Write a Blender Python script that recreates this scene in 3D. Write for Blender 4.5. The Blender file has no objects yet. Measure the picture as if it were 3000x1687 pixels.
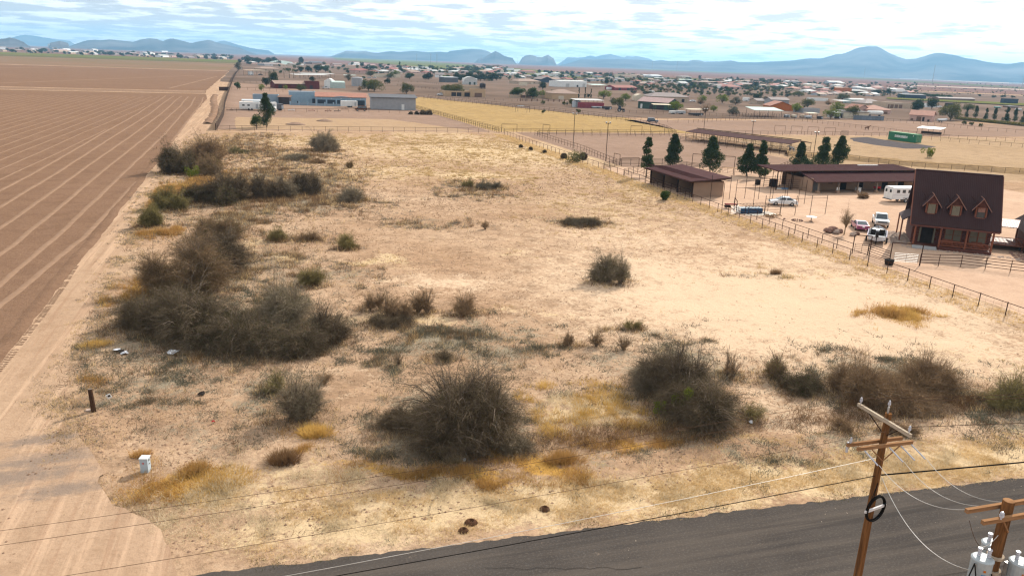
import bpy, bmesh, math, random
import numpy as np
from mathutils import Vector, Matrix

random.seed(7)
RNG = np.random.default_rng(11)
SC = bpy.context.scene
COL = SC.collection
rad = math.radians

# ------------------------------------------------------------------ camera
# +Y runs along the lot's long fences, +X to the right, camera 22 m above the ground
PW, PH, FPX = 3000.0, 1687.0, 2243.0
PITCH, ROLL, HEAD = rad(16.42), rad(2.09), rad(17.2)
CAMZ = 22.0
_cp, _sp, _sh, _ch = math.cos(PITCH), math.sin(PITCH), math.sin(HEAD), math.cos(HEAD)
FW = np.array([_sh*_cp, _ch*_cp, -_sp])
_rt = np.array([_ch, -_sh, 0.0]); _up = np.cross(_rt, FW)
RT = math.cos(ROLL)*_rt + math.sin(ROLL)*_up
UP = -math.sin(ROLL)*_rt + math.cos(ROLL)*_up
cam_d = bpy.data.cameras.new('camera'); cam = bpy.data.objects.new('camera', cam_d); COL.objects.link(cam)
cam.matrix_world = Matrix(((RT[0], UP[0], -FW[0], 0), (RT[1], UP[1], -FW[1], 0), (RT[2], UP[2], -FW[2], CAMZ), (0, 0, 0, 1)))
cam_d.sensor_width = 36.0; cam_d.lens = FPX/PW*36.0
cam_d.clip_start = 0.5; cam_d.clip_end = 60000.0
SC.camera = cam

# ------------------------------------------------------------------ sky, sun, exposure
SUN_AZ, SUN_EL = rad(53.0), rad(33.5)          # clockwise from +Y, above the horizon
world = bpy.data.worlds.new('World'); SC.world = world; world.use_nodes = True
wt = world.node_tree; wt.nodes.clear()
def wn(t, **k):
    n = wt.nodes.new(t)
    for a, b in k.items(): setattr(n, a, b)
    return n
def wmath(op, a, b=None, c=None, clamp=False):
    n = wn('ShaderNodeMath', operation=op, use_clamp=clamp)
    for i, v in enumerate((a, b, c)):
        if v is None: continue
        if isinstance(v, (int, float)): n.inputs[i].default_value = v
        else: wt.links.new(v, n.inputs[i])
    return n.outputs[0]
sky = wn('ShaderNodeTexSky', sky_type='NISHITA', sun_disc=False, sun_elevation=SUN_EL, sun_rotation=SUN_AZ,
         air_density=1.0, dust_density=0.6, ozone_density=1.6, altitude=300.0)
tc = wn('ShaderNodeTexCoord'); sep = wn('ShaderNodeSeparateXYZ'); wt.links.new(tc.outputs['Generated'], sep.inputs[0])
dz = wmath('ADD', wmath('MAXIMUM', sep.outputs[2], 0.0), 0.085)     # flat cloud deck seen in perspective
cx = wmath('DIVIDE', sep.outputs[0], dz); cy = wmath('DIVIDE', sep.outputs[1], dz)
cv = wn('ShaderNodeCombineXYZ'); wt.links.new(cx, cv.inputs[0]); wt.links.new(cy, cv.inputs[1])
def cloud_noise(scale, detail, rough, off):
    mp = wn('ShaderNodeMapping'); mp.inputs['Location'].default_value = off
    mp.inputs['Scale'].default_value = (scale, scale, 1)
    wt.links.new(cv.outputs[0], mp.inputs[0])
    n = wn('ShaderNodeTexNoise'); n.inputs['Scale'].default_value = 1.0
    n.inputs['Detail'].default_value = detail; n.inputs['Roughness'].default_value = rough
    wt.links.new(mp.outputs[0], n.inputs[0]); return n.outputs[0]
n_big = cloud_noise(2.1, 7, 0.58, (3.1, 1.7, 0))
n_shade = cloud_noise(2.1, 7, 0.58, (3.2, 1.84, 0))      # same deck shifted toward the sun: thick parts turn grey
n_wide = cloud_noise(0.12, 2, 0.5, (8.4, 2.2, 0))
dens = wmath('ADD', n_big, wmath('MULTIPLY', wmath('SUBTRACT', n_wide, 0.5), 0.35))
def ramp(v, a, b):
    m = wn('ShaderNodeMapRange', clamp=True, interpolation_type='SMOOTHSTEP'); wt.links.new(v, m.inputs[0])
    m.inputs[1].default_value = a; m.inputs[2].default_value = b; return m.outputs[0]
cover = ramp(dens, 0.27, 0.47)
thick = ramp(wmath('ADD', n_shade, wmath('MULTIPLY', wmath('SUBTRACT', n_wide, 0.5), 0.35)), 0.49, 0.63)
cloudc = wn('ShaderNodeMixRGB'); cloudc.inputs[1].default_value = (20.0, 20.0, 20.0, 1); cloudc.inputs[2].default_value = (11.2, 11.4, 11.6, 1)
wt.links.new(thick, cloudc.inputs[0])
# clouds glow toward the sun, as water droplets do
dt = wn('ShaderNodeVectorMath', operation='DOT_PRODUCT'); wt.links.new(tc.outputs['Generated'], dt.inputs[0])
dt.inputs[1].default_value = (math.sin(SUN_AZ)*math.cos(SUN_EL), math.cos(SUN_AZ)*math.cos(SUN_EL), math.sin(SUN_EL))
glow = wmath('ADD', 0.86, wmath('MULTIPLY', wmath('POWER', wmath('MAXIMUM', dt.outputs['Value'], 0.0), 4.0), 0.32))
cg = wn('ShaderNodeMixRGB', blend_type='MULTIPLY'); cg.inputs[0].default_value = 1.0
wt.links.new(cloudc.outputs[0], cg.inputs[1]); wt.links.new(glow, cg.inputs[2]); cloudc = cg
skymix = wn('ShaderNodeMixRGB'); wt.links.new(wmath('ADD', 0.6, wmath('MULTIPLY', cover, 0.39)), skymix.inputs[0])
wt.links.new(sky.outputs[0], skymix.inputs[1]); wt.links.new(cloudc.outputs[0], skymix.inputs[2])
bg = wn('ShaderNodeBackground'); bg.inputs['Strength'].default_value = 0.058
wt.links.new(skymix.outputs[0], bg.inputs[0])
wo = wn('ShaderNodeOutputWorld'); wt.links.new(bg.outputs[0], wo.inputs[0])

sun_d = bpy.data.lights.new('sun', 'SUN'); sun_d.energy = 4.9; sun_d.angle = rad(0.55); sun_d.color = (1.0, 0.93, 0.82)
sun = bpy.data.objects.new('sun', sun_d); COL.objects.link(sun); sun.location = (60, 60, 120)
_sd = Vector((math.sin(SUN_AZ)*math.cos(SUN_EL), math.cos(SUN_AZ)*math.cos(SUN_EL), math.sin(SUN_EL)))
sun.rotation_euler = (-_sd).to_track_quat('-Z', 'Y').to_euler()
SC.view_settings.view_transform = 'Standard'; SC.view_settings.look = 'None'
SC.view_settings.gamma = 1.0; SC.view_settings.exposure = 0.43; SC.view_settings.use_curve_mapping = False
SC.render.film_transparent = False
SC.cycles.max_bounces = 5; SC.cycles.diffuse_bounces = 2; SC.cycles.glossy_bounces = 2
SC.cycles.transparent_max_bounces = 6; SC.cycles.volume_bounces = 0; SC.cycles.caustics_reflective = False
SC.cycles.use_denoising = True
SC.cycles.filter_width = 1.3

# ------------------------------------------------------------------ helpers
def ray(px, py): return FW*FPX + RT*(px-PW/2) - UP*(py-PH/2)
def G(px, py, z=0.0):
    """point of the ground (height z) seen at photograph pixel px, py"""
    d = ray(px, py); t = (z-CAMZ)/d[2]; return Vector((d[0]*t, d[1]*t, z))
def proj(p):
    d = np.asarray(p, float) - np.array([0, 0, CAMZ]); w = d@FW
    return PW/2 + FPX*(d@RT)/w, PH/2 - FPX*(d@UP)/w
def dist(p): return math.hypot(p[0], p[1], CAMZ)
def ZM(x0, y0, s): return lambda x, y: (x0+x/s, y0+y/s)
def hgt(p, topy):
    """height of a vertical thing standing at p whose top is at picture row topy"""
    lo, hi = 0.0, 60.0
    for _ in range(40):
        m = (lo+hi)/2
        if proj((p[0], p[1], m))[1] > topy: lo = m
        else: hi = m
    return lo

def _h2(ix, iy, s):
    v = np.sin(ix*127.1 + iy*311.7 + s*74.7)*43758.5453
    return v - np.floor(v)
def vnoise(x, y, s=0):
    x = np.asarray(x, float); y = np.asarray(y, float)
    ix, iy = np.floor(x), np.floor(y); fx, fy = x-ix, y-iy
    fx = fx*fx*(3-2*fx); fy = fy*fy*(3-2*fy)
    a, b, c, d = _h2(ix, iy, s), _h2(ix+1, iy, s), _h2(ix, iy+1, s), _h2(ix+1, iy+1, s)
    return (a*(1-fx)+b*fx)*(1-fy) + (c*(1-fx)+d*fx)*fy
def fbm(x, y, oct=4, s=0):
    r = 0; a = 0.5; t = 0
    for i in range(oct):
        r = r + a*vnoise(np.asarray(x)*2**i, np.asarray(y)*2**i, s+i*13); t += a; a *= 0.5
    return r/t

# ---- materials
MATS = {}
def pm(name, c, c2=None, rough=0.85, metal=0.0, scale=3.0, bump=0.0, bscale=None, rnd=0.0, spec=0.0, detail=5, trans=0.0, coords='Object', alpha=None, contrast=(0.35, 0.65)):
    """procedural principled material: two tones mixed by noise, optional bump, optional per-object variation"""
    if name in MATS: return MATS[name]
    m = bpy.data.materials.new(name); m.use_nodes = True; t = m.node_tree; b = t.nodes['Principled BSDF']
    c2 = c2 or tuple(v*0.8 for v in c)
    tcn = t.nodes.new('ShaderNodeTexCoord')
    if coords == 'World':
        g = t.nodes.new('ShaderNodeNewGeometry'); vec = g.outputs['Position']
    else: vec = tcn.outputs[coords]
    n = t.nodes.new('ShaderNodeTexNoise'); n.inputs['Scale'].default_value = scale; n.inputs['Detail'].default_value = detail
    n.inputs['Roughness'].default_value = 0.6; t.links.new(vec, n.inputs['Vector'])
    mr = t.nodes.new('ShaderNodeMapRange'); t.links.new(n.outputs[0], mr.inputs[0]); mr.inputs[1].default_value, mr.inputs[2].default_value = contrast
    mx = t.nodes.new('ShaderNodeMixRGB'); mx.inputs[1].default_value = (*c, 1); mx.inputs[2].default_value = (*c2, 1)
    t.links.new(mr.outputs[0], mx.inputs[0]); out = mx.outputs[0]
    if rnd:
        oi = t.nodes.new('ShaderNodeObjectInfo'); hs = t.nodes.new('ShaderNodeHueSaturation')
        m1 = t.nodes.new('ShaderNodeMapRange'); t.links.new(oi.outputs['Random'], m1.inputs[0])
        m1.inputs[3].default_value = 1-rnd; m1.inputs[4].default_value = 1+rnd
        t.links.new(m1.outputs[0], hs.inputs['Value']); t.links.new(out, hs.inputs['Color']); out = hs.outputs[0]
    t.links.new(out, b.inputs['Base Color'])
    b.inputs['Roughness'].default_value = rough; b.inputs['Metallic'].default_value = metal
    b.inputs['Specular IOR Level'].default_value = spec
    if bump:
        n2 = t.nodes.new('ShaderNodeTexNoise'); n2.inputs['Scale'].default_value = bscale or scale*4; n2.inputs['Detail'].default_value = 6
        t.links.new(vec, n2.inputs['Vector'])
        bp = t.nodes.new('ShaderNodeBump'); bp.inputs['Strength'].default_value = min(1, bump); bp.inputs['Distance'].default_value = 0.05
        t.links.new(n2.outputs[0], bp.inputs['Height']); t.links.new(bp.outputs[0], b.inputs['Normal'])
    MATS[name] = m; return m
def leafmat(name, c, c2, scale=0.6, rnd=0.15, transl=0.35):
    """foliage: noise-mixed diffuse with some light passing through the leaves"""
    if name in MATS: return MATS[name]
    m = pm(name, c, c2, rough=0.75, scale=scale, rnd=rnd, spec=0.0)
    t = m.node_tree; b = t.nodes['Principled BSDF']; o = t.nodes['Material Output']
    src = b.inputs['Base Color'].links[0].from_socket
    tr = t.nodes.new('ShaderNodeBsdfTranslucent'); t.links.new(src, tr.inputs[0])
    ms = t.nodes.new('ShaderNodeMixShader'); ms.inputs[0].default_value = transl
    t.links.new(b.outputs[0], ms.inputs[1]); t.links.new(tr.outputs[0], ms.inputs[2]); t.links.new(ms.outputs[0], o.inputs[0])
    return m

# ---- objects
def link(name, data, parent=None, loc=(0, 0, 0), rot=(0, 0, 0), scale=(1, 1, 1)):
    o = bpy.data.objects.new(name, data); COL.objects.link(o)
    o.location = loc; o.rotation_euler = rot; o.scale = scale
    if parent is not None: o.parent = parent
    return o
def tag(o, label=None, cat=None, group=None, kind=None):
    if label: o['label'] = label
    if cat: o['category'] = cat
    if group: o['group'] = group
    if kind: o['kind'] = kind
    return o
def T(name, label, cat, loc=(0, 0, 0), rotz=0.0, group=None, kind=None):
    return tag(link(name, None, None, loc, (0, 0, rotz)), label, cat, group, kind)
def mesh_np(name, v, faces_n, idx, mat):
    """mesh from numpy arrays: all faces have faces_n corners"""
    me = bpy.data.meshes.new(name); v = np.asarray(v, np.float32).reshape(-1, 3); idx = np.asarray(idx, np.int32).reshape(-1)
    nf = len(idx)//faces_n
    me.vertices.add(len(v)); me.vertices.foreach_set('co', v.ravel())
    me.loops.add(len(idx)); me.loops.foreach_set('vertex_index', idx)
    me.polygons.add(nf); me.polygons.foreach_set('loop_start', np.arange(nf, dtype=np.int32)*faces_n)
    me.update(calc_edges=True)
    if mat: me.materials.append(mat)
    return me
def mesh_pd(name, v, f, mat, smooth=False):
    me = bpy.data.meshes.new(name); me.from_pydata([tuple(p) for p in v], [], f); me.update()
    if mat: me.materials.append(mat)
    if smooth: me.shade_smooth()
    return me

class MB:
    def __init__(s): s.v = []; s.f = []
    def add(s, v, f):
        b = len(s.v); s.v += [tuple(p) for p in v]; s.f += [tuple(b+i for i in q) for q in f]; return s
    def box(s, c, d, rz=0.0, taper=1.0):
        x, y, z = d[0]/2, d[1]/2, d[2]/2; ca, sa = math.cos(rz), math.sin(rz); v = []
        for zz, k in ((-z, 1.0), (z, taper)):
            for xx, yy in ((-x, -y), (x, -y), (x, y), (-x, y)):
                xx *= k; yy *= k
                v.append((c[0]+xx*ca-yy*sa, c[1]+xx*sa+yy*ca, c[2]+zz))
        return s.add(v, [(3, 2, 1, 0), (4, 5, 6, 7), (0, 1, 5, 4), (1, 2, 6, 5), (2, 3, 7, 6), (3, 0, 4, 7)])
    def prism(s, prof, a, b, axis='y'):
        """extrude a closed profile [(u,w)] from a to b; axis y: u=x,w=z; axis x: u=y,w=z; axis z: u=x,w=y"""
        n = len(prof); v = []
        for t in (a, b):
            for u, w in prof:
                v.append((u, t, w) if axis == 'y' else (t, u, w) if axis == 'x' else (u, w, t))
        f = [tuple(range(n)), tuple(range(2*n-1, n-1, -1))] + [(i, n+i, n+(i+1) % n, (i+1) % n) for i in range(n)]
        return s.add(v, f)
    def tube(s, pts, r, n=6, caps=True):
        pts = [Vector(p) for p in pts]; m = len(pts); rr = r if isinstance(r, (list, tuple)) else [r]*m; v = []
        for i, p in enumerate(pts):
            d = (pts[min(i+1, m-1)]-pts[max(i-1, 0)]).normalized()
            a = d.cross(Vector((0, 0, 1)) if abs(d.z) < 0.95 else Vector((1, 0, 0))).normalized(); b = d.cross(a)
            for k in range(n):
                q = 2*math.pi*k/n; v.append(p+(a*math.cos(q)+b*math.sin(q))*rr[i])
        f = [(i*n+k, i*n+(k+1) % n, (i+1)*n+(k+1) % n, (i+1)*n+k) for i in range(m-1) for k in range(n)]
        if caps: f += [tuple(range(n-1, -1, -1)), tuple(range((m-1)*n, m*n))]
        return s.add(v, f)
    def lathe(s, prof, n=12, c=(0, 0, 0)):
        """profile [(r,z)] turned about z"""
        m = len(prof); v = [(c[0]+r*math.cos(2*math.pi*k/n), c[1]+r*math.sin(2*math.pi*k/n), c[2]+z) for r, z in prof for k in range(n)]
        f = [(i*n+k, i*n+(k+1) % n, (i+1)*n+(k+1) % n, (i+1)*n+k) for i in range(m-1) for k in range(n)]
        f += [tuple(range(n-1, -1, -1)), tuple(range((m-1)*n, m*n))]
        return s.add(v, f)
    def quad(s, a, b, c, d): return s.add((a, b, c, d), [(0, 1, 2, 3)])
    def mesh(s, name, mat, smooth=False): return mesh_pd(name, s.v, s.f, mat, smooth)
    def build(s, name, mat, parent=None, loc=(0, 0, 0), rz=0.0, smooth=False, bevel=0.0):
        o = link(name, s.mesh(name, mat, smooth), parent, loc, (0, 0, rz))
        if bevel:
            bm = bmesh.new(); bm.from_mesh(o.data)
            bmesh.ops.remove_doubles(bm, verts=bm.verts, dist=1e-4)
            ed = [e for e in bm.edges if len(e.link_faces) == 2 and e.calc_face_angle(0) > 0.5]
            bmesh.ops.bevel(bm, geom=ed, offset=bevel, segments=2, profile=0.6, affect='EDGES', clamp_overlap=True)
            bm.to_mesh(o.data); bm.free()
        return o

_UNIT = {}
def unit(kind, mat):
    k = (kind, mat.name)
    if k not in _UNIT:
        b = MB()
        if kind == 'box': b.box((0, 0, 0), (1, 1, 1))
        elif kind == 'boxb': b.box((0, 0, .5), (1, 1, 1))
        elif kind == 'cyl': b.lathe([(0.5, 0), (0.5, 1)], 8)
        elif kind == 'pipe': b.lathe([(0.5, 0), (0.5, 1)], 5)
        _UNIT[k] = b.mesh(kind, mat)
    return _UNIT[k]
def bx(name, mat, parent, c, d, rz=0.0, rot=None): return link(name, unit('box', mat), parent, c, rot or (0, 0, rz), d)
def post(name, mat, parent, p, h, dia, kind='pipe'): return link(name, unit(kind, mat), parent, p, (0, 0, 0), (dia, dia, h))
def bar(name, mat, parent, a, b, dia, kind='pipe'):
    a, b = Vector(a), Vector(b); d = b-a
    return link(name, unit(kind, mat), parent, a, d.to_track_quat('Z', 'Y').to_euler(), (dia, dia, d.length))
def sheet(name, pts, mat, z=0.004, jitter=0.0, step=2.0, kind='structure', seed=0, grid=None):
    """flat polygon with a slightly ragged outline"""
    pts = [Vector((p[0], p[1], 0)) for p in pts]; out = []
    r = random.Random(seed); n = len(pts)
    for i in range(n):
        a, b = pts[i], pts[(i+1) % n]; L = (b-a).length; k = max(1, min(400, int(L/step))) if jitter else 1
        for j in range(k):
            p = a.lerp(b, j/k)
            if jitter and j:
                s = i*50+j*step*0.35
                p = p + Vector((float(fbm(s, 3.3, 3, seed))-0.5, float(fbm(s, 9.7, 3, seed+5))-0.5, 0))*jitter*2
            out.append((p.x, p.y, z))
    o = link(name, mesh_pd(name, out, [tuple(range(len(out)))], mat))
    bm = bmesh.new(); bm.from_mesh(o.data); bmesh.ops.triangulate(bm, faces=bm.faces); bmesh.ops.recalc_face_normals(bm, faces=bm.faces)
    for f in bm.faces:
        if f.normal.z < 0: f.normal_flip()
    bm.to_mesh(o.data); bm.free()
    return tag(o, kind=kind)
# ================================================================== the setting
DK = 3000.0/2576.0                       # readings taken from the photograph shown 2576 px wide
def D(x, y, z=0.0): return G(x*DK, y*DK, z)
VR = np.array([_ch, -_sh]); VF = np.array([_sh, _ch])       # right and forward on the ground

def soil_mat(name, base, pale, dark, straw=(0.52, 0.388, 0.235), grey=(0.21, 0.185, 0.135), orange=(0.42, 0.235, 0.055), attr=True, s=1.0, bump=0.6):
    """dirt: several octaves of patchy tone, pebbles, and plant litter where the 'cover' attribute says so"""
    m = bpy.data.materials.new(name); m.use_nodes = True; t = m.node_tree; L = t.links.new
    b = t.nodes['Principled BSDF']; b.inputs['Roughness'].default_value = 0.95; b.inputs['Specular IOR Level'].default_value = 0.0
    g = t.nodes.new('ShaderNodeNewGeometry')
    def nz(sc, det=4, rough=0.6, off=0):
        mp = t.nodes.new('ShaderNodeMapping'); mp.inputs['Location'].default_value = (off, off*1.7, 0); L(g.outputs['Position'], mp.inputs[0])
        n = t.nodes.new('ShaderNodeTexNoise'); n.inputs['Scale'].default_value = sc; n.inputs['Detail'].default_value = det; n.inputs['Roughness'].default_value = rough
        L(mp.outputs[0], n.inputs['Vector']); return n.outputs[0]
    def rm(v, a, b_, lo=0.0, hi=1.0):
        r = t.nodes.new('ShaderNodeMapRange'); L(v, r.inputs[0]); r.inputs[1].default_value = a; r.inputs[2].default_value = b_
        r.inputs[3].default_value = lo; r.inputs[4].default_value = hi; return r.outputs[0]
    def mx(f, a, c, mode='MIX'):
        n = t.nodes.new('ShaderNodeMixRGB'); n.blend_type = mode
        for i, v in ((0, f), (1, a), (2, c)):
            if isinstance(v, tuple): n.inputs[i].default_value = (*v, 1)
            elif isinstance(v, (int, float)): n.inputs[i].default_value = v
            else: L(v, n.inputs[i])
        return n.outputs[0]
    def mul(a, c):
        n = t.nodes.new('ShaderNodeMath'); n.operation = 'MULTIPLY'
        for i, v in ((0, a), (1, c)):
            if isinstance(v, (int, float)): n.inputs[i].default_value = v
            else: L(v, n.inputs[i])
        return n.outputs[0]
    col = mx(rm(nz(0.045*s, 4), 0.40, 0.70, 0, 0.6), base, pale)
    col = mx(rm(nz(0.35*s, 5, 0.65, 4), 0.46, 0.66, 0, 0.65), col, dark)
    col = mx(rm(nz(2.6*s, 6, 0.75, 9), 0.47, 0.66, 0, 0.75), col, dark)
    col = mx(rm(nz(1.1*s, 6, 0.75, 15), 0.54, 0.72, 0, 0.4), col, pale)
    if attr:
        at = t.nodes.new('ShaderNodeAttribute'); at.attribute_name = 'cover'; sp = t.nodes.new('ShaderNodeSeparateColor'); L(at.outputs['Color'], sp.inputs[0])
        fine = nz(3.2, 6, 0.75, 21); mid = nz(0.5, 5, 0.65, 33)
        def add(a, c):
            n = t.nodes.new('ShaderNodeMath'); n.operation = 'ADD'; L(a, n.inputs[0]); L(c, n.inputs[1]); return n.outputs[0]
        pat = rm(add(mul(fine, 0.6), mul(mid, 0.4)), 0.28, 0.72, 0.0, 1.0)
        def cov(ch, c, gain=1.0):
            global_f = add(pat, mul(sp.outputs[ch], 0.70))
            return mx(mul(rm(global_f, 0.76, 1.04), gain), col, c)
        col = cov(2, pale, 0.8); col = cov(1, grey, 0.85); col = cov(0, straw, 0.9)
        al = t.nodes.new('ShaderNodeAttribute'); al.attribute_name = 'cover2'; sp2 = t.nodes.new('ShaderNodeSeparateColor'); L(al.outputs['Color'], sp2.inputs[0])
        f2 = add(pat, mul(sp2.outputs[0], 0.70)); col = mx(mul(rm(f2, 0.72, 1.0), 0.9), col, orange)
    L(col, b.inputs['Base Color'])
    bp = t.nodes.new('ShaderNodeBump'); bp.inputs['Strength'].default_value = min(1, bump*1.5); bp.inputs['Distance'].default_value = 0.16
    L(nz(2.2, 8, 0.72, 2), bp.inputs['Height']); L(bp.outputs[0], b.inputs['Normal'])
    return m

Rt = [(-4.4, 30.4), (-7.9, 37), (-10, 41), (-13.4, 49), (-14.6, 52), (-15.1, 57.3), (-15.5, 66.3), (-16.3, 80.8), (-17.6, 99.2), (-18.8, 111.8), (-20.4, 134.3), (-22.0, 184.8), (-19.6, 232), (-18.6, 300), (-26, 480), (-44, 1000), (-56, 1400), (-74, 2300)]
# ---- what grows where on the lot, and where sun brightens it: patches (picture position read off, size in metres on the ground)
# kind: s straw, g grey litter, p clean sand with sunlit brightness painted in, o orange grass
PATCH = []
def patch(k, dx, dy, rx, ry, a=1.0):
    c = D(dx, dy); q = dist(c)/FPX*DK; fore = CAMZ/dist(c)
    PATCH.append((k, c.x, c.y, rx*q, ry*q/fore, a))
for a in [('s', 1250, 380, 420, 40, .75), ('s', 800, 352, 260, 14, .7), ('s', 1000, 430, 260, 26, .6), ('s', 1180, 440, 160, 14, .8), ('s', 1500, 520, 240, 60, .45),
          ('s', 1640, 480, 150, 40, .55), ('s', 1120, 350, 200, 12, .5), ('s', 1050, 300, 1, 1, 0), ('s', 720, 650, 70, 14, .9), ('s', 640, 610, 40, 12, .7), ('s', 950, 655, 120, 12, .8),
          ('s', 1050, 790, 170, 20, .8), ('s', 1300, 780, 140, 14, .5), ('s', 700, 590, 80, 12, .5), ('s', 1290, 640, 90, 10, .5), ('s', 250, 865, 45, 12, .8),
          ('s', 1460, 1010, 80, 45, .9), ('s', 560, 1230, 200, 60, .75), ('s', 760, 1200, 160, 30, .55), ('s', 500, 1290, 180, 30, .7), ('s', 900, 1290, 260, 30, .75),
          ('s', 600, 1370, 240, 30, .55), ('s', 1300, 1270, 260, 25, .8), ('s', 1750, 1230, 300, 20, .85), ('s', 2200, 1180, 320, 22, .95), ('s', 60, 1340, 80, 35, .6),
          ('s', 1960, 690, 120, 20, .35), ('s', 2050, 680, 110, 20, .4), ('s', 1870, 1090, 300, 12, .4), ('s', 2400, 890, 120, 20, .45),
          ('g', 1130, 850, 200, 50, .95), ('g', 1300, 890, 120, 30, .7), ('g', 960, 900, 70, 40, .7), ('g', 780, 700, 130, 35, .7), ('g', 880, 620, 1, 1, 0),
          ('g', 780, 510, 160, 22, .75), ('g', 600, 545, 90, 40, .8), ('g', 540, 700, 200, 120, .7), ('g', 560, 820, 260, 90, .9), ('g', 1200, 470, 70, 12, .7), ('g', 1470, 555, 80, 8, .8),
          ('g', 1190, 490, 80, 12, .5), ('g', 1080, 560, 120, 10, .55), ('g', 390, 985, 180, 60, .65), ('g', 520, 1080, 140, 40, .45), ('g', 430, 910, 140, 18, .6), ('g', 740, 395, 90, 12, .6), ('g', 620, 380, 80, 10, .5),
          ('g', 1150, 1060, 250, 100, .9), ('g', 1700, 960, 170, 120, .85), ('g', 2250, 960, 200, 60, .7), ('g', 2000, 960, 90, 40, .6), ('g', 700, 990, 90, 70, .6), ('g', 1750, 1140, 350, 16, .7), ('g', 2100, 1110, 260, 14, .7), ('g', 650, 1260, 120, 30, .5),
          ('g', 1600, 830, 120, 25, .5), ('g', 1560, 700, 1, 1, 0), ('g', 2500, 1040, 90, 70, .6), ('g', 1000, 690, 1, 1, 0), ('g', 1900, 690, 60, 6, .5), ('g', 480, 390, 70, 60, .6), ('g', 760, 460, 110, 40, .8), ('g', 560, 470, 110, 60, .9),
          ('p', 2000, 760, 620, 150, 1.0), ('p', 1700, 700, 420, 90, .8), ('p', 1650, 600, 420, 60, .6), ('p', 1950, 640, 300, 50, .7), ('p', 2300, 850, 300, 60, .9), ('p', 2150, 1060, 400, 30, .7), ('p', 2350, 930, 300, 60, .6), ('p', 1980, 1020, 200, 40, .6), ('p', 1120, 710, 260, 30, .7), ('p', 1450, 640, 300, 30, .5), ('p', 1900, 860, 240, 50, .8),  # brightness of the sunlit lot put into the soil colour
          ('p', 1350, 970, 90, 50, .4), ('p', 850, 940, 90, 30, .5), ('p', 600, 990, 80, 30, .4), ('p', 1900, 1060, 250, 20, .5),
          ('o', 455, 480, 45, 30, .7), ('o', 400, 590, 40, 8, .5), ('o', 310, 740, 35, 20, .45), ('o', 480, 1190, 90, 26, .9), ('o', 1150, 1190, 220, 18, 1), ('o', 1420, 1150, 90, 20, .9),
          ('o', 1560, 1105, 70, 16, .8), ('o', 2270, 796, 65, 10, 1), ('o', 720, 1130, 30, 10, .6), ('o', 230, 940, 25, 8, .4), ('o', 800, 1075, 40, 14, .5), ('o', 1640, 1130, 80, 12, .5), ('o', 1530, 1045, 50, 12, .7)]:
    patch(*a)
def cover_at(x, y):
    """straw, grey, pale, orange strength at ground points"""
    x = np.asarray(x, float); y = np.asarray(y, float); r = {k: np.zeros_like(x) for k in 'sgpo'}
    wx = x + (fbm(x*0.25, y*0.25, 3, 3)-0.5)*6; wy = y + (fbm(x*0.25, y*0.25, 3, 8)-0.5)*8
    for k, cx_, cy_, rx, ry, a in PATCH:
        dx, dy = wx-cx_, wy-cy_; u = (dx*VR[0]+dy*VR[1])/rx; v = (dx*VF[0]+dy*VF[1])/ry
        q = u*u+v*v
        r[k] = np.maximum(r[k], a*np.exp(-q*0.9))
    verge = np.clip(1.25-np.abs(y-33.0+(x-10)*.045+(fbm(x*0.2, 0*y, 3, 5)-.5)*2.5)/3.2, 0, 1)*(x > -9)*(x < 120)*np.clip((x+9)/10, 0.25, 1)
    r['s'] = np.maximum(r['s'], verge*0.85)
    backs = np.clip((y-120)/60, 0, 1)*(y < 239)*(x < 67)*(x > -16)
    r['s'] = np.maximum(r['s'], backs*np.clip((fbm(x*0.05, y*0.03, 4, 12)-0.40)*3.2, 0, 0.55))
    xt = np.interp(y, [q[1] for q in Rt], [q[0] for q in Rt]); fade = np.where(y < 75, np.clip((x-xt-.2)/3.2, 0, 1), 1.0)     # bare beside the track
    for k in 'sp': r[k] = r[k]*fade
    return r

# ---- ground: one sheet to the horizon, finely divided over the lot
def spaced(lo, hi, d, far, gro=1.35):
    a = list(np.arange(lo, hi+1e-6, d)); s = d; v = hi
    while v < far: s *= gro; v += s; a.append(v)
    s = d; v = lo
    while v > -far: s *= gro; v -= s; a.insert(0, v)
    return np.array(a)
FAR = 19500.0
gx = spaced(-24, 92, 0.45, FAR); gy = spaced(20, 150, 0.45, FAR)
X, Y = np.meshgrid(gx, gy); nx, ny = len(gx), len(gy)
amp = np.clip((Y-31.2+(X-0)*.046)/3, 0, 1)*np.clip((66-X)/3, 0, 1)*np.clip((X+13-(Y-50)*-0.05)/4, 0, 1)*np.clip((236-Y)/30, 0, 1)
Zg = -amp*(0.20*fbm(X*0.22, Y*0.22, 4, 40) + 0.08*fbm(X*1.1, Y*1.1, 2, 50))
ditch = np.exp(-((Y-38.6+(X-20)*0.03+(fbm(X*0.15, 0*X, 3, 61)-.5)*1.6)/1.0)**2)*np.clip((X-4)/8, 0, 1)*(X < 140)
Zg = Zg - 0.32*ditch
def ground_z(x, y):
    ix = np.clip(np.searchsorted(gx, x)-1, 0, nx-2); iy = np.clip(np.searchsorted(gy, y)-1, 0, ny-2)
    fx = np.clip((x-gx[ix])/(gx[ix+1]-gx[ix]), 0, 1); fy = np.clip((y-gy[iy])/(gy[iy+1]-gy[iy]), 0, 1)
    return (Zg[iy, ix]*(1-fx)+Zg[iy, ix+1]*fx)*(1-fy)+(Zg[iy+1, ix]*(1-fx)+Zg[iy+1, ix+1]*fx)*fy
def gz(p): return float(ground_z(np.array([p[0]]), np.array([p[1]]))[0])
i = np.arange(nx*ny).reshape(ny, nx)
quads = np.stack([i[:-1, :-1], i[:-1, 1:], i[1:, 1:], i[1:, :-1]], -1).reshape(-1, 4)
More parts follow.
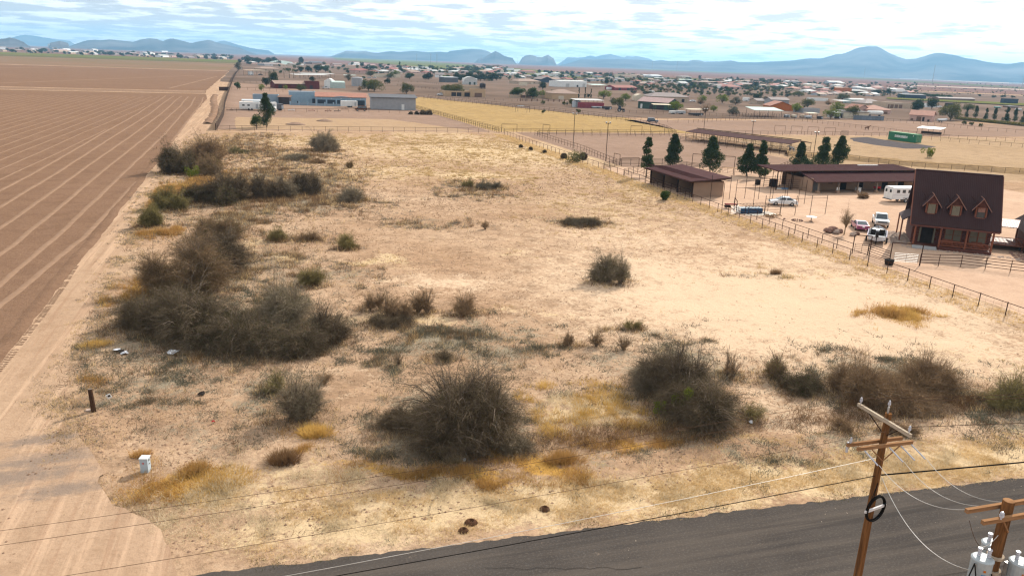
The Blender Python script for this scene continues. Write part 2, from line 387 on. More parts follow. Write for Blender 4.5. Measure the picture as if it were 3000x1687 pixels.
M_SOIL = soil_mat('sandy_soil', (0.345, 0.222, 0.138), (0.575, 0.425, 0.295), (0.195, 0.124, 0.078))  # base toned down for the dimmer left lot; pale patches carry the sunlight
gme = mesh_np('ground', np.stack([X, Y, Zg], -1), 4, quads, M_SOIL); gme.shade_smooth()
cv_ = cover_at(X.ravel(), Y.ravel()); one = np.ones(nx*ny)
for nm, cols in (('cover', (cv_['s'], cv_['g'], cv_['p'], one)), ('cover2', (cv_['o'], one*0, one*0, one))):
    at = gme.attributes.new(nm, 'FLOAT_COLOR', 'POINT'); at.data.foreach_set('color', np.stack(cols, -1).astype(np.float32).ravel())
tag(link('ground', gme), kind='structure')

# ---- asphalt road
M_ASPH = pm('worn_asphalt', (0.070, 0.060, 0.053), (0.046, 0.040, 0.037), rough=0.92, scale=0.25, bump=0.35, bscale=22, coords='World', spec=0.0, contrast=(0.3, 0.75))
def _asphalt_wear(m):
    """wheel-track streaks along the lane, speckled aggregate, wind-blown sand toward the edges"""
    t = m.node_tree; L = t.links.new; b = t.nodes['Principled BSDF']; src = b.inputs['Base Color'].links[0].from_socket; g = [n for n in t.nodes if n.type == 'NEW_GEOMETRY'][0].outputs['Position']
    def nz(sx, sy, det, off=0):
        mp = t.nodes.new('ShaderNodeMapping'); mp.inputs['Scale'].default_value = (sx, sy, 1); mp.inputs['Location'].default_value = (off, off, 0); L(g, mp.inputs[0]); n = t.nodes.new('ShaderNodeTexNoise'); n.inputs['Scale'].default_value = 1; n.inputs['Detail'].default_value = det; n.inputs['Roughness'].default_value = .7; L(mp.outputs[0], n.inputs[0]); return n.outputs[0]
    def rm(v, a, c, lo, hi): r = t.nodes.new('ShaderNodeMapRange'); L(v, r.inputs[0]); r.inputs[1].default_value = a; r.inputs[2].default_value = c; r.inputs[3].default_value = lo; r.inputs[4].default_value = hi; return r.outputs[0]
    def mix(f, a, c):
        n = t.nodes.new('ShaderNodeMixRGB'); L(f, n.inputs[0]); L(a, n.inputs[1]); n.inputs[2].default_value = (*c, 1); return n.outputs[0]
    c = mix(rm(nz(.03, .9, 4), .45, .62, 0, .6), src, (0.092, 0.076, 0.064)); c = mix(rm(nz(9, 9, 4, 3), .50, .68, 0, .55), c, (0.115, 0.10, 0.088)); c = mix(rm(nz(.05, 1.6, 3, 9), .55, .66, 0, .5), c, (0.038, 0.034, 0.032)); c = mix(rm(nz(1.1, 1.6, 6, 5), .66, .76, 0, .7), c, (0.26, 0.20, 0.15))
    L(c, b.inputs['Base Color'])
_asphalt_wear(M_ASPH)
rx_ = np.arange(-60, 400, 0.2)
far_e = 30.95 - rx_*0.046 + (fbm(rx_*2.2, rx_*0, 4, 3)-0.5)*0.32
near_e = 21.9 - rx_*0.046 + (fbm(rx_*2.2, rx_*0+7, 4, 3)-0.5)*0.35
rv = np.concatenate([np.stack([rx_, near_e, rx_*0+0.012], -1), np.stack([rx_, (near_e+far_e)/2, rx_*0+0.06], -1), np.stack([rx_, far_e, rx_*0+0.012], -1)])
k = np.arange(len(rx_)-1); n_ = len(rx_)
rq = np.concatenate([np.stack([k, k+1, n_+k+1, n_+k], -1), np.stack([n_+k, n_+k+1, 2*n_+k+1, 2*n_+k], -1)])
rme = mesh_np('asphalt_road', rv, 4, rq, M_ASPH); rme.shade_smooth()
tag(link('asphalt_road', rme), kind='structure')

_rd = COL.objects['asphalt_road']
for j in range(3):                        # hairline cracks and the paving seam
    rr_ = random.Random(j); x0 = rr_.uniform(4, 34) if j else -40; y0 = rr_.uniform(23, 29.5) if j else 26.1; ln_ = rr_.uniform(4, 9) if j else 130; cr = []; aa = rr_.uniform(-.5, .5) if j else -.046
    for k in range(int(ln_/.4)): cr.append((x0+k*.4*math.cos(aa), y0+k*.4*math.sin(aa)+(rr_.uniform(-.09, .09) if j else rr_.uniform(-.015, .015))))
    bq = MB(); w_ = .011
    for a, b in zip(cr[:-1], cr[1:]): bq.quad((a[0], a[1]-w_, .066), (b[0], b[1]-w_, .066), (b[0], b[1]+w_, .066), (a[0], a[1]+w_, .066))
    bq.build('crack', pm('tar_crack', (.022, .02, .019), (.03, .027, .025)), _rd)

# ---- dirt track along the field, with the mouth onto the road
M_TRACK = soil_mat('track_dirt', (0.345, 0.232, 0.153), (0.41, 0.284, 0.192), (0.275, 0.18, 0.116), attr=False, s=1.6, bump=0.35)
M_FIELD = soil_mat('field_soil', (0.188, 0.114, 0.074), (0.218, 0.134, 0.088), (0.143, 0.085, 0.055), attr=False, s=0.9, bump=0.9)
M_RIDGE = pm('ridge_dry_soil', (0.252, 0.162, 0.109), (0.208, 0.132, 0.088), scale=0.9, bump=0.5, rough=0.95, coords='World', spec=0.0)
Lf = [(-20.0, 30.4), (-20.0, 59.6), (-20.7, 67.3), (-21.2, 78), (-21.7, 93.7), (-22.4, 121), (-23.9, 158), (-25.3, 215.5), (-28, 279.4), (-32.4, 402), (-37, 478), (-48, 800), (-58, 1150), (-84, 2300)]
trk = [(-34, 30.6), (-34, 52)] + Lf[1:] + Rt[::-1]
sheet('dirt_track', trk, M_TRACK, 0.008, 1.3, 0.9, seed=2)
def track_marks(m):
    """wheel ruts along the track and the dark oily stain of crushed asphalt at its mouth"""
    t = m.node_tree; L = t.links.new; b = t.nodes['Principled BSDF']; src = b.inputs['Base Color'].links[0].from_socket; g = [n for n in t.nodes if n.type == 'NEW_GEOMETRY'][0].outputs['Position']
    def rm(v, a, c, lo, hi): r = t.nodes.new('ShaderNodeMapRange'); r.interpolation_type = 'SMOOTHSTEP'; L(v, r.inputs[0]); r.inputs[1].default_value = a; r.inputs[2].default_value = c; r.inputs[3].default_value = lo; r.inputs[4].default_value = hi; return r.outputs[0]
    def nz(sx, sy, det, off=0):
        mp = t.nodes.new('ShaderNodeMapping'); mp.inputs['Scale'].default_value = (sx, sy, 1); mp.inputs['Location'].default_value = (off, off, 0); L(g, mp.inputs[0]); n = t.nodes.new('ShaderNodeTexNoise'); n.inputs['Scale'].default_value = 1; n.inputs['Detail'].default_value = det; n.inputs['Roughness'].default_value = .65; L(mp.outputs[0], n.inputs[0]); return n.outputs[0]
    def mth(op, a, c):
        n = t.nodes.new('ShaderNodeMath'); n.operation = op
        for i, v in ((0, a), (1, c)):
            if isinstance(v, float): n.inputs[i].default_value = v
            else: L(v, n.inputs[i])
        return n.outputs[0]
    def mix(f, a, c):
        n = t.nodes.new('ShaderNodeMixRGB'); L(f, n.inputs[0]); L(a, n.inputs[1]); n.inputs[2].default_value = (*c, 1); return n.outputs[0]
    c = mix(rm(nz(1.1, .035, 4), .48, .62, 0, .6), src, (0.47, 0.32, 0.215)); c = mix(rm(nz(1.7, .05, 4, 8), .52, .64, 0, .5), c, (0.27, 0.165, 0.105))
    f = None
    for cx_, cy_, rx, ry in ((-14.2, 41.9, 3.4, 1.0), (-13.2, 43.6, 3.0, .9), (-11.6, 40.0, 2.0, .8), (-18, 41.5, 4, 1.2), (-14, 46.2, 2.2, .7)):
        mp = t.nodes.new('ShaderNodeMapping'); mp.vector_type = 'TEXTURE'; mp.inputs['Location'].default_value = (cx_, cy_, 0); mp.inputs['Rotation'].default_value = (0, 0, .12); mp.inputs['Scale'].default_value = (rx, ry, 1000); L(g, mp.inputs[0])
        ln = t.nodes.new('ShaderNodeVectorMath'); ln.operation = 'LENGTH'; L(mp.outputs[0], ln.inputs[0]); v = ln.outputs['Value']; f = v if f is None else mth('MINIMUM', f, v)
    f = mth('ADD', f, mth('MULTIPLY', mth('SUBTRACT', nz(1.3, 1.9, 8, 5), 0.5), 2.6))
    c = mix(rm(f, .25, 1.5, .8, 0), c, (0.185, 0.142, 0.115)); L(c, b.inputs['Base Color'])
track_marks(M_TRACK)
# ---- ploughed fields left of the track
fld = sheet('ploughed_field', [(-700, 26), (-31, 30), (-27, 40), (-22, 52)] + Lf[1:9] + [(-31.5, 405), (-35.5, 448), (-700, 451)], M_FIELD, 0.012, 0.6, 2.0, seed=6)
sheet('far_ploughed_field', [(-38, 482), (-46, 800), (-51, 985), (-1500, 985), (-1500, 484)], M_FIELD, 0.05, 0.8, 6.0, seed=8)
sheet('stubble_field', [(-52, 1022), (-70, 1620), (-1800, 1620), (-1800, 1022)], pm('stubble_soil', (0.20, 0.125, 0.082), (0.16, 0.115, 0.062), scale=0.004, coords='World'), 0.1, 1.0, 8.0, seed=9)
M_GREEN = pm('alfalfa_green', (0.10, 0.115, 0.03), (0.14, 0.125, 0.042), scale=0.006, coords='World', rough=0.95, spec=0.0)
M_DULLG = pm('dull_crop', (0.14, 0.11, 0.055), (0.10, 0.10, 0.035), scale=0.003, coords='World', rough=0.95, spec=0.0)
sheet('dull_crop_strip', [(-71, 1640), (-75, 1860), (-2400, 1860), (-2400, 1640)], M_DULLG, 0.3, 4, 20, seed=10)
sheet('green_crop_field', [(-78, 1872), (-92, 2330), (-3000, 2560), (-3000, 1872)], M_GREEN, 0.35, 4, 20, seed=11)
# low banks beside the cross tracks
def ridge_strip(name, pts, w, h, mat, parent=None, seed=0, kind=None, z=0.012, stepm=1.5):
    """low rounded bank of loose soil along a polyline"""
    P = []
    for a, b in zip(pts[:-1], pts[1:]):
        a, b = Vector((*a[:2], 0)), Vector((*b[:2], 0)); n = max(1, int((b-a).length/stepm))
        P += [a.lerp(b, t/n) for t in range(n)]
    P.append(Vector((*pts[-1][:2], 0))); P = np.array([[p.x, p.y] for p in P]); n = len(P)
    tg = np.gradient(P, axis=0); tg /= np.linalg.norm(tg, axis=1)[:, None]+1e-9; nr = np.stack([tg[:, 1], -tg[:, 0]], -1)
    s = np.arange(n)*stepm; V = []
    wob = (fbm(s*0.12, s*0+seed, 3, seed)-0.5)*w*0.5
    for k_, (o, hh) in enumerate(((-0.5, 0), (-0.22, 0.8), (0.0, 1.0), (0.24, 0.75), (0.5, 0))):
        ww = w*(0.8+0.4*fbm(s*0.5, s*0+k_, 3, seed+k_)); hz = h*hh*(0.7+0.6*fbm(s*0.7, s*0+k_*3, 3, seed+9))
        p = P + nr*(o*ww+wob)[:, None]; V.append(np.column_stack([p, z+hz]))
    V = np.array(V).transpose(1, 0, 2).reshape(-1, 3); i_ = np.arange(n-1)[:, None]*5+np.arange(4)[None]
    q = np.stack([i_, i_+1, i_+6, i_+5], -1).reshape(-1, 4)
    me = mesh_np(name, V, 4, q, mat); me.shade_smooth()
    o = link(name, me, parent)
    if kind: tag(o, kind=kind)
    return o
for j in range(6):                        # ridges that drift with the track
    x0 = -22.3-3.75*j-(0.4 if j == 0 else 0); x1 = -34.0-3.6*j
    pts = [(x0+8.0/80*(-20 if j else 0)*0 , max(30, 34+j*2))] if j else [(-24.6, 62)]
    ys = [100, 160, 230, 300, 350, 385, 415+j*1.5]
    fr = [0, .12, .30, .52, .70, .86, 1.0]
    pts += [(x0+(x1-x0)*f+math.sin(y_*0.055+j)*0.28, y_) for f, y_ in zip(fr, ys)]
    ridge_strip('soil_ridge', pts, 0.66, 0.045, M_RIDGE, fld, seed=20+j)
def x_main(y): return -41.2-10.6*max(0, y-134.8)/276
for j in range(26):                       # ridges that run into the sixth one
    x0 = -45.2-3.45*j; ye = 30
    for y_ in range(110, 420, 2):
        if x_main(y_)-0.4 < x0-(y_-140)*0.004: ye = y_; break
    else: ye = 416-j*0.6
    ye = min(ye, 414-j*0.4)
    pts = [(x0+1.2, 60), (x0, 150)] + [(x0-(y_-150)*0.006+math.sin(y_*0.04+j*1.7)*0.3, y_) for y_ in range(190, int(ye), 40)] + [(x0-(ye-150)*0.006, ye)]
    pts = sorted(set(pts), key=lambda q: q[1])
    pts = [p_ for p_ in pts if p_[1] <= ye]
    if len(pts) > 1: ridge_strip('soil_ridge', pts, 0.42, 0.035, M_RIDGE, fld, seed=60+j, stepm=3)
for a, b, w_, h_, nm in (((-37, 466), (-900, 466), 9, 0.5, 'field_bank'), ((-36, 455), (-900, 455), 3, 0.35, 'field_bank'), ((-52, 1003), (-1500, 1003), 12, 0.5, 'field_bank')):
    ridge_strip(nm, [a, b], w_, h_, M_RIDGE, seed=int(w_*7), kind='structure', stepm=5)
for j, (a, b) in enumerate((((-160, 490), (-70, 770)), ((-330, 640), (-190, 960)), ((-420, 760), (-260, 975)), ((-60, 500), (-50, 760)))):
    ridge_strip('faint_field_border', [a, b], 2.2, 0.15, M_RIDGE, seed=90+j, kind='structure', stepm=6)
# dark spill of loose soil between track and wall
M_CLOD = pm('dark_clods', (0.16, 0.10, 0.068), (0.26, 0.165, 0.11), scale=0.8, bump=0.8, coords='World')
ridge_strip('soil_berm', [(-21.0, 262), (-21.6, 300), (-23.8, 340), (-28.5, 400), (-30, 440)], 3.0, 0.5, M_CLOD, seed=120, kind='structure', stepm=1.2)
ridge_strip('track_edge_berm', [(-20.0, 45), (-20.6, 62), (-21.3, 85), (-22.3, 115), (-23.6, 150), (-25, 205)], 1.3, 0.10, M_FIELD, seed=121, kind='structure', stepm=0.8)

# ---- yards, paddocks, straw pasture beyond the lot
M_YARD = soil_mat('yard_dirt', (0.44, 0.30, 0.212), (0.56, 0.40, 0.29), (0.36, 0.238, 0.165), attr=False, s=1.5, bump=0.3)
M_PINKY = soil_mat('paddock_dirt', (0.245, 0.165, 0.122), (0.315, 0.218, 0.164), (0.19, 0.127, 0.094), attr=False, s=0.8, bump=0.3)
M_STRAW = soil_mat('straw_pasture', (0.33, 0.222, 0.095), (0.41, 0.29, 0.14), (0.205, 0.135, 0.07), attr=False, s=0.7, bump=0.5)
M_DRYP = soil_mat('dry_paddock', (0.335, 0.232, 0.14), (0.41, 0.292, 0.185), (0.235, 0.16, 0.10), attr=False, s=0.8, bump=0.5)
sheet('ranch_yard', [(69.2, 36), (69.0, 76), (69.4, 160), (94, 160), (145, 132), (150, 60), (120, 33)], M_YARD, 0.006, 0.5, 2, seed=31)
sheet('riding_arena', [(75, 160), (74.4, 243), (130, 243), (128, 158)], M_PINKY, 0.010, 0.4, 2, seed=32)
sheet('straw_pasture', [(68.6, 245), (61, 350), (66, 462), (81, 463), (131, 436), (149, 404), (154, 364), (146, 300), (141, 246)], M_STRAW, 0.010, 0.6, 3, seed=33)
sheet('house_yard', [(-17, 243.5), (-21, 330), (-33, 620), (66, 620), (66, 243.5)], M_PINKY, 0.006, 0.6, 3, seed=34)
sheet('dry_front_yard', [(-12, 245), (-14, 292), (40, 292), (62, 246)], soil_mat('yard_straw', (0.335, 0.23, 0.14), (0.38, 0.265, 0.172), (0.27, 0.182, 0.118), attr=False, s=0.8), 0.012, 1.0, 2, seed=35)
sheet('container_paddock', [(131, 158), (150, 240), (260, 240), (330, 170), (300, 120), (150, 136)], M_DRYP, 0.008, 1.0, 3, seed=36)
sheet('neighbour_paddock', [(142, 245), (141, 305), (330, 330), (420, 250), (262, 243)], M_PINKY, 0.010, 0.8, 3, seed=37)
sheet('gravel_pad', [G(*p) for p in ((2490, 405), (2540, 402), (2640, 418), (2700, 424), (2742, 430), (2715, 436), (2650, 436), (2560, 425), (2500, 414))], pm('blue_gravel', (0.075, 0.066, 0.068), (0.11, 0.095, 0.094), scale=0.8, coords='World'), 0.014, 0.8, 1.5, seed=38)
sheet('town_soil', [(-40, 640), (-56, 1150), (-84, 2250), (700, 1250), (1500, 520), (900, 220), (420, 330), (140, 320), (84, 460)], pm('town_soil', (0.115, 0.080, 0.060), (0.185, 0.130, 0.100), scale=0.012, coords='World', detail=8), 0.08, 2.0, 12, seed=39)
# fields on the plain behind the houses
M_PLAIN = pm('far_plain_soil', (0.15, 0.085, 0.068), (0.19, 0.112, 0.085), scale=0.0015, coords='World', detail=7, rough=0.95, spec=0.0)
sheet('far_plain', [(-9000, 2600), (-84, 2350), (700, 1300), (1700, 560), (9000, 300), (15000, 6000), (6000, 15000), (-9000, 15000)], M_PLAIN, 0.25, 0, 1, seed=40)
for j, (q, m_, nm) in enumerate((([(970, 165), (1130, 172), (1560, 205), (1800, 226), (1700, 229), (1450, 218), (1150, 190), (985, 176)], M_GREEN, 'green_crop_field'),
                             ([(1580, 226), (1900, 240), (2220, 234), (1900, 228)], M_DULLG, 'dull_crop_strip'),
                             ([(1850, 205), (2450, 228), (3000, 262), (3000, 257), (2450, 223), (1900, 201)], M_DULLG, 'dull_crop_strip'),
                             ([(2600, 292), (3000, 312), (3000, 305), (2600, 288)], M_GREEN, 'green_verge'))):
    sheet(nm, [G(*p) for p in q], m_, 0.5+0.1*j, 2, 20, seed=50+j)
M_PALE = pm('pale_far_soil', (0.52, 0.40, 0.32), (0.42, 0.31, 0.25), scale=0.001, coords='World', rough=0.95)
for j, q in enumerate(([(1700, 195), (2300, 217), (3000, 247), (3000, 241.5), (2300, 212.5), (1700, 191.5)], [(2620, 252), (3000, 266), (3000, 263), (2620, 250)])):
    sheet('pale_flat', [G(*p) for p in q], M_PALE, 0.9+0.1*j, 0, 20, seed=56+j)

# ---- mountains: ridge line read off the photograph, each range at its own distance with slopes and spurs
M_MTN = pm('mountain_rock', (0.15, 0.125, 0.115), (0.035, 0.03, 0.03), scale=0.0012, coords='World', detail=8, rough=1.0, spec=0.0, contrast=(0.35, 0.6))  # strong dark second tone paints relief shading into the rock colour
def range_(pts, dm, depth, seed, name='mountain_range'):
    P = []
    for x, y in pts:
        d = ray(x, y); h = math.hypot(d[0], d[1]); P.append((math.atan2(d[0], d[1]), CAMZ+d[2]/h*dm))
    az = np.array([p[0] for p in P]); hz = np.array([p[1] for p in P])
    n = max(60, int((az[-1]-az[0])*dm/45)); A = np.linspace(az[0], az[-1], n); Hh = np.interp(A, az, hz)
    Hh = Hh*(1+0.04*(fbm(A*dm*0.006, A*0+seed, 4, seed)-.5)); edge = np.clip(np.minimum(np.arange(n), np.arange(n)[::-1])/6.0, 0, 1); Hh = np.maximum(Hh, 3)*edge
    m = 34; tt = np.linspace(-1, 1, m)
    s = A*dm
    V = np.zeros((m, n, 3))
    for j, t_ in enumerate(tt):
        r_ = dm + t_*depth
        spur = fbm(s*0.0022+seed, np.full(n, t_*2.2+seed), 5, seed)
        fall = np.maximum(0, 1-abs(t_)**1.05)
        hh = Hh*(fall**(0.75+0.9*spur))*(1-0.35*(1-fall)*fbm(s*0.006, np.full(n, t_*6), 3, seed+3))
        if t_ == 0: hh = Hh
        hh = np.minimum(hh, Hh*(1-0.25*abs(t_)))
        V[j, :, 0] = np.sin(A)*r_; V[j, :, 1] = np.cos(A)*r_; V[j, :, 2] = hh-2.0*(fall <= 0)
    i_ = np.arange(m*n).reshape(m, n); q = np.stack([i_[:-1, :-1], i_[:-1, 1:], i_[1:, 1:], i_[1:, :-1]], -1).reshape(-1, 4)
    me = mesh_np(name, V, 4, q, M_MTN); me.shade_smooth()
    return tag(link(name, me), kind='structure')
z1, z3, z4, z2 = ZM(0, 0, 2.576), ZM(1200, 130, 2.862), ZM(2000, 100, 2.576), ZM(600, 130, 3.22)
range_([z1(*p) for p in ((-150, 320), (-40, 312), (20, 300), (75, 290), (120, 275), (190, 262), (260, 270), (330, 283), (420, 296), (520, 308), (600, 322))], 17500, 1500, 3)
range_([z1(*p) for p in ((-300, 300), (-160, 285), (-60, 300), (0, 293), (40, 290), (70, 282), (110, 290), (170, 315), (230, 326))], 7000, 900, 5)
range_([z1(*p) for p in ((360, 330), (385, 322), (450, 309), (490, 318), (530, 330))], 7200, 700, 7)
range_([z1(*p) for p in ((480, 330), (520, 316), (560, 305), (640, 308), (700, 298), (760, 303), (830, 297), (880, 302), (960, 310), (1010, 315), (1060, 296), (1130, 287), (1180, 292), (1225, 312), (1270, 293), (1300, 288), (1340, 298), (1380, 308), (1420, 318), (1440, 325), (1500, 312), (1580, 299), (1630, 318), (1660, 326), (1750, 345), (1850, 368), (1950, 378))], 9500, 1300, 9)
range_([z1(*p) for p in ((1560, 345), (1620, 320), (1690, 305), (1750, 322), (1800, 340), (1880, 360), (1950, 373), (2030, 382), (2080, 388))], 13500, 1300, 11)
range_([z2(*p) for p in ((1150, 92), (1190, 80), (1240, 65), (1340, 60), (1440, 68), (1510, 62), (1560, 75), (1620, 82), (1690, 72), (1760, 63), (1830, 72), (1910, 65), (1980, 60), (2050, 68), (2120, 73), (2220, 68), (2290, 75))] +
       [z3(*p) for p in ((120, 60), (200, 68), (270, 62), (330, 55), (400, 48), (460, 42), (530, 38), (600, 42), (650, 55), (690, 75), (760, 95), (860, 122))], 10500, 1300, 13)
range_([z3(*p) for p in ((540, 128), (620, 112), (690, 70), (720, 54), (760, 75), (790, 95), (830, 108), (900, 122))], 8200, 700, 15)
range_([z3(*p) for p in ((910, 124), (940, 112), (970, 95), (1010, 88), (1050, 95), (1070, 107), (1110, 108), (1160, 86), (1190, 108), (1240, 126))], 8800, 700, 17)
range_([z3(*p) for p in ((1230, 130), (1280, 120), (1330, 108), (1400, 112), (1460, 108), (1510, 93), (1560, 103), (1600, 92), (1640, 85), (1680, 78), (1720, 88), (1760, 100), (1800, 110), (1820, 98), (1870, 102), (1900, 97), (1950, 105), (2000, 118), (2060, 142), (2120, 160))], 13500, 1400, 19)
range_([z3(*p) for p in ((1250, 134), (1400, 126), (1600, 124), (1800, 122), (1950, 130), (2050, 138), (2110, 133), (2180, 142), (2260, 138), (2330, 143), (2380, 127), (2440, 135))] +
       [z4(*p) for p in ((120, 200), (160, 208), (300, 205), (370, 198), (420, 210), (560, 212), (700, 205), (840, 198), (960, 180), (1050, 182), (1120, 160), (1170, 145), (1210, 145), (1270, 120), (1320, 95), (1400, 88), (1470, 90), (1510, 110), (1560, 140), (1620, 165), (1690, 188), (1760, 180), (1830, 160), (1890, 138), (1960, 137), (2010, 148), (2060, 155), (2130, 180), (2200, 185), (2280, 205), (2350, 215), (2420, 220), (2490, 222), (2540, 208), (2620, 212), (2750, 200), (2900, 225), (3100, 260))], 10000, 2200, 21)

# ---- the air between: an even, very thin haze over the whole plain
HAZE_TOP = max(float(max((v.co.z for v in o.data.vertices), default=0)) for o in COL.objects if o.name.startswith('mountain_range'))+25
hz = MB().box((0, 0, HAZE_TOP/2-1), (39800, 39800, HAZE_TOP)).build('haze', None); hz['kind'] = 'stuff'
hz['label'] = 'thin blue haze over the whole desert plain'
hm = bpy.data.materials.new('thin_haze'); hm.use_nodes = True; ht = hm.node_tree; ht.nodes.clear()
pv = ht.nodes.new('ShaderNodeVolumePrincipled'); pv.inputs['Color'].default_value = (0.33, 0.66, 1.0, 1)
pv.inputs['Density'].default_value = 7.6e-5; pv.inputs['Anisotropy'].default_value = 0.25
ho = ht.nodes.new('ShaderNodeOutputMaterial'); ht.links.new(pv.outputs[0], ho.inputs['Volume'])
hz.data.materials.append(hm)
# ================================================================== plants
def blades(P, dirs, L, w, rng, bend=0.25):
    """one thin tapered triangle per twig or blade: base points P, unit dirs, lengths, widths"""
    n = len(P); L = np.asarray(L).reshape(-1, 1); w = np.asarray(w).reshape(-1, 1)
    rnd = rng.normal(size=(n, 3)); side = np.cross(dirs, rnd); side /= np.linalg.norm(side, axis=1)[:, None]+1e-9
    tip = P + dirs*L + rng.normal(size=(n, 3))*L*bend*0.3
    V = np.stack([P-side*w/2, P+side*w/2, tip], 1).reshape(-1, 3)
    return V
def sticks(A, B, ra, rb):
    """three-sided tapered prisms from A to B"""
    d = B-A; d = d/(np.linalg.norm(d, axis=1)[:, None]+1e-9); ref = np.where(np.abs(d[:, 2:3]) < 0.9, [[0, 0, 1.0]], [[1.0, 0, 0]])
    u = np.cross(d, ref); u /= np.linalg.norm(u, axis=1)[:, None]; v = np.cross(d, u); R = []
    for P, r in ((A, ra), (B, rb)):
        for k in range(3):
            q = 2*math.pi*k/3; R.append(P+(u*math.cos(q)+v*math.sin(q))*np.asarray(r).reshape(-1, 1))
    V = np.stack(R, 1).reshape(-1, 3); b = np.arange(len(A))[:, None]*6
    Q = np.concatenate([np.stack([b[:, 0]+k, b[:, 0]+(k+1) % 3, b[:, 0]+3+(k+1) % 3, b[:, 0]+3+k], -1) for k in range(3)])
    return V, Q
def norm(a): return a/(np.linalg.norm(a, axis=1)[:, None]+1e-9)

M_BARK = pm('dark_bark', (0.23, 0.18, 0.138), (0.10, 0.077, 0.06), scale=4)
M_TWIG = {'grey': pm('grey_twigs', (0.28, 0.228, 0.155), (0.17, 0.135, 0.09), scale=0.8, rnd=0.12, spec=0.0),
          'brown': pm('brown_twigs', (0.31, 0.205, 0.115), (0.19, 0.125, 0.072), scale=0.8, rnd=0.12, spec=0.0),
          'olive': pm('olive_twigs', (0.27, 0.22, 0.09), (0.17, 0.14, 0.06), scale=0.8, rnd=0.12, spec=0.0),
          'dark': pm('dark_twigs', (0.165, 0.124, 0.078), (0.075, 0.056, 0.036), scale=0.8, rnd=0.12, spec=0.0),
          'tan': pm('tan_twigs', (0.33, 0.24, 0.15), (0.20, 0.14, 0.085), scale=0.8, rnd=0.12, spec=0.0)}
M_GRN = {'olive': leafmat('olive_leaves', (0.115, 0.115, 0.038), (0.07, 0.072, 0.025)),
         'bright': leafmat('yellow_green_leaves', (0.17, 0.20, 0.03), (0.10, 0.13, 0.02)),
         'green': leafmat('green_leaves', (0.065, 0.095, 0.028), (0.035, 0.055, 0.016)),
         'pine': leafmat('pine_needles', (0.060, 0.085, 0.034), (0.030, 0.048, 0.018), transl=0.25),
         'dark': leafmat('dark_green_leaves', (0.046, 0.062, 0.027), (0.024, 0.036, 0.016), transl=0.25),
         'sage': leafmat('grey_green_leaves', (0.15, 0.14, 0.10), (0.09, 0.085, 0.06)),
         'grey': leafmat('grey_weeds', (0.29, 0.245, 0.185), (0.18, 0.15, 0.11), transl=0.2),
         'orange': leafmat('orange_grass', (0.46, 0.27, 0.095), (0.30, 0.165, 0.055)),
         'straw': leafmat('straw_grass', (0.62, 0.45, 0.235), (0.46, 0.32, 0.155)),
         'gold': leafmat('golden_grass', (0.60, 0.40, 0.13), (0.42, 0.26, 0.075)),
         'pale': leafmat('pale_grass', (0.62, 0.51, 0.35), (0.44, 0.35, 0.22)),
         'brown': leafmat('brown_weeds', (0.22, 0.13, 0.065), (0.13, 0.075, 0.04))}

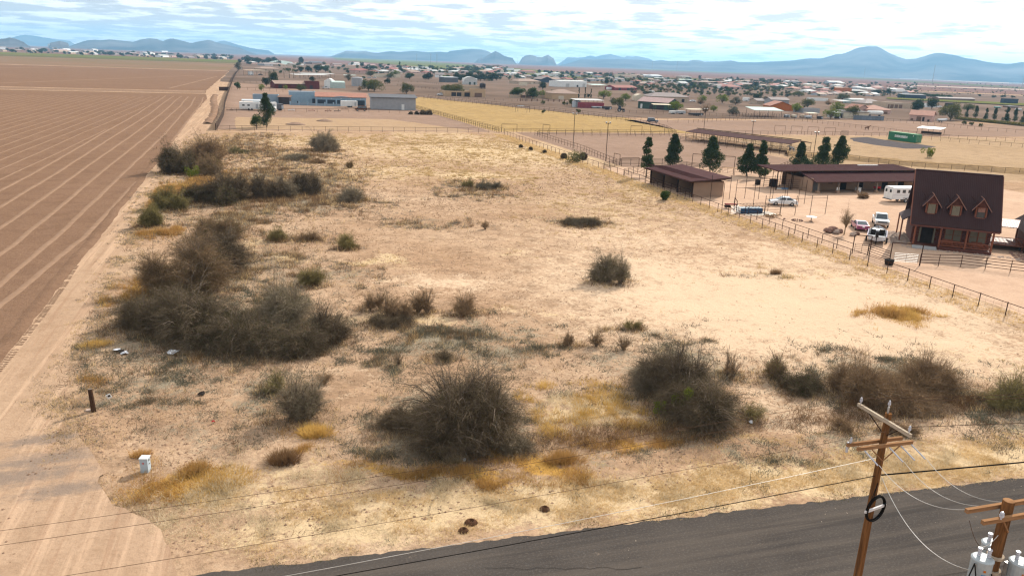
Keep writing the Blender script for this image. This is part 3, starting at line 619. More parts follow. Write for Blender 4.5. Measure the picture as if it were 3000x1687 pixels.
def woody(rw, h, seed, stems=7, dens=1.0, spread=1.0, thick=0.05, upright=0.35, droop=0.0, twig=0.016):
    """branching shrub filling a lumpy dome of half width rw and height h: arching limbs, side branches, fine twigs"""
    rng = np.random.default_rng(seed)
    nb = int(70*dens*np.clip(rw, .7, 4.5)+12); az = rng.uniform(0, 2*math.pi, nb)
    se = rng.uniform(0.02 if upright < .5 else 0.18, 1.0, nb)**(0.75 if upright > .45 else 1.0); el = np.arcsin(np.clip(se, 0, 1))
    ph = rng.uniform(0, 6.28, 6)
    lump = .95+0.20*np.sin(2*az+ph[0])+0.18*np.sin(3*az+ph[1]+3*el)+0.15*np.sin(5*az+ph[2]-4*el)+0.13*np.sin(8*az+ph[3]+6*el)
    rr = lump*rng.uniform(0.30, 1.0, nb)**0.6*rng.uniform(.85, 1.12, nb)*np.where(rng.uniform(0, 1, nb) < .10, rng.uniform(1.1, 1.4, nb), 1.0)
    Tt = np.column_stack([rw*np.cos(el)*np.cos(az)*rr, rw*np.cos(el)*np.sin(az)*rr, h*np.sin(el)**0.85*rr])
    st = rng.integers(0, stems, nb); sa = rng.uniform(0, 6.28, stems); sp = rng.uniform(.02, .16, stems)*rw
    B = np.column_stack([np.cos(sa)*sp, np.sin(sa)*sp, np.zeros(stems)])[st]
    C = np.column_stack([B[:, 0]+(Tt[:, 0]-B[:, 0])*.38, B[:, 1]+(Tt[:, 1]-B[:, 1])*.38, Tt[:, 2]*(.62+droop*1.6)+h*.10]) + rng.normal(0, .06*rw, (nb, 3))
    C[:, 2] = np.maximum(C[:, 2], .05)
    def bez(t): return B*(1-t)**2+C*2*t*(1-t)+Tt*t*t
    SV, SQ, base = [], [], 0
    main = np.zeros(nb, bool)
    for s_ in range(stems):
        k_ = np.where(st == s_)[0]
        if len(k_): main[k_[:2]] = True
    ts = [0, .25, .5, .75, 1.0]
    for j in range(4):
        sel = np.ones(nb, bool) if j >= 1 else main
        wob = rng.normal(0, .02*rw, (nb, 3))
        a_, b_ = bez(ts[j]), bez(ts[j+1])
        rs = np.where(main, 1.0, .38)*thick*(1-.8*ts[j]); re = np.where(main, 1.0, .38)*thick*(1-.8*ts[j+1])
        v, q = sticks(a_[sel], b_[sel], rs[sel], re[sel]); SV.append(v); SQ.append(q+base); base += len(v)
    nt = int(nb*36); jj = rng.integers(0, nb, nt); t = (rng.uniform(.12 if upright < .5 else .3, 1.03, nt)**.8)[:, None]
    P = B[jj]*(1-t)**2+C[jj]*2*t*(1-t)+Tt[jj]*t*t; d = norm(2*(1-t)*(C[jj]-B[jj])+2*t*(Tt[jj]-C[jj]))
    # short side branch: twigs sit off the limb in little sprays
    off = norm(rng.normal(size=(nt, 3)))*rng.uniform(0, .16, nt)[:, None]*min(rw, 2.2); P = P+off
    td = norm(d*.55+norm(off+1e-6)*.5+rng.normal(0, .62, (nt, 3))+np.array([0, 0, .15-droop*.8]))
    tl = rng.uniform(.25, 1.0, nt)*np.clip(.30*min(rw, h*1.3), .14, .75)
    V = blades(P, td, tl, rng.uniform(.6, 1.3, nt)*twig, rng); V[:, 2] = np.maximum(V[:, 2], .01)
    return np.concatenate(SV), np.concatenate(SQ), V
def leaf_cloud(C, R, n, size, rng, flat=1.0):
    """n little leaf triangles in balls C (k,3) of radius R (k,)"""
    k = len(C); j = rng.integers(0, k, n); u = norm(rng.normal(size=(n, 3))); rr = rng.uniform(0.35, 1.0, n)**0.6
    P = C[j]+u*(np.asarray(R)[j]*rr)[:, None]*np.array([1, 1, flat]); d = norm(u*0.5+rng.normal(size=(n, 3)))
    return blades(P, d, rng.uniform(0.7, 1.4, n)*size, rng.uniform(0.5, 0.9, n)*size, rng)
def tri_mesh(name, V, mat): return mesh_np(name, V, 3, np.arange(len(V)), mat)

_SH = {}
def shrub_mesh(key, twigcol, leaf=None, leafn=0, leafsize=0.07, **k):
    if key in _SH: return _SH[key]
    sv, sq, tv = woody(**k); rng = np.random.default_rng(k['seed']+500)
    ms = mesh_np('branches', sv, 4, sq, M_BARK if twigcol != 'tan' else M_TWIG['tan']); mt = tri_mesh('twigs', tv, M_TWIG[twigcol]); ml = None
    if leaf:
        tips = tv[2::3]; j = rng.integers(0, len(tips), leafn); P = tips[j]+rng.normal(0, 0.12, (leafn, 3)); P[:, 2] = np.maximum(P[:, 2], 0.05)
        ml = tri_mesh('leaves', blades(P, norm(rng.normal(size=(leafn, 3))), rng.uniform(0.7, 1.5, leafn)*leafsize, rng.uniform(.5, .9, leafn)*leafsize, rng), M_GRN[leaf])
    _SH[key] = (ms, mt, ml); return _SH[key]
def shrub(label, p, meshes, sc=(1, 1, 1), rz=0.0, name='shrub', group=None, cat='shrub'):
    p = Vector((p[0], p[1], gz(p)-0.03)); t = T(name, label, cat, p, rz, group); t.scale = sc if not isinstance(sc, (int, float)) else (sc, sc, sc)
    for nm, me in zip(('branches', 'twigs', 'leaves'), meshes):
        if me: link(nm, me, t)
    return t
def px_w(p): return dist(p)/FPX*DK        # metres per displayed pixel across at p

# ---- the big thickets and shrubs of the lot, each built for its own place
# (label, display x, display y of the foot, width px, height px, twig colour, leaf, dens, seed, upright, stems)
BIG = [
 ('huge dark bare mesquite shrub spreading beside the road verge, centre of the lot front', 1150, 1135, 385, 220, 'dark', 'olive', 1.6, 101, .42, 13),
 ('grey bare shrub leaning against the huge dark mesquite on its track side', 985, 1090, 170, 85, 'dark', None, 1.1, 102, .35, 9),
 ('dark tangled mesquite with bare black branches topping the roadside thicket', 1735, 1010, 210, 180, 'dark', None, 1.3, 103, .55, 10),
 ('grey-black bushy part of the roadside thicket, on the side of the golden grass', 1640, 985, 200, 135, 'grey', None, 1.3, 104, .42, 9),
 ('broad low dark shrub with a yellow-green broom growing in front of it', 1730, 1065, 290, 125, 'dark', 'olive', 1.4, 105, .34, 11),
 ('wide light brown bare shrub nearest the leaning crossarm pole', 2210, 1010, 200, 125, 'brown', None, 1.15, 106, .55, 12),
 ('brown bare shrub with a dark trunk at the end of the roadside row', 2350, 1000, 190, 125, 'brown', None, 1.05, 107, .55, 8),
 ('low brown brush at the foot of the wide light brown shrub', 2280, 1020, 250, 70, 'brown', None, 1.0, 108, .3, 9),
 ('olive brown shrub cut by the frame beyond the pole', 2555, 1030, 130, 120, 'olive', None, 1.2, 109, .45, 9),
 ('dark low shrub with green leaves between the two roadside brush rows', 2040, 990, 150, 55, 'dark', 'green', 1.2, 110, .35, 9),
 ('small dark shrub touching the wide light brown one', 2135, 965, 90, 45, 'dark', None, 1.1, 111, .35, 8),
 ('upright bare shrub with a little yellow green growth, alone on pale sand', 1940, 955, 110, 85, 'brown', 'bright', .8, 112, .6, 9),
 ('thin upright bare shrub beside the dark roadside thicket', 1845, 945, 70, 75, 'brown', None, .8, 113, .65, 8),
 ('lone round dark shrub with a green base in the middle of the sand', 1540, 712, 120, 85, 'grey', 'olive', 1.5, 114, .5, 12),
 ('low dark edge of the long thicket, facing the two scraps of litter', 560, 880, 330, 95, 'dark', 'green', 1.7, 115, .3, 14),
 ('dark green tipped shrub at the corner of the long thicket by the track', 345, 835, 170, 110, 'dark', 'olive', 1.7, 116, .4, 11),
 ('dense dark middle of the long thicket, below the tall brown mesquite', 480, 850, 260, 130, 'dark', 'olive', 1.8, 117, .42, 13),
 ('tall brown mesquite rising from the long thicket', 460, 745, 210, 165, 'brown', 'olive', 1.4, 118, .65, 8),
 ('tall dark bare mesquite behind the tall brown one', 540, 690, 170, 130, 'dark', None, 1.3, 119, .55, 9),
 ('olive brown mesquite on the field side of the long thicket', 400, 740, 120, 130, 'brown', 'olive', 1.3, 120, .6, 7),
 ('broad dusty shrub on the far right end of the long thicket', 700, 830, 190, 125, 'grey', 'olive', 1.4, 121, .5, 10),
 ('black branched mesquite with bent limbs ending the long thicket', 825, 860, 150, 120, 'dark', None, 1.0, 122, .5, 7),
 ('dark brush between the bent mesquite and the scrap of litter', 690, 890, 260, 80, 'dark', 'green', 1.6, 123, .32, 12),
 ('low grey shrub on the sand side of the long thicket', 780, 720, 85, 55, 'olive', None, 1.0, 124, .6, 8),
 ('bushy dark mesquite in the back thicket, with pale looping branches', 560, 505, 140, 100, 'dark', None, .9, 125, .5, 10),
 ('olive tangle at the foot of the bushy mesquite in the back thicket', 520, 510, 150, 60, 'dark', 'olive', 1.3, 126, .35, 9),
 ('dark rounded mesquite on the open side of the back thicket', 665, 500, 105, 85, 'dark', None, .9, 127, .45, 9),
 ('spreading bare mesquite at the open end of the back thicket', 755, 488, 100, 72, 'dark', None, .75, 128, .5, 9),
 ('bare mesquite with fine branches joining the two halves of the back thicket', 712, 495, 75, 58, 'grey', None, .7, 129, .45, 8),
 ('tree-like mesquite with a black trunk leaning over the dirt track', 445, 438, 100, 85, 'dark', 'olive', 1.3, 130, .8, 5),
 ('bare crowned mesquite behind the one leaning over the track', 505, 415, 105, 88, 'brown', None, 1.0, 131, .75, 6),
 ('brown low brush under the bare crowned mesquite', 510, 440, 90, 60, 'brown', 'olive', 1.2, 132, .4, 8),
 ('rounded fan-shaped bare shrub alone in front of the fence corner', 810, 380, 88, 50, 'grey', None, 1.3, 133, .5, 12),
 ('yellow olive shrub leaning onto the dirt track', 375, 572, 75, 60, 'olive', 'olive', 1.3, 134, .55, 7),
 ('golden olive shrub beside the orange grass patch on the track', 420, 530, 85, 65, 'olive', 'olive', 1.3, 135, .5, 8),
 ('brown bare brush between the long thicket and the back thicket', 545, 600, 120, 75, 'brown', 'olive', 1.2, 136, .5, 9),
 ('wispy bare shrub behind the pedestal box clearing, tallest of the three there', 745, 1060, 175, 140, 'grey', 'olive', .8, 137, .6, 9),
 ('olive grey shrub on the thicket side of the pedestal box clearing', 680, 985, 90, 65, 'olive', None, 1.0, 138, .5, 8),
 ('small twiggy shrub at the edge of the pale bare clearing', 815, 965, 55, 40, 'brown', None, .7, 139, .55, 7),
 ('leafless fan-shaped shrub standing alone on the sand past the golden grass', 1165, 790, 95, 75, 'brown', None, .75, 140, .6, 8),
 ('tallest of three joined bare shrubs in front of the pale sand', 1055, 785, 85, 80, 'brown', None, .9, 141, .62, 8),
 ('middle one of three joined bare shrubs in front of the pale sand', 1000, 800, 110, 75, 'brown', None, .9, 142, .55, 9),
 ('dark footed one of three joined bare shrubs, nearest the long thicket', 935, 780, 75, 70, 'brown', None, .9, 143, .6, 8),
 ('dark low brush at the foot of the three joined bare shrubs', 975, 820, 130, 40, 'dark', None, 1.0, 144, .35, 8),
 ('olive green mounded shrub alone in the lot, third from the long thicket', 873, 625, 70, 45, 'olive', None, 1.1, 145, .55, 9),
 ('grey brown shrub with a dark base nearest the back of the long thicket', 700, 605, 65, 42, 'olive', None, 1.1, 146, .55, 9),
 ('spindly low shrub between the two mounded shrubs in the lot', 775, 605, 65, 30, 'brown', None, .8, 147, .45, 7),
 ('small bare sapling alone in the open lot', 1220, 575, 30, 32, 'brown', None, .55, 148, .65, 6),
 ('pair-forming bare bush at the brown patch of the sand, on the left', 1435, 870, 65, 50, 'brown', None, .8, 149, .6, 8),
 ('pair-forming bare bush at the brown patch of the sand, on the right', 1500, 872, 60, 58, 'brown', None, .7, 150, .62, 7),
 ('thin bare bush behind the dark roadside thicket', 1570, 880, 55, 50, 'brown', None, .7, 151, .6, 7),
 ('faint low bush on the sand behind the pair of bare bushes', 1590, 825, 65, 30, 'olive', None, .8, 152, .5, 7),
 ('slender bare sapling in the grey weed patch', 1000, 915, 40, 45, 'tan', None, .5, 153, .65, 6),
 ('dark low scrub inside the grey weed patch', 1110, 905, 90, 32, 'dark', None, 1.0, 154, .4, 8),
 ('grey weedy shrub in the middle of the open lot, before the horse sheds', 1175, 470, 40, 28, 'olive', None, .8, 155, .5, 8),
 ('dark green low shrub beside the grey weedy one in the open lot', 1230, 475, 70, 25, 'grey', 'sage', 1.1, 156, .35, 8),
 ('long low dark scrub streak before the brown horse shed', 1465, 568, 110, 22, 'dark', 'sage', 1.1, 157, .25, 10),
 ('grey low scrub in front of the fan-shaped bare shrub', 745, 402, 70, 18, 'grey', 'sage', 1.0, 158, .25, 9),
 ('small weedy shrub below the fan-shaped bare shrub', 795, 410, 40, 18, 'brown', None, .8, 159, .4, 8),
 ('little round weed alone between the fan-shaped shrub and the horse sheds', 880, 422, 30, 24, 'brown', 'olive', .8, 160, .5, 8),
 ('bare thorny weeds to the right of the back thicket', 870, 505, 110, 40, 'grey', None, .8, 161, .4, 9),
 ('greenish scrub clump before the wide riding track fence', 600, 385, 70, 14, 'olive', 'sage', 1.0, 162, .25, 8),
 ('brown thorny bush at the road bank, beside the leaning crossarm pole', 2140, 1080, 90, 40, 'brown', None, .8, 163, .5, 8),
 ('brown bush on the road bank behind the crossarms', 2260, 1085, 100, 45, 'brown', None, .8, 164, .5, 8),
 ('thin bush on the sand below the dark roadside thicket', 1900, 1050, 70, 45, 'olive', None, .7, 165, .5, 8),
 ('grey twiggy brush under the huge dark mesquite, toward the thicket', 1290, 1130, 150, 60, 'grey', None, 1.0, 166, .4, 9),
]
def big_shrub(lb, dx, dy, w, h, tw, lf, dens, seed, upr, stems):
    p = D(dx, dy); q = px_w(p); rw = w*q/2; hh = max(0.25, hgt(p, (dy-h)*DK))
    # the crown has depth, so part of its picture height is its far side
    hh = max(0.3, hh*0.80); rw *= 1.08
    d = dens*1.15
    near = dist(p)
    tws = 0.017*np.clip(near/60, 0.9, 3.0)
    rng = np.random.default_rng(seed)
    ns = 1 if rw < 1.1 else int(np.clip(round(rw*1.25+.6), 2, 6)); SV, SQ, TV, nb_ = [], [], [], 0
    for k in range(ns):                     # several root crowns of different size make up one shrub
        f = 1.0 if ns == 1 else rng.uniform(.42, .72); hf = 1.0 if k == 0 else rng.uniform(.55, .95)
        ox = 0 if ns == 1 else rng.uniform(-1, 1)*(1-f)*rw*1.05; oy = 0 if ns == 1 else rng.uniform(-1, 1)*(1-f)*rw*.7
        sv, sq, tv = woody(rw*f*1.05, hh*hf, seed*7+k, stems=max(4, stems//2+1), dens=d*(1.05 if ns > 1 else .8), thick=np.clip(0.02*hh+0.012, 0.02, 0.085), upright=upr*rng.uniform(.85, 1.2), twig=tws, droop=0.25 if dens >= 1.3 else 0.05)
        o = np.array([ox*VR[0]+oy*VF[0], ox*VR[1]+oy*VF[1], 0]); SV.append(sv+o); SQ.append(sq+nb_); TV.append(tv+o); nb_ += len(sv)
    sv, sq, tv = np.concatenate(SV), np.concatenate(SQ), np.concatenate(TV)
    ms = mesh_np('branches', sv, 4, sq, M_BARK); mt = tri_mesh('twigs', tv, M_TWIG[tw]); ml = None
    if lf:
        n = int(420*rw*rw*dens)+120; tips = tv[2::3]; j = rng.integers(0, len(tips), n); P = tips[j]+rng.normal(0, 0.10, (n, 3)); P[:, 2] = np.maximum(P[:, 2], .05)
        ls = 0.055*np.clip(near/60, 0.9, 2.2)
        ml = tri_mesh('leaves', blades(P, norm(rng.normal(size=(n, 3))), rng.uniform(.7, 1.5, n)*ls, rng.uniform(.5, .9, n)*ls, rng), M_GRN[lf])
    back = Vector((VF[0], VF[1], 0))*rw*0.35
    return shrub(lb, p+back, (ms, mt, ml))
for row in BIG: big_shrub(*row)
# the yellow-green broom in the roadside thicket
def broom(label, p, r, h, n, mat, seed, name='broom_plant', size=0.09):
    rng = np.random.default_rng(seed); k = 9; C = np.column_stack([rng.normal(0, r*0.45, k), rng.normal(0, r*0.45, k), rng.uniform(0.25, 0.95, k)*h])
    t = T(name, label, 'plant', (p[0], p[1], gz(p)), 0)
    V = leaf_cloud(C, np.full(k, r*0.42), n, size, rng, 1.5); V[:, 2] = np.maximum(V[:, 2], .02); link('leaves', tri_mesh('leaves', V, M_GRN[mat]), t)
    A = np.zeros((k, 3)); v, q = sticks(A, C, np.full(k, .02), np.full(k, .008)); link('branches', mesh_np('branches', v, 4, q, M_BARK), t)
broom('yellow-green leafy broom glowing in front of the dark roadside thicket', D(1715, 1045), 0.75, 2.0, 2600, 'bright', 71)
broom('small yellow-green sprig beside the leafy broom', D(1660, 1040), 0.4, 1.0, 700, 'bright', 72)
broom('green leafy bush at the foot of the mesquite leaning over the track', D(490, 445), 1.4, 1.6, 1600, 'bright', 73, size=0.14)
broom('round green bush beside the horse shed wall', D(1673, 503), 1.2, 1.5, 2200, 'green', 74, size=0.16)
broom('green bush under the tumbleweeds heaped on the fence', D(1440, 408), 2.2, 1.8, 1800, 'olive', 75, size=0.2)
broom('lone yellow green bush in the container paddock', D(2332, 397), 1.5, 2.3, 1600, 'bright', 76, size=0.2)
# tumbleweeds caught on the fence
for j, (x, y, r, lb) in enumerate(((1467, 402, 1.2, 'big dark tumbleweed heaped on the lot fence'), (1418, 400, .9, 'brown tumbleweed lying short of the big heap on the lot fence'), (1310, 372, .5, 'small dark tumbleweed on the lot fence nearest the gate corner'), (1335, 378, .5, 'second small dark tumbleweed on the lot fence'), (1370, 385, .45, 'reddish little tumbleweed on the lot fence'))):
    p = D(x, y); rng = np.random.default_rng(300+j); n = 1800
    V = leaf_cloud(np.array([[0, 0, r*0.6]]), np.array([r*0.8]), n, 0.3, rng); V[:, 2] = np.maximum(V[:, 2], .02)
    tag(link('tumbleweed', tri_mesh('tumbleweed', V, M_TWIG['dark']), None, p), lb, 'tumbleweed')

# ---- single clumps one can point at
def clump(label, p, r, h, n, mat, seed, name='grass_clump', group=None, cat='grass clump'):
    rng = np.random.default_rng(seed); a = rng.uniform(0, 6.28, n); q = np.sqrt(rng.uniform(0, 1, n))*r
    q = q*(.55+.75*fbm(np.cos(a)*1.3+seed, np.sin(a)*1.3, 3, seed % 50))+np.abs(rng.normal(0, .18*r, n)); kk = rng.integers(0, 7, n); oc = rng.normal(0, .35*r, (7, 2))
    P = np.column_stack([q*np.cos(a)*.7+oc[kk, 0], q*np.sin(a)*0.55+oc[kk, 1]*.7, np.zeros(n)]); d = norm(np.column_stack([P[:, 0]/r*0.7, P[:, 1]/r*0.7, np.ones(n)])+rng.normal(0, .35, (n, 3)))
    d[:, 2] = np.abs(d[:, 2]); V = blades(P, d, rng.uniform(.5, 1.1, n)*h, rng.uniform(.6, 1.2, n)*0.03, rng, 0.6); V[:, 2] = np.maximum(V[:, 2], 0)
    return tag(link(name, tri_mesh(name, V, M_GRN[mat]), None, (p[0], p[1], gz(p)-.01)), label, cat, group)
clump('rust brown tumbleweed ball on the soil behind the straw heap', D(718, 1152), .75, .75, 1500, 'brown', 401, 'brown_weed', cat='weed')
clump('orange grass heap beside the grey pedestal box', D(535, 1205), 1.9, .34, 2400, 'gold', 402)
clump('tall orange grass clump touching the orange heap by the pedestal box', D(500, 1180), .9, .5, 900, 'orange', 403)
clump('tall straw tuft below the wispy bare shrub in the clearing', D(790, 1085), .9, .6, 1500, 'gold', 404)
clump('orange tuft right of the huge dark mesquite', D(1405, 1150), .9, .7, 1700, 'orange', 405)
clump('pale domed straw clump under the huge dark mesquite', D(1143, 1150), .35, .6, 700, 'pale', 406)
clump('yellow grass clump at the end of the long thicket by the track', D(258, 868), 1.1, .35, 1400, 'gold', 407)
clump('brown weed ball on the bright sand before the lot fence', D(1950, 686), .55, .7, 600, 'brown', 408, 'brown_weed', cat='weed')
clump('golden grass streak lying alone on the bright sand near the fence end', D(2270, 800), 2.0, .2, 2000, 'gold', 409)
clump('small rust weed beside the pedestal box', D(352, 1140), .5, .4, 500, 'orange', 410, 'brown_weed', cat='weed')

# ---- uncountable cover: grass, weeds, litter of stalks
def scatter(name, label, n, region, mask, mat, h, w, seed, per=9, lean=.55, jit=0.12):
    """tufts of blades where mask(x, y) says, inside region x0,x1,y0,y1"""
    rng = np.random.default_rng(seed); x = rng.uniform(region[0], region[1], n*4); y = rng.uniform(region[2], region[3], n*4)
    keep = rng.uniform(0, 1, n*4) < mask(x, y); x, y = x[keep][:n], y[keep][:n]; m = len(x)
    X_ = np.repeat(x, per)+rng.normal(0, jit, m*per); Y_ = np.repeat(y, per)+rng.normal(0, jit, m*per)
    Z_ = ground_z(X_, Y_)-0.01; d = norm(rng.normal(0, lean, (m*per, 3))+np.array([0, 0, 1.0])); d[:, 2] = np.abs(d[:, 2])
    s = np.repeat(rng.uniform(.5, 1.3, m), per); k = np.clip(np.hypot(X_, Y_)/55, .8, 3.0)
    V = blades(np.column_stack([X_, Y_, Z_]), d, s*rng.uniform(.5, 1.1, m*per)*h, rng.uniform(.6, 1.2, m*per)*w*k, rng, .8)
    return tag(link(name, tri_mesh(name, V, M_GRN[mat])), label, 'grass', kind='stuff')
def scatter_p(name, label, n, kind, mat, h, w, seed, per=9, lean=.55, jit=.15, box=(-15, 66.3, 31, 235), amin=.3, thr=.36, sc=.6, power=1.0, near_only=None):
    """tufts sown in the patches of one cover kind"""
    rng = np.random.default_rng(seed); ps = [q for q in PATCH if q[0] == kind and q[5] >= amin and q[3] > .3 and (near_only is None or q[2] < near_only)]
    wts = np.array([q[3]*q[4]*q[5] for q in ps])**power; j = rng.choice(len(ps), n*3, p=wts/wts.sum()); P_ = np.array([q[1:6] for q in ps])[j]
    u = rng.normal(0, .62, n*3)*P_[:, 2]; q = rng.normal(0, .62, n*3)*P_[:, 3]; x = P_[:, 0]+u*VR[0]+q*VF[0]; y = P_[:, 1]+u*VR[1]+q*VF[1]
    x = x-(fbm(x*.25, y*.25, 3, 3)-.5)*6; y = y-(fbm(x*.25, y*.25, 3, 8)-.5)*8
    k = (x > box[0]-(y-50)*.05)*(x < box[1])*(y > box[2]+.5-x*.046)*(y < box[3])*(rng.uniform(0, 1, n*3) < np.clip((fbm(x*sc, y*sc, 3, 70+seed % 9)-thr)*4.5, 0, 1)); k &= ~((x < -4.5-(y-31)*.55) & (y < 50))
    x, y = x[k][:n], y[k][:n]; m = len(x)
    X_ = np.repeat(x, per)+rng.normal(0, jit, m*per); Y_ = np.repeat(y, per)+rng.normal(0, jit, m*per); d = norm(rng.normal(0, lean, (m*per, 3))+np.array([0, 0, 1.0])); d[:, 2] = np.abs(d[:, 2])
    s_ = np.repeat(rng.uniform(.4, 1.35, m), per); kk = np.clip(np.hypot(X_, Y_)/55, .8, 3.2)
    V = blades(np.column_stack([X_, Y_, ground_z(X_, Y_)-.01]), d, s_*rng.uniform(.5, 1.1, m*per)*h*np.clip(kk, 1, 1.6), rng.uniform(.6, 1.2, m*per)*w*kk, rng, .8)
    return tag(link(name, tri_mesh(name, V, M_GRN[mat])), label, 'grass', kind='stuff')
def msk(k, gain=1.0, thr=0.25, sc=0.6, ss=0):
    def f(x, y):
        c = cover_at(x, y)[k]; n = fbm(x*sc, y*sc, 3, 70+ss)
        return np.clip((c-thr)*gain, 0, 1)*np.clip((n-0.36)*4, 0, 1)
    return f
LOT = (-14, 66, 31, 130)
def road_clear(f): return lambda x, y: f(x, y)*(y > 30.95-x*0.046)*(x > -4-(y-31)*0.5)
scatter('verge_grass', 'short pale straw grass along the road edge', 22000, (-5, 75, 27.5, 38), road_clear(msk('s', 1.6, .15)), 'straw', .16, .03, 501, 9, .9)
scatter_p('straw_grass', 'thin dry straw grass spread over the lot', 13000, 's', 'straw', .24, .028, 502, 8, .8)
scatter_p('pale_dead_grass', 'bleached flattened grass near the pedestal box', 5000, 's', 'pale', .36, .028, 503, 8, 1.2, .2, amin=.5, near_only=46)
scatter_p('orange_grass', 'orange dry grass in patches', 4800, 'o', 'orange', .45, .028, 504, 11, .5, .2, amin=.3, power=.8)
scatter_p('golden_tufts', 'golden tufts mixed into the orange grass', 2200, 'o', 'gold', .38, .028, 514, 10, .7, .2, amin=.3, power=.8)
scatter('golden_bunch_grass', 'golden bunch grass between the two roadside thickets', 260, (D(1465, 1015).x-4, D(1465, 1015).x+4, D(1465, 1015).y-4, D(1465, 1015).y+4), lambda x, y: np.clip((fbm(x*.9, y*.9, 3, 3)-.42)*6, 0, 1), 'gold', .5, .03, 505, 26, .6, .2)
scatter_p('grey_weeds', 'low grey dry weeds in patches over the lot', 21000, 'g', 'grey', .26, .034, 506, 9, 1.1, .2)
scatter_p('sage_weeds', 'greenish grey low forbs in the lot centre', 7000, 'g', 'sage', .30, .045, 507, 14, 1.2, .25, amin=.6, near_only=75)
scatter_p('brown_stalks', 'brown dead stalks around the shrubs', 11000, 'g', 'brown', .55, .022, 508, 7, .5, .2, amin=.4)
scatter_p('straw_stalks', 'pale dead stalks around the shrubs', 6000, 'g', 'straw', .5, .022, 515, 6, .55, .2, amin=.4)
# skirts of dead growth at the foot of every larger shrub
_sk = [(D(q[1], q[2]), q[3]*px_w(D(q[1], q[2]))/2) for q in BIG if q[3] > 60]
rngk = np.random.default_rng(99); kx, ky = [], []
for p_, rw_ in _sk:
    n_ = int(rw_*70); a_ = rngk.uniform(0, 6.28, n_); rr_ = rw_*rngk.normal(.82, .25, n_); kx.append(p_.x+VF[0]*rw_*.35+np.cos(a_)*rr_); ky.append(p_.y+VF[1]*rw_*.35+np.sin(a_)*rr_*.8)
kx, ky = np.concatenate(kx), np.concatenate(ky)
for nm_, mt_, lb_, hh_, sl_ in (('skirt_brush', 'brown', 'brown dead brush at the feet of the shrubs', .55, slice(0, None, 2)), ('skirt_straw', 'straw', 'straw coloured grass at the feet of the shrubs', .45, slice(1, None, 4)), ('skirt_grey', 'grey', 'grey dead brush at the feet of the shrubs', .5, slice(3, None, 4))):
    X_ = np.repeat(kx[sl_], 9)+rngk.normal(0, .16, len(kx[sl_])*9); Y_ = np.repeat(ky[sl_], 9)+rngk.normal(0, .16, len(ky[sl_])*9); m_ = len(X_); d_ = norm(rngk.normal(0, .6, (m_, 3))+np.array([0, 0, 1.0])); d_[:, 2] = np.abs(d_[:, 2])
    tag(link(nm_, tri_mesh(nm_, blades(np.column_stack([X_, Y_, ground_z(X_, Y_)-.01]), d_, rngk.uniform(.3, 1.2, m_)*hh_, rngk.uniform(.6, 1.2, m_)*.024*np.clip(np.hypot(X_, Y_)/55, .8, 3), rngk, .8), M_GRN[mt_])), lb_, 'brush', kind='stuff')
scatter('sparse_weeds', 'tiny brown weeds dotting the sand', 9000, (-12, 66, 40, 220), lambda x, y: (0.12+0.6*np.clip((fbm(x*.15, y*.15, 3, 91)-.45)*4, 0, 1))*np.clip(1-1.3*cover_at(x, y)['p'], .04, 1), 'brown', .2, .03, 509, 6, 1.0, .12)
scatter('verge_green', 'faint green grass at the very edge of the asphalt', 1500, (-6, 70, 27.5, 32.2), lambda x, y: (np.abs(y-(31.25-x*0.046)) < .5)*np.clip((fbm(x*.25, y*0, 3, 17)-.42)*5, 0, 1), 'olive', .14, .03, 510, 9, .9)
def bank(x, y): return np.exp(-((y-39.6+(x-20)*.03)/.9)**2)*np.clip((fbm(x*.3, y*.3, 3, 44)-.35)*3, 0, 1)
scatter('bank_brush', 'brown brush along the roadside ditch bank', 3000, (8, 62, 36, 43), bank, 'brown', .5, .026, 511, 9, .6, .2)
scatter('fence_line_weeds', 'dry weeds along the foot of the lot fence', 2600, (64.5, 68.8, 50, 235), lambda x, y: .5+0*x, 'straw', .4, .045, 512, 8, .7, .2)
# weeds fraying the edge of the dirt track
rngk = np.random.default_rng(123); ex, ey = [], []
for (xa, ya), (xb, yb) in zip(Rt[1:12], Rt[2:13]):
    L_ = math.hypot(xb-xa, yb-ya); n_ = int(L_*(90 if ya < 52 else 34 if ya < 120 else 8)); t_ = rngk.uniform(0, 1, n_); ex.append(xa+(xb-xa)*t_+rngk.normal(.1, .95, n_)); ey.append(ya+(yb-ya)*t_+rngk.normal(0, .3, n_))
ex, ey = np.concatenate(ex), np.concatenate(ey); kp = rngk.uniform(0, 1, len(ex)) < np.clip((fbm(ex*.35, ey*.35, 3, 31)-.34)*4, 0, 1); ex, ey = ex[kp], ey[kp]
for nm_, mt_, lb_, sl_ in (('edge_weeds', 'straw', 'straw weeds fraying the edge of the dirt track', slice(0, None, 2)), ('edge_litter', 'grey', 'grey dead weeds fraying the edge of the dirt track', slice(1, None, 2))):
    X_ = np.repeat(ex[sl_], 9)+rngk.normal(0, .15, len(ex[sl_])*9); Y_ = np.repeat(ey[sl_], 9)+rngk.normal(0, .15, len(ey[sl_])*9); m_ = len(X_); d_ = norm(rngk.normal(0, 1.0, (m_, 3))+np.array([0, 0, 1.0])); d_[:, 2] = np.abs(d_[:, 2])
    tag(link(nm_, tri_mesh(nm_, blades(np.column_stack([X_, Y_, ground_z(X_, Y_)]), d_, rngk.uniform(.3, 1.2, m_)*.24, rngk.uniform(.6, 1.2, m_)*.028*np.clip(np.hypot(X_, Y_)/55, .8, 3), rngk, .8), M_GRN[mt_])), lb_, 'weeds', kind='stuff')
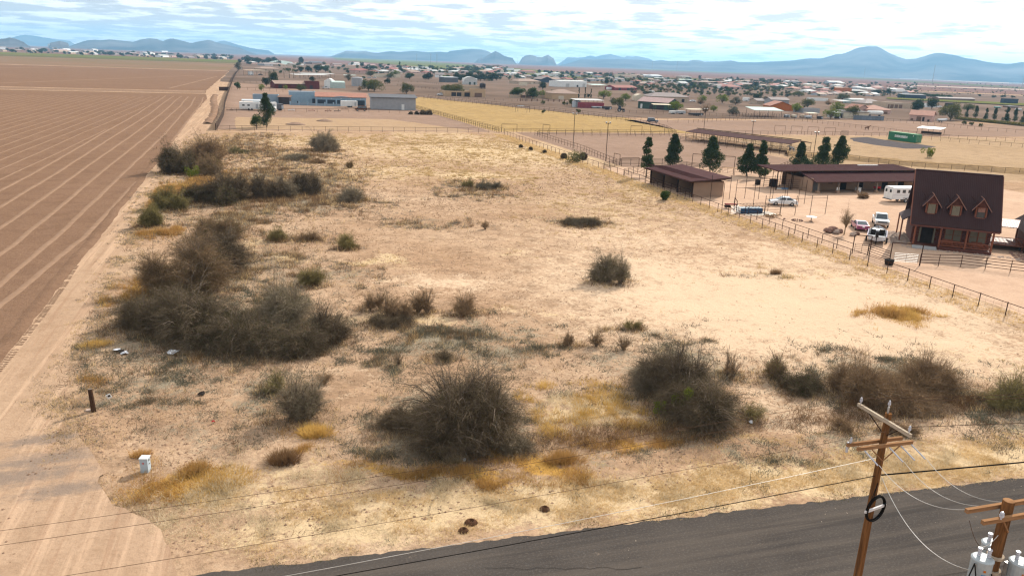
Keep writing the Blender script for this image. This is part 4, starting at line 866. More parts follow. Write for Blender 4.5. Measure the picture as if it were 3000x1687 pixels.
# clods and small stones lying about
def stones(name, label, n, region, mask, mat, r0, seed, kind='stuff'):
    rng = np.random.default_rng(seed); x = rng.uniform(region[0], region[1], n*3); y = rng.uniform(region[2], region[3], n*3); kp = rng.uniform(0, 1, n*3) < mask(x, y)
    x, y = x[kp][:n], y[kp][:n]; m = len(x); r = r0*rng.uniform(.35, 1.3, m)**1.5; z = ground_z(x, y)
    oct_ = np.array([[1, 0, 0], [0, 1, 0], [-1, 0, 0], [0, -1, 0], [0, 0, .7], [0, 0, -.3]], float)
    V = np.column_stack([x, y, z])[:, None]+oct_[None]*r[:, None, None]*rng.uniform(.6, 1.3, (m, 6, 1))
    fa = np.array([[0, 1, 4], [1, 2, 4], [2, 3, 4], [3, 0, 4]]); I = (np.arange(m)[:, None, None]*6+fa[None]).reshape(-1)
    return tag(link(name, mesh_np(name, V.reshape(-1, 3), 3, I, mat)), label, 'stones', kind=kind)
stones('soil_clods', 'small brown clods of earth on the lot', 26000, (-14, 66, 33, 140), lambda x, y: (.15+.8*np.clip((fbm(x*.2, y*.2, 3, 23)-.45)*5, 0, 1))*np.clip(1-1.4*cover_at(x, y)['p'], .03, 1), M_CLOD, .075, 601)
stones('field_clods', 'loose clods on the ploughed field', 9000, (-60, -21, 52, 160), lambda x, y: np.ones_like(x)*.7, M_FIELD, .06, 602)
# ================================================================== ranch: fences, sheds, house, vehicles
M_RUST = pm('rusted_pipe', (0.072, 0.037, 0.025), (0.04, 0.022, 0.017), rough=0.8, scale=6)
M_RUSTD = pm('dark_rusted_pipe', (0.042, 0.026, 0.021), (0.026, 0.017, 0.014), rough=0.8, scale=6)
M_WIRE = pm('fence_wire', (0.22, 0.16, 0.12), (0.15, 0.10, 0.075), rough=0.6, metal=0.3)
M_SILV = pm('galvanised_steel', (0.45, 0.45, 0.44), (0.33, 0.33, 0.33), rough=0.45, metal=0.6, scale=5)
def fence(label, pts, space=3.05, h=1.4, rails=(1.36,), mesh=0.0, mat=None, dia=0.1, rdia=0.08, gap=None, wires=(), name='pipe_fence'):
    """posts, rails and (optionally) wire along a polyline of ground points"""
    mat = mat or M_RUST; o = Vector((pts[0][0], pts[0][1], 0)); t = T(name, label, 'fence', o); wb = MB()
    for a, b in zip(pts[:-1], pts[1:]):
        a, b = Vector((a[0], a[1], 0)), Vector((b[0], b[1], 0)); L = (b-a).length; n = max(1, round(L/space)); u = (b-a)/L
        for k in range(n+1):
            if k == n and b.xy != Vector(pts[-1][:2]): continue
            p = a.lerp(b, k/n)-o
            if gap and gap[0] < (p+o).y < gap[1]: continue
            post('post', mat, t, p+Vector((random.uniform(-.03, .03), random.uniform(-.03, .03), gz(p+o)-.1)), h+.1+random.uniform(-.03, .05), dia)
        segs = 1 if L < 45 else int(L/24)
        for z in rails:
            for s in range(segs):
                bar('rail', mat, t, a.lerp(b, s/segs)-o+Vector((0, 0, z)), a.lerp(b, (s+1)/segs)-o+Vector((0, 0, z)), rdia)
        nv = Vector((-u.y, u.x, 0))
        for z in wires: wb.tube([a-o+Vector((0, 0, z)), b-o+Vector((0, 0, z))], .012, 3, False)
        if mesh:
            m = int(L/mesh)
            for k in range(m):
                p = a.lerp(b, k/m)-o; wb.quad(p+u*.009, p-u*.009, p-u*.009+Vector((0, 0, h*.92)), p+u*.009+Vector((0, 0, h*.92)))
    if wb.v: tag(wb.build('wire', M_WIRE, t), kind='stuff')
    return t
fence('long rusty pipe and wire fence along the right side of the bare lot', [(66.9, 38), (67.0, 79), (67.3, 107), (68.8, 139), (68.0, 155), (67.7, 232.6)], rails=(1.36,), mesh=.9, wires=(.25, .6, .95), dia=.1, rdia=.075)
fence('inner pipe and wire fence running beside the lot fence past the rock heap', [(69.6, 78.5), (69.8, 93.5), (70.4, 104)], rails=(1.36,), mesh=.9, wires=(.3, .65, 1.0), dia=.1, rdia=.075)
fence('fence across the back of the bare lot, in front of the two yard trees', [(-16.6, 240.2), (68.2, 240.5)], space=3.4, h=1.5, rails=(1.45,), wires=(.4, .9), dia=.09)
fence('fence separating the house yard from the golden pasture', [(68.2, 240.5), (66.5, 262), (60.3, 349), (58, 395)], space=2.2, h=1.5, rails=(1.45, .8), dia=.09)
fence('second fence along the golden pasture, beside the yard fence', [(69.8, 240.4), (68.2, 262), (62.0, 350), (59.8, 395)], space=2.6, h=1.5, rails=(1.45,), dia=.09)
fence('rail fence along the pasture edge, north of the riding arena', [(69.9, 240.3), (96.7, 240.0), (131, 239.2)], space=3.0, h=1.5, rails=(1.45, 1.0), dia=.09)
fence('rail fence on the arena side, parallel to the pasture fence', [(79.0, 233.4), (125, 233.0), (131, 226)], space=3.0, h=1.5, rails=(1.45, .95, .5), dia=.09)
fence('fence between the sandy lane and the riding arena', [(77.8, 233), (77.3, 190), (75.0, 168), (74.6, 163)], space=2.6, h=1.5, rails=(1.45, .75), dia=.09)
fence('five rail corral fence behind the open horse shed', [(68.4, 156), (75.5, 163), (86, 162.6), (92.5, 151)], space=3.0, h=1.55, rails=(.35, .65, .95, 1.25, 1.5), dia=.1, mat=M_RUSTD)
fence('second corral rail fence against the horse shed', [(68.6, 146), (74, 150.5), (75, 140.5)], space=2.4, h=1.55, rails=(.35, .65, .95, 1.25, 1.5), dia=.1, mat=M_RUSTD)
fence('rail fence in front of the open stalls of the horse shed', [(69.3, 137), (69.5, 120)], space=3.2, h=1.5, rails=(.5, 1.0, 1.45), dia=.09, mat=M_RUSTD)
fence('rail fence with a silver gate in front of the log house', [(73.9, 71.9), (76.2, 71.3), (78.9, 70.6), (82.8, 67.2), (92, 61), (110, 49)], space=2.6, h=1.5, rails=(.4, .75, 1.1, 1.45), dia=.09)
fence('short rail panels between the gateway posts by the black tub', [(71.2, 77.6), (71.0, 73.6)], space=4, h=1.5, rails=(.3, .6, .9, 1.2, 1.45), dia=.1)
fence('fence behind the green container along the sandy paddock', [(150, 241), (197.8, 243), (219.5, 239.6), (236, 214), (243, 203), (300, 165)], space=3.2, h=1.4, rails=(1.35,), wires=(.5, .9), dia=.09)
fence('diagonal fence between the sandy field and the green paddock', [(155, 352), (200, 347), (226, 322), (236, 312), (238.5, 272), (238, 249), (242, 233), (265, 221), (320, 190)], space=3.4, h=1.5, rails=(1.4,), wires=(.5, .9), dia=.1)
fence('fence in front of the pink house with the covered boat', [(236, 352), (293, 326), (301, 299.5), (304, 272), (312, 261), (345, 235)], space=3.4, h=1.5, rails=(1.4,), dia=.1)
fence('fence at the far edge of the golden pasture along the lane', [(68, 452), (82, 449), (110, 380), (134, 320), (141, 288), (139, 262), (131, 240)], space=3.4, h=1.5, rails=(1.4, .7), dia=.1)
fence('fence along the lane on the far side of the golden pasture', [(88, 468), (118, 388), (141, 330), (150, 300), (165, 292), (230, 330)], space=4, h=1.4, rails=(1.35,), dia=.1)
fence('fence behind the long barn, under the weedy bank', [(135, 178), (146.6, 172), (150, 158), (171, 146), (210, 128)], space=3.2, h=1.4, rails=(1.35,), wires=(.5, .9), dia=.09)
fence('fence of the arena along the long shade roof', [(121, 222), (124, 205), (131, 185), (133, 172), (108, 150), (95, 146)], space=3.0, h=1.5, rails=(.7, 1.1, 1.45), dia=.09)

def gate(label, a, b, z0, z1, bars, mat, name='pipe_gate'):
    a, b = Vector((*a, 0)), Vector((*b, 0)); t = T(name, label, 'gate', a); d = b-a
    for k in range(bars):
        z = z0+(z1-z0)*k/(bars-1); bar('rail', mat, t, (0, 0, z), d+Vector((0, 0, z)), .05)
    for f in (0, .5, 1): bar('upright', mat, t, d*f+Vector((0, 0, z0)), d*f+Vector((0, 0, z1)), .05)
gate('silver pipe gate before the steps of the log house', (71.3, 73.3), (73.7, 72.05), .35, 1.35, 6, M_SILV)
gate('brown pipe gate at the end of the inner fence by the boat', (69.7, 78.3), (71.1, 77.4), .25, 1.45, 6, M_RUST)
gate('silver pipe gate beside the horse shed stalls', (67.9, 104.2), (69.9, 105.2), .25, 1.3, 6, M_SILV)
gate('brown barred gate of the riding arena', (93.8, 149.2), (94.9, 146.5), .3, 1.5, 5, M_RUST)
def portal(label, a, b, h, mat=M_RUST, dia=.12, name='gateway_frame'):
    a, b = Vector((*a, 0)), Vector((*b, 0)); t = T(name, label, 'gateway', a)
    for p in (a-a, b-a): post('post', mat, t, p-Vector((0, 0, .1)), h+.1, dia, 'cyl')
    bar('beam', mat, t, Vector((0, 0, h)), b-a+Vector((0, 0, h)), dia, 'cyl')
portal('tall pipe gateway over the brown gate by the boat', (69.6, 78.5), (71.4, 77.5), 2.5)
portal('tall pipe gateway over the silver gate before the log house', (71.0, 73.6), (74.0, 71.9), 2.6)
portal('pipe gateway at the foot of the corral, first on the lane', (75.2, 166), (75.5, 163.3), 2.4)
portal('low wide pipe gateway of the riding arena corral', (74.9, 161), (79.5, 161.5), 1.9)
portal('tall pipe gateway at the end of the sandy lane', (69.9, 243.5), (75, 243.2), 2.6)
portal('narrow pipe gateway in the middle of the pasture fence', (82.5, 239), (84.0, 236.5), 3.0)
portal('pipe gateway frame in the north rail fence by the shade roof', (113, 237.6), (117, 237.4), 3.0)
portal('double pipe gateway at the corner of the shade roof', (121, 239), (126, 238.5), 3.2)
portal('arena gateway of thick pipe behind the horse shed', (94.9, 146.3), (87.5, 151.5), 4.0)
portal('dark pipe arch beside the wire pen', (69.0, 104.4), (70.6, 107.6), 2.2)

# ---- tall pipe frame standing in the yard
fr = T('carport_skeleton', 'tall unfinished pipe frame of thin posts and crossbars in the ranch yard', 'frame', (78, 108, 0))
PF = [(76.2, 117.9, 4.3), (79.6, 118.3, 4.3), (81.9, 117.5, 4.2), (85.2, 118, 4.2), (77.7, 112.7, 4.2), (80.9, 112.8, 4.2), (84.2, 112.6, 4.2), (87.6, 112.2, 4.2), (81.8, 110, 3.2), (84.7, 110.1, 3.2), (73.2, 103, 3.3), (76.2, 103, 3.3), (78.8, 102.8, 3.2), (81.9, 103.1, 3.2), (84.8, 103.1, 3.15), (67.4, 106, 4.9), (72.2, 117.6, 4.4), (73.9, 112.5, 4.3)]
for x, y, h in PF: post('post', M_RUSTD, fr, (x-78, y-108, -.1), h+.1, .09)
for (i0, i1, z) in ((16, 0, 3.2), (0, 1, 3.2), (1, 2, 3.2), (2, 3, 3.2), (17, 4, 2.9), (4, 5, 2.9), (5, 6, 2.9), (6, 7, 2.9), (10, 11, 2.7), (11, 12, 2.7), (12, 13, 2.7), (13, 14, 2.7)):
    a, b = PF[i0], PF[i1]; bar('crossbar', M_RUSTD, fr, (a[0]-78, a[1]-108, z), (b[0]-78, b[1]-108, z), .05)

# ---- roofs and walls
M_BROOF = pm('brown_roof_metal', (0.072, 0.030, 0.030), (0.055, 0.023, 0.023), rough=0.95, scale=0.7, metal=0.0, spec=0.04)
M_MROOF = pm('maroon_shade_roof', (0.085, 0.042, 0.04), (0.066, 0.032, 0.031), rough=0.95, scale=0.5, spec=0.05)
M_TANW = pm('tan_stucco', (0.30, 0.205, 0.145), (0.25, 0.17, 0.12), scale=1.2, bump=0.2)
M_DARKI = pm('dark_interior', (0.03, 0.025, 0.022), (0.02, 0.017, 0.015))
def slab_roof(name, mat, parent, c4, th=.12, ribs=0, ribmat=None, ribh=.035, ribw=.05):
    """sloping roof panel from four corners (eave a,b then ridge c,d), with standing ribs up the slope"""
    a, b, c, d = [Vector(p) for p in c4]; n = (b-a).cross(d-a).normalized()
    if n.z < 0: n = -n
    m = MB(); lo = [p-n*th for p in (a, b, c, d)]
    m.add([*lo, a, b, c, d], [(3, 2, 1, 0), (4, 5, 6, 7), (0, 1, 5, 4), (1, 2, 6, 5), (2, 3, 7, 6), (3, 0, 4, 7)])
    o = m.build(name, mat, parent)
    if ribs:
        u = (b-a).normalized()
        key = MB()
        up = (d-a); L = up.length
        for k in range(ribs+1):
            f = k/ribs; p = a.lerp(b, f); q = d.lerp(c, f); v = (q-p).normalized(); mid = (p+q)/2+n*ribh/2
            X_, Y_, Z_ = u, v, n
            r = link('rib', unit('box', ribmat or mat), o, mid, Matrix((X_, Y_, Z_)).transposed().to_euler(), (ribw, (q-p).length, ribh))
    return o
# open horse shed
sh = T('horse_shed', 'open-fronted horse shed with brown metal roof against the lot fence', 'shed', (70, 120.5, 0))
bx('wall', M_TANW, sh, (3.3, .1, 1.35), (6.2, .2, 2.7)); bx('wall', M_TANW, sh, (6.4, 8.3, 1.4), (.2, 16.4, 2.8)); bx('wall', M_TANW, sh, (3.3, 16.4, 1.3), (6.2, .2, 2.6))
for y in (5.5, 11): bx('stall_wall', M_TANW, sh, (3.4, y, 1.25), (5.8, .18, 2.5))
for y in (.1, 5.5, 11, 16.4): bx('post', M_RUSTD, sh, (.25, y, 1.45), (.2, .24, 2.9))
slab_roof('roof', M_BROOF, sh, [(-.7, -.8, 2.95), (-.7, 17.2, 2.95), (7.3, 17.2, 3.6), (7.3, -.8, 3.6)], .16, 45, None, .03, .05)
for a, b in (((-.7, -.85, 2.78), (7.3, -.85, 3.43)),): bar('fascia', M_RUST, sh, a, b, .2, 'cyl')
bar('fascia', M_RUST, sh, (-.75, -.8, 2.78), (-.75, 17.2, 2.78), .2, 'cyl')
# long barn with porch
M_BWALL = pm('barn_tan_wall', (0.33, 0.225, 0.16), (0.27, 0.185, 0.13), scale=1.0, bump=0.2)
bn = T('stable_barn', 'long tan stable barn with double brown roof and post porch', 'barn', (97.3, 122.8, 0))
bx('wall', M_BWALL, bn, (14, 3.2, 1.5), (27, .22, 3.0)); bx('wall', M_BWALL, bn, (.1, 5.8, 1.25), (.2, 5.0, 2.5)); bx('wall', M_BWALL, bn, (27.4, 5.8, 1.5), (.2, 5.2, 3.0)); bx('wall', M_BWALL, bn, (14, 10.4, 1.6), (27, .2, 3.2))
bx('wall', M_BWALL, bn, (.12, 1.7, 1.35), (.22, 2.8, 2.7))
slab_roof('porch_roof', M_BROOF, bn, [(-.1, -.9, 2.25), (28.0, -.9, 2.25), (28.0, 4.2, 3.45), (-.1, 4.2, 3.45)], .14, 70, None, .03, .05)
slab_roof('upper_roof', M_BROOF, bn, [(-5.5, 3.6, 3.75), (27.8, 3.6, 3.75), (27.8, 10.8, 4.0), (-5.5, 10.8, 4.0)], .16, 80, None, .03, .05)
bar('upper_fascia', M_RUST, bn, (-5.5, 3.55, 3.66), (27.8, 3.55, 3.66), .22, 'cyl'); bar('lower_fascia', M_RUST, bn, (-.1, -.95, 2.15), (28, -.95, 2.15), .16, 'cyl')
for k in range(11): bx('clerestory_post', M_RUSTD, bn, (-5.3+k*3.3, 3.9, 3.55 if k > 1 else 1.8), (.14, .14, .35 if k > 1 else 3.6))
for k in range(7):
    x = .8+k*4.5; bx('porch_post', M_RUST if 0 else pm('grey_timber', (0.22, 0.175, 0.14), (0.15, 0.115, 0.09), scale=3), bn, (x, -.6, 1.1), (.24, .24, 2.2)); bx('stone_base', M_TANW, bn, (x, -.6, .25), (.6, .6, .5))
M_WIND = pm('dark_window_glass', (0.035, 0.04, 0.045), (0.025, 0.028, 0.03), rough=0.15, spec=0.5)
M_WHITE = pm('white_paint', (0.72, 0.72, 0.70), (0.62, 0.62, 0.60), rough=0.5, scale=2, spec=0.4)
for k, x in enumerate((3.2, 9.5, 13.5, 19.5, 23.5)): bx('stall_door', M_DARKI if k != 0 else pm('grey_door', (0.25, 0.25, 0.25), (0.2, 0.2, 0.2)), bn, (x, 3.06, 1.15), (1.4, .06, 2.2))
for x in (6.4, 16.5): bx('window', M_WIND, bn, (x, 3.06, 1.7), (1.0, .06, .9))
for z in (.4, .8, 1.2, 1.6, 2.0): bar('stall_rail', M_RUSTD, bn, (-5.3, 4, z), (0, 4, z), .06); bar('stall_rail', M_RUSTD, bn, (-5.3, 8, z), (0, 8, z), .06)
for x in (-5.3, -3.4, -1.6): post('stall_post', M_RUSTD, bn, (x, 4, 0), 3.6, .12); post('stall_post', M_RUSTD, bn, (x, 8, 0), 3.75, .12)
# skylight strips lying on the roof
bx('skylight', M_WHITE, bn, (20.2, 9.4, 4.0), (5.0, .35, .06), 0)
# things under the barn porch
M_RED = pm('red_plastic', (0.45, 0.03, 0.035), (0.36, 0.025, 0.03), rough=0.4)
def blob_item(name, label, cat, p, boxes, group=None):
    t = T(name, label, cat, p, 0, group)
    for nm, m, c, d in boxes: bx(nm, m, t, c, d)
blob_item('shop_fan', 'round white fan standing under the barn porch', 'fan', (102.6, 122.2, 0), [('stand', M_SILV, (0, 0, .3), (.08, .08, .6)), ('foot', M_SILV, (0, 0, .03), (.4, .4, .06)), ('guard', M_WHITE, (0, 0, .85), (.55, .16, .55))])
blob_item('storage_crate', 'pale storage crate under the barn porch, right of the white fan', 'crate', (108.5, 123.6, 0), [('body', M_WHITE, (0, 0, .4), (.9, .7, .8)), ('lid', M_SILV, (0, 0, .83), (.96, .76, .06))])
blob_item('red_cart', 'red cart in the dark under the barn porch', 'cart', (113, 123.6, 0), [('tray', M_RED, (0, 0, .8), (1.1, .8, .35)), ('leg', M_RUSTD, (-.4, 0, .3), (.08, .5, .6)), ('leg', M_RUSTD, (.4, 0, .3), (.08, .5, .6))])
blob_item('blue_tarp_heap', 'crumpled blue and white tarp on the ground by the barn wall', 'tarp', (94.5, 127.5, 0), [('fold', pm('blue_tarp', (0.10, 0.22, 0.42), (0.30, 0.36, 0.42), scale=3), (0, 0, .15), (1.3, .8, .3)), ('fold', M_WHITE, (-.9, .3, .12), (.8, .6, .24))])
blob_item('feed_bin', 'dark feed bin beside the open end of the barn', 'bin', (94.2, 130.8, 0), [('body', M_DARKI, (0, 0, .7), (1.3, 1.0, 1.4)), ('lid', M_RUSTD, (0, 0, 1.43), (1.4, 1.1, .06))])
blob_item('feed_barrel', 'dark barrel at the stall end of the barn', 'barrel', (92.2, 133.2, 0), [('body', M_DARKI, (0, 0, .5), (.7, .7, 1.0)), ('lid', M_RUSTD, (0, 0, 1.02), (.74, .74, .05))])

# ---- long shade roof over the pipe stalls (rotated)
MA, MBp = Vector((124.8, 222, 0)), Vector((137.6, 186, 0)); ang = math.atan2(MBp.y-MA.y, MBp.x-MA.x); LM = (MBp-MA).length
mm = T('stall_shade_roof', 'long maroon shade roof over open pipe horse stalls', 'shelter', MA, ang)
slab_roof('roof_panel', M_MROOF, mm, [(0, 0, 2.7), (LM, 0, 2.7), (LM, 5.0, 3.35), (0, 5.0, 3.35)], .14, 60, None, .03, .05)
slab_roof('roof_panel', M_MROOF, mm, [(LM, 10.6, 2.7), (0, 10.6, 2.7), (0, 5.6, 3.35), (LM, 5.6, 3.35)], .14, 60, None, .03, .05)
bar('ridge_beam', M_RUSTD, mm, (0, 5.3, 3.6), (LM, 5.3, 3.6), .22, 'cyl')
n_ = 12
for k in range(n_+1):
    x = LM*k/n_
    for y, h in ((.15, 2.55), (5.3, 3.2), (10.4, 2.55)): post('post', M_RUSTD, mm, (x, y, 0), h, .12)
    for z in (.5, .95, 1.4): bar('stall_rail', M_RUSTD, mm, (x, .2, z), (x, 10.4, z), .06)
    bar('ridge_strut', M_RUSTD, mm, (x, 4.9, 3.35), (x, 5.3, 3.6), .06)
for y in (.1, 10.5):
    for z in (.3, .6, .9, 1.2, 1.5): bar('stall_rail', M_RUSTD, mm, (0, y, z), (LM, y, z), .055)

# ---- flood light poles of the riding arena
def light_pole(label, p, h):
    t = T('light_pole', label, 'light pole', (p[0], p[1], 0), rad(-20)); post('pole', M_RUSTD, t, (0, 0, -.1), h+.1, .15, 'cyl')
    bx('crossarm', M_RUSTD, t, (0, 0, h-.15), (1.1, .1, .1))
    for x in (-.45, .45): bx('floodlight', M_SILV, t, (x, -.12, h+.08), (.38, .30, .30), 0, (rad(25), 0, 0))
light_pole('tall flood light pole beside the sandy lane', (76.9, 197, 0), 9.2)
light_pole('flood light pole standing at the corral corner of the arena', (75.0, 170.2, 0), 9.0)
light_pole('flood light pole behind the far end of the long shade roof', (139.5, 236, 0), 9.0)
light_pole('flood light pole rising behind the middle of the shade roof', (143.4, 213.3, 0), 6.8)
light_pole('flood light pole between the pine trees and the container pad', (136.3, 173.6, 0), 7.0)

# ---- pine trees of the ranch
def pine_mesh(h, r, seed, dens=1.0, thin=False):
    rng = np.random.default_rng(seed); k = int(46*dens); C, R = [], []
    for i_ in range(k):
        f = rng.uniform(.10 if not thin else .25, 1.0)**.9; rr = r*(1-f)**.95*(.85+.3*math.sin(f*9+seed))+.07*r; a = rng.uniform(0, 6.28); q = rng.uniform(.35, 1.0)*rr
        C.append((q*math.cos(a), q*math.sin(a), f*h)); R.append(.15*r+.32*rr)
    V = leaf_cloud(np.array(C), np.array(R), int(6800*dens), .26, rng, .75); V[:, 2] = np.maximum(V[:, 2], .15)
    b = MB().tube([(0, 0, -.1), (.05, .02, h*.5), (0, 0, h*.95)], [.16, .1, .03], 6)
    for i_ in range(0, k, 4): b.tube([(0, 0, C[i_][2]*.85), C[i_]], [.05, .02], 4)
    return tri_mesh('crown', V, M_GRN['pine']), b.mesh('trunk', M_BARK)
PINES = [((73.4, 145.2), 7.5, 1.5, 1, .55, True, 'thin sparse pine behind the open horse shed'), ((88.1, 161.3), 6.3, 2.3, 2, 1, False, 'broad cone pine between the horse shed and the arena'),
         ((91.2, 149.9), 7.4, 2.3, 3, 1.2, False, 'dense dark pine at the arena gateway'), ((97.2, 144.8), 6.2, 1.9, 4, 1, False, 'shorter of the two touching pines by the arena'),
         ((99.4, 143.1), 7.6, 2.0, 5, 1.1, False, 'taller of the two touching pines by the arena'), ((119.5, 156.7), 5.5, 1.7, 6, 1, False, 'small pine behind the barn, first of the group of three'),
         ((125.8, 156.5), 6.6, 2.2, 7, 1.1, False, 'middle pine of the group of three behind the barn'), ((130.3, 156.3), 7.2, 2.0, 8, 1.1, False, 'tallest pine of the group of three behind the barn'),
         ((-3.0, 252.5), 9.0, 2.7, 9, 1.1, False, 'tall dark pine standing in the yard fence'),]
def place_tree(label, p, crown, trunk, name='tree', cat='tree', sc=1.0, rz=0.0, group=None):
    t = T(name, label, cat, (p[0], p[1], 0), rz, group); t.scale = (sc, sc, sc)
    link('crown', crown, t); link('trunk', trunk, t); return t
for p, h, r, sd, dn, th, lb in PINES:
    c_, t_ = pine_mesh(h*(1.0+.035*(sd*37 % 5)), r*(1.15+.08*(sd*53 % 5)), sd, dn*1.3, th); place_tree(lb, p, c_, t_, 'pine_tree', rz=sd)

# ---- pond-blue tank inside a wire pen
M_BLUE = pm('blue_plastic', (0.045, 0.085, 0.15), (0.03, 0.06, 0.11), rough=0.5)
tk = T('blue_tank', 'long blue plastic tank with a white ribbed top inside the wire pen', 'tank', (72.4, 105.7, 0), rad(-4))
MB().box((0, 0, .42), (3.9, 1.3, .8)).build('body', M_BLUE, tk, bevel=.12)
bx('end_panel', M_WHITE, tk, (-1.98, 0, .5), (.1, 1.1, .85))
for k in range(6): bx('lid', pm('pale_blue_lid', (0.50, 0.56, 0.60), (0.40, 0.47, 0.52), scale=2), tk, (-1.55+k*.62, 0, .86), (.46, 1.15, .08))
for k in range(7): bx('rib', M_BLUE, tk, (-1.8+k*.6, -.66, .42), (.09, .08, .7))
pen = T('wire_pen', 'low pipe pen with slatted roof around the blue tank', 'pen', (70.5, 103.3, 0))
for x, y in ((0, 0), (3, 0), (5.8, 0), (0, 3.2), (3, 3.2), (5.8, 3.2)): post('post', M_RUSTD, pen, (x, y, 0), 1.4, .07)
for k in range(10): bar('roof_slat', M_RUSTD, pen, (.3+k*.6, 0, 1.4), (.3+k*.6, 3.2, 1.4), .05)
for y in (0, 3.2):
    for z in (.5, .95, 1.4): bar('rail', M_RUSTD, pen, (0, y, z), (5.8, y, z), .045)
sheet('concrete_slab', [(70.7, 103.5), (76.4, 103.5), (76.4, 106.4), (70.7, 106.4)], pm('pale_concrete', (0.55, 0.50, 0.44), (0.47, 0.42, 0.36), scale=1, coords='World'), .03)
rt_ = T('red_bench', 'small maroon table behind the blue tank', 'table', (71.2, 109.5, 0), rad(-12))
bx('top', pm('maroon_paint', (0.16, 0.03, 0.035), (0.12, 0.025, 0.03), rough=.5), rt_, (0, 0, .75), (1.9, .8, .1))
for x, y in ((-.8, -.3), (.8, -.3), (-.8, .3), (.8, .3)): bx('leg', M_RUSTD, rt_, (x, y, .35), (.07, .07, .7))
bx('tray', M_DARKI, rt_, (-.5, 0, .4), (.9, .7, .3))

# ---- vehicles
M_TYRE = pm('tyre_rubber', (0.025, 0.024, 0.023), (0.018, 0.017, 0.017), rough=.85); M_RIM = pm('wheel_alloy', (0.42, 0.42, 0.42), (0.3, 0.3, 0.3), rough=.35, metal=.8)
M_CHROME = pm('chrome', (0.55, 0.55, 0.56), (0.45, 0.45, 0.46), rough=.2, metal=.9)
M_LAMP = pm('lamp_glass', (0.6, 0.6, 0.58), (0.5, 0.5, 0.48), rough=.15, spec=.6); M_TAIL = pm('red_lamp', (0.35, 0.02, 0.02), (0.3, .015, .015), rough=.2)
M_GLASS = pm('tinted_car_glass', (0.05, 0.065, 0.075), (0.035, 0.045, 0.055), rough=.08, spec=.7)
def paint(name, c): 
    m = pm(name, c, tuple(v*.93 for v in c), rough=.28, scale=1.5, spec=.5); m.node_tree.nodes['Principled BSDF'].inputs['Coat Weight'].default_value = .5; return m
def wheel(parent, x, y, r, w, rim=None):
    o = MB().tube([(0, -w/2, 0), (0, -w*.42, 0), (0, w*.42, 0), (0, w/2, 0)], [r*.9, r, r, r*.9], 16).build('wheel', M_TYRE, parent, (x, y, r))
    s = 1 if y > 0 else -1
    MB().tube([(0, s*w*.46, 0), (0, s*w*.56, 0)], [r*.62, r*.55], 12).build('rim', rim or M_RIM, o)
    return o
def car(name, label, cat, loc, rz, L, Wd, prof, cab, colour, axle, r, roofcol=None, z0=.28, rim=None, pickup=False, group=None):
    """car along +x. prof: lower body outline [(x,z)]; cab: (xb0,xt0,xt1,xb1,zb,zt) rear base, rear top, front top, front base"""
    t = T(name, label, cat, (loc[0], loc[1], 0.008), rz, group)
    b = MB(); w = Wd/2; b.prism(prof, -w, w, 'y'); body = b.build('body', colour, t, bevel=.09)
    x0, x1, x2, x3, zb, zt = cab; wt_ = w*.80; wb = w*.95; c = MB()
    c.add([(x0, -wb, zb), (x3, -wb, zb), (x3, wb, zb), (x0, wb, zb), (x1, -wt_, zt), (x2, -wt_, zt), (x2, wt_, zt), (x1, wt_, zt)], [(3, 2, 1, 0), (4, 5, 6, 7), (0, 1, 5, 4), (1, 2, 6, 5), (2, 3, 7, 6), (3, 0, 4, 7)])
    c.build('cabin', roofcol or colour, t, bevel=.06)
    def pane(nm, q, off):
        q = [Vector(p) for p in q]; n = (q[1]-q[0]).cross(q[3]-q[0]).normalized(); ctr = sum(q, Vector())/4
        if n.dot(Vector(off)) < 0: n = -n
        qq = [ctr+(p-ctr)*.86+n*.014 for p in q]; MB().add(qq+[p-n*.02 for p in qq], [(0, 1, 2, 3), (7, 6, 5, 4), (0, 4, 5, 1), (1, 5, 6, 2), (2, 6, 7, 3), (3, 7, 4, 0)]).build(nm, M_GLASS, t)
    pane('windscreen', [(x3, -wb, zb), (x3, wb, zb), (x2, wt_, zt), (x2, -wt_, zt)], (1, 0, .3)); pane('rear_window', [(x0, -wb, zb), (x0, wb, zb), (x1, wt_, zt), (x1, -wt_, zt)], (-1, 0, .3))
    for s in (-1, 1):
        xm_b, xm_t = (x0+x3)/2, (x1+x2)/2
        pane('side_window', [(x0, s*wb, zb), (xm_b, s*wb, zb), (xm_t, s*wt_, zt), (x1, s*wt_, zt)], (0, s, .2)); pane('side_window', [(xm_b, s*wb, zb), (x3, s*wb, zb), (x2, s*wt_, zt), (xm_t, s*wt_, zt)], (0, s, .2))
    for ax in axle:
        for s in (-1, 1): wheel(t, ax, s*(w-.08), r, .2, rim)
    xf, xr = max(p[0] for p in prof), min(p[0] for p in prof)
    bx('front_bumper', M_CHROME if pickup else colour, t, (xf+.02, 0, z0+.22), (.14, Wd*.96, .2)); bx('rear_bumper', M_CHROME if pickup else colour, t, (xr-.02, 0, z0+.22), (.14, Wd*.96, .2))
    for s in (-1, 1):
        bx('headlight', M_LAMP, t, (xf+.01, s*Wd*.36, z0+.45), (.06, Wd*.17, .14)); bx('tail_light', M_TAIL, t, (xr-.01, s*Wd*.36, z0+.5), (.06, Wd*.2, .14))
        bx('mirror', colour, t, (x3-.1, s*(w+.10), zb+.08), (.12, .2, .14))
    bx('grille', M_DARKI, t, (xf+.015, 0, z0+.40), (.05, Wd*.46, .16)); bx('number_plate', M_WHITE, t, (xr-.045, 0, z0+.4), (.12, .32, .14))
    return t
SED = [(-2.25, .30), (-2.28, .75), (-2.1, .98), (-1.35, 1.02), (.95, .98), (1.9, .82), (2.25, .66), (2.28, .30)]
SEDC = (-1.75, -1.0, .25, 1.05, .97, 1.45)
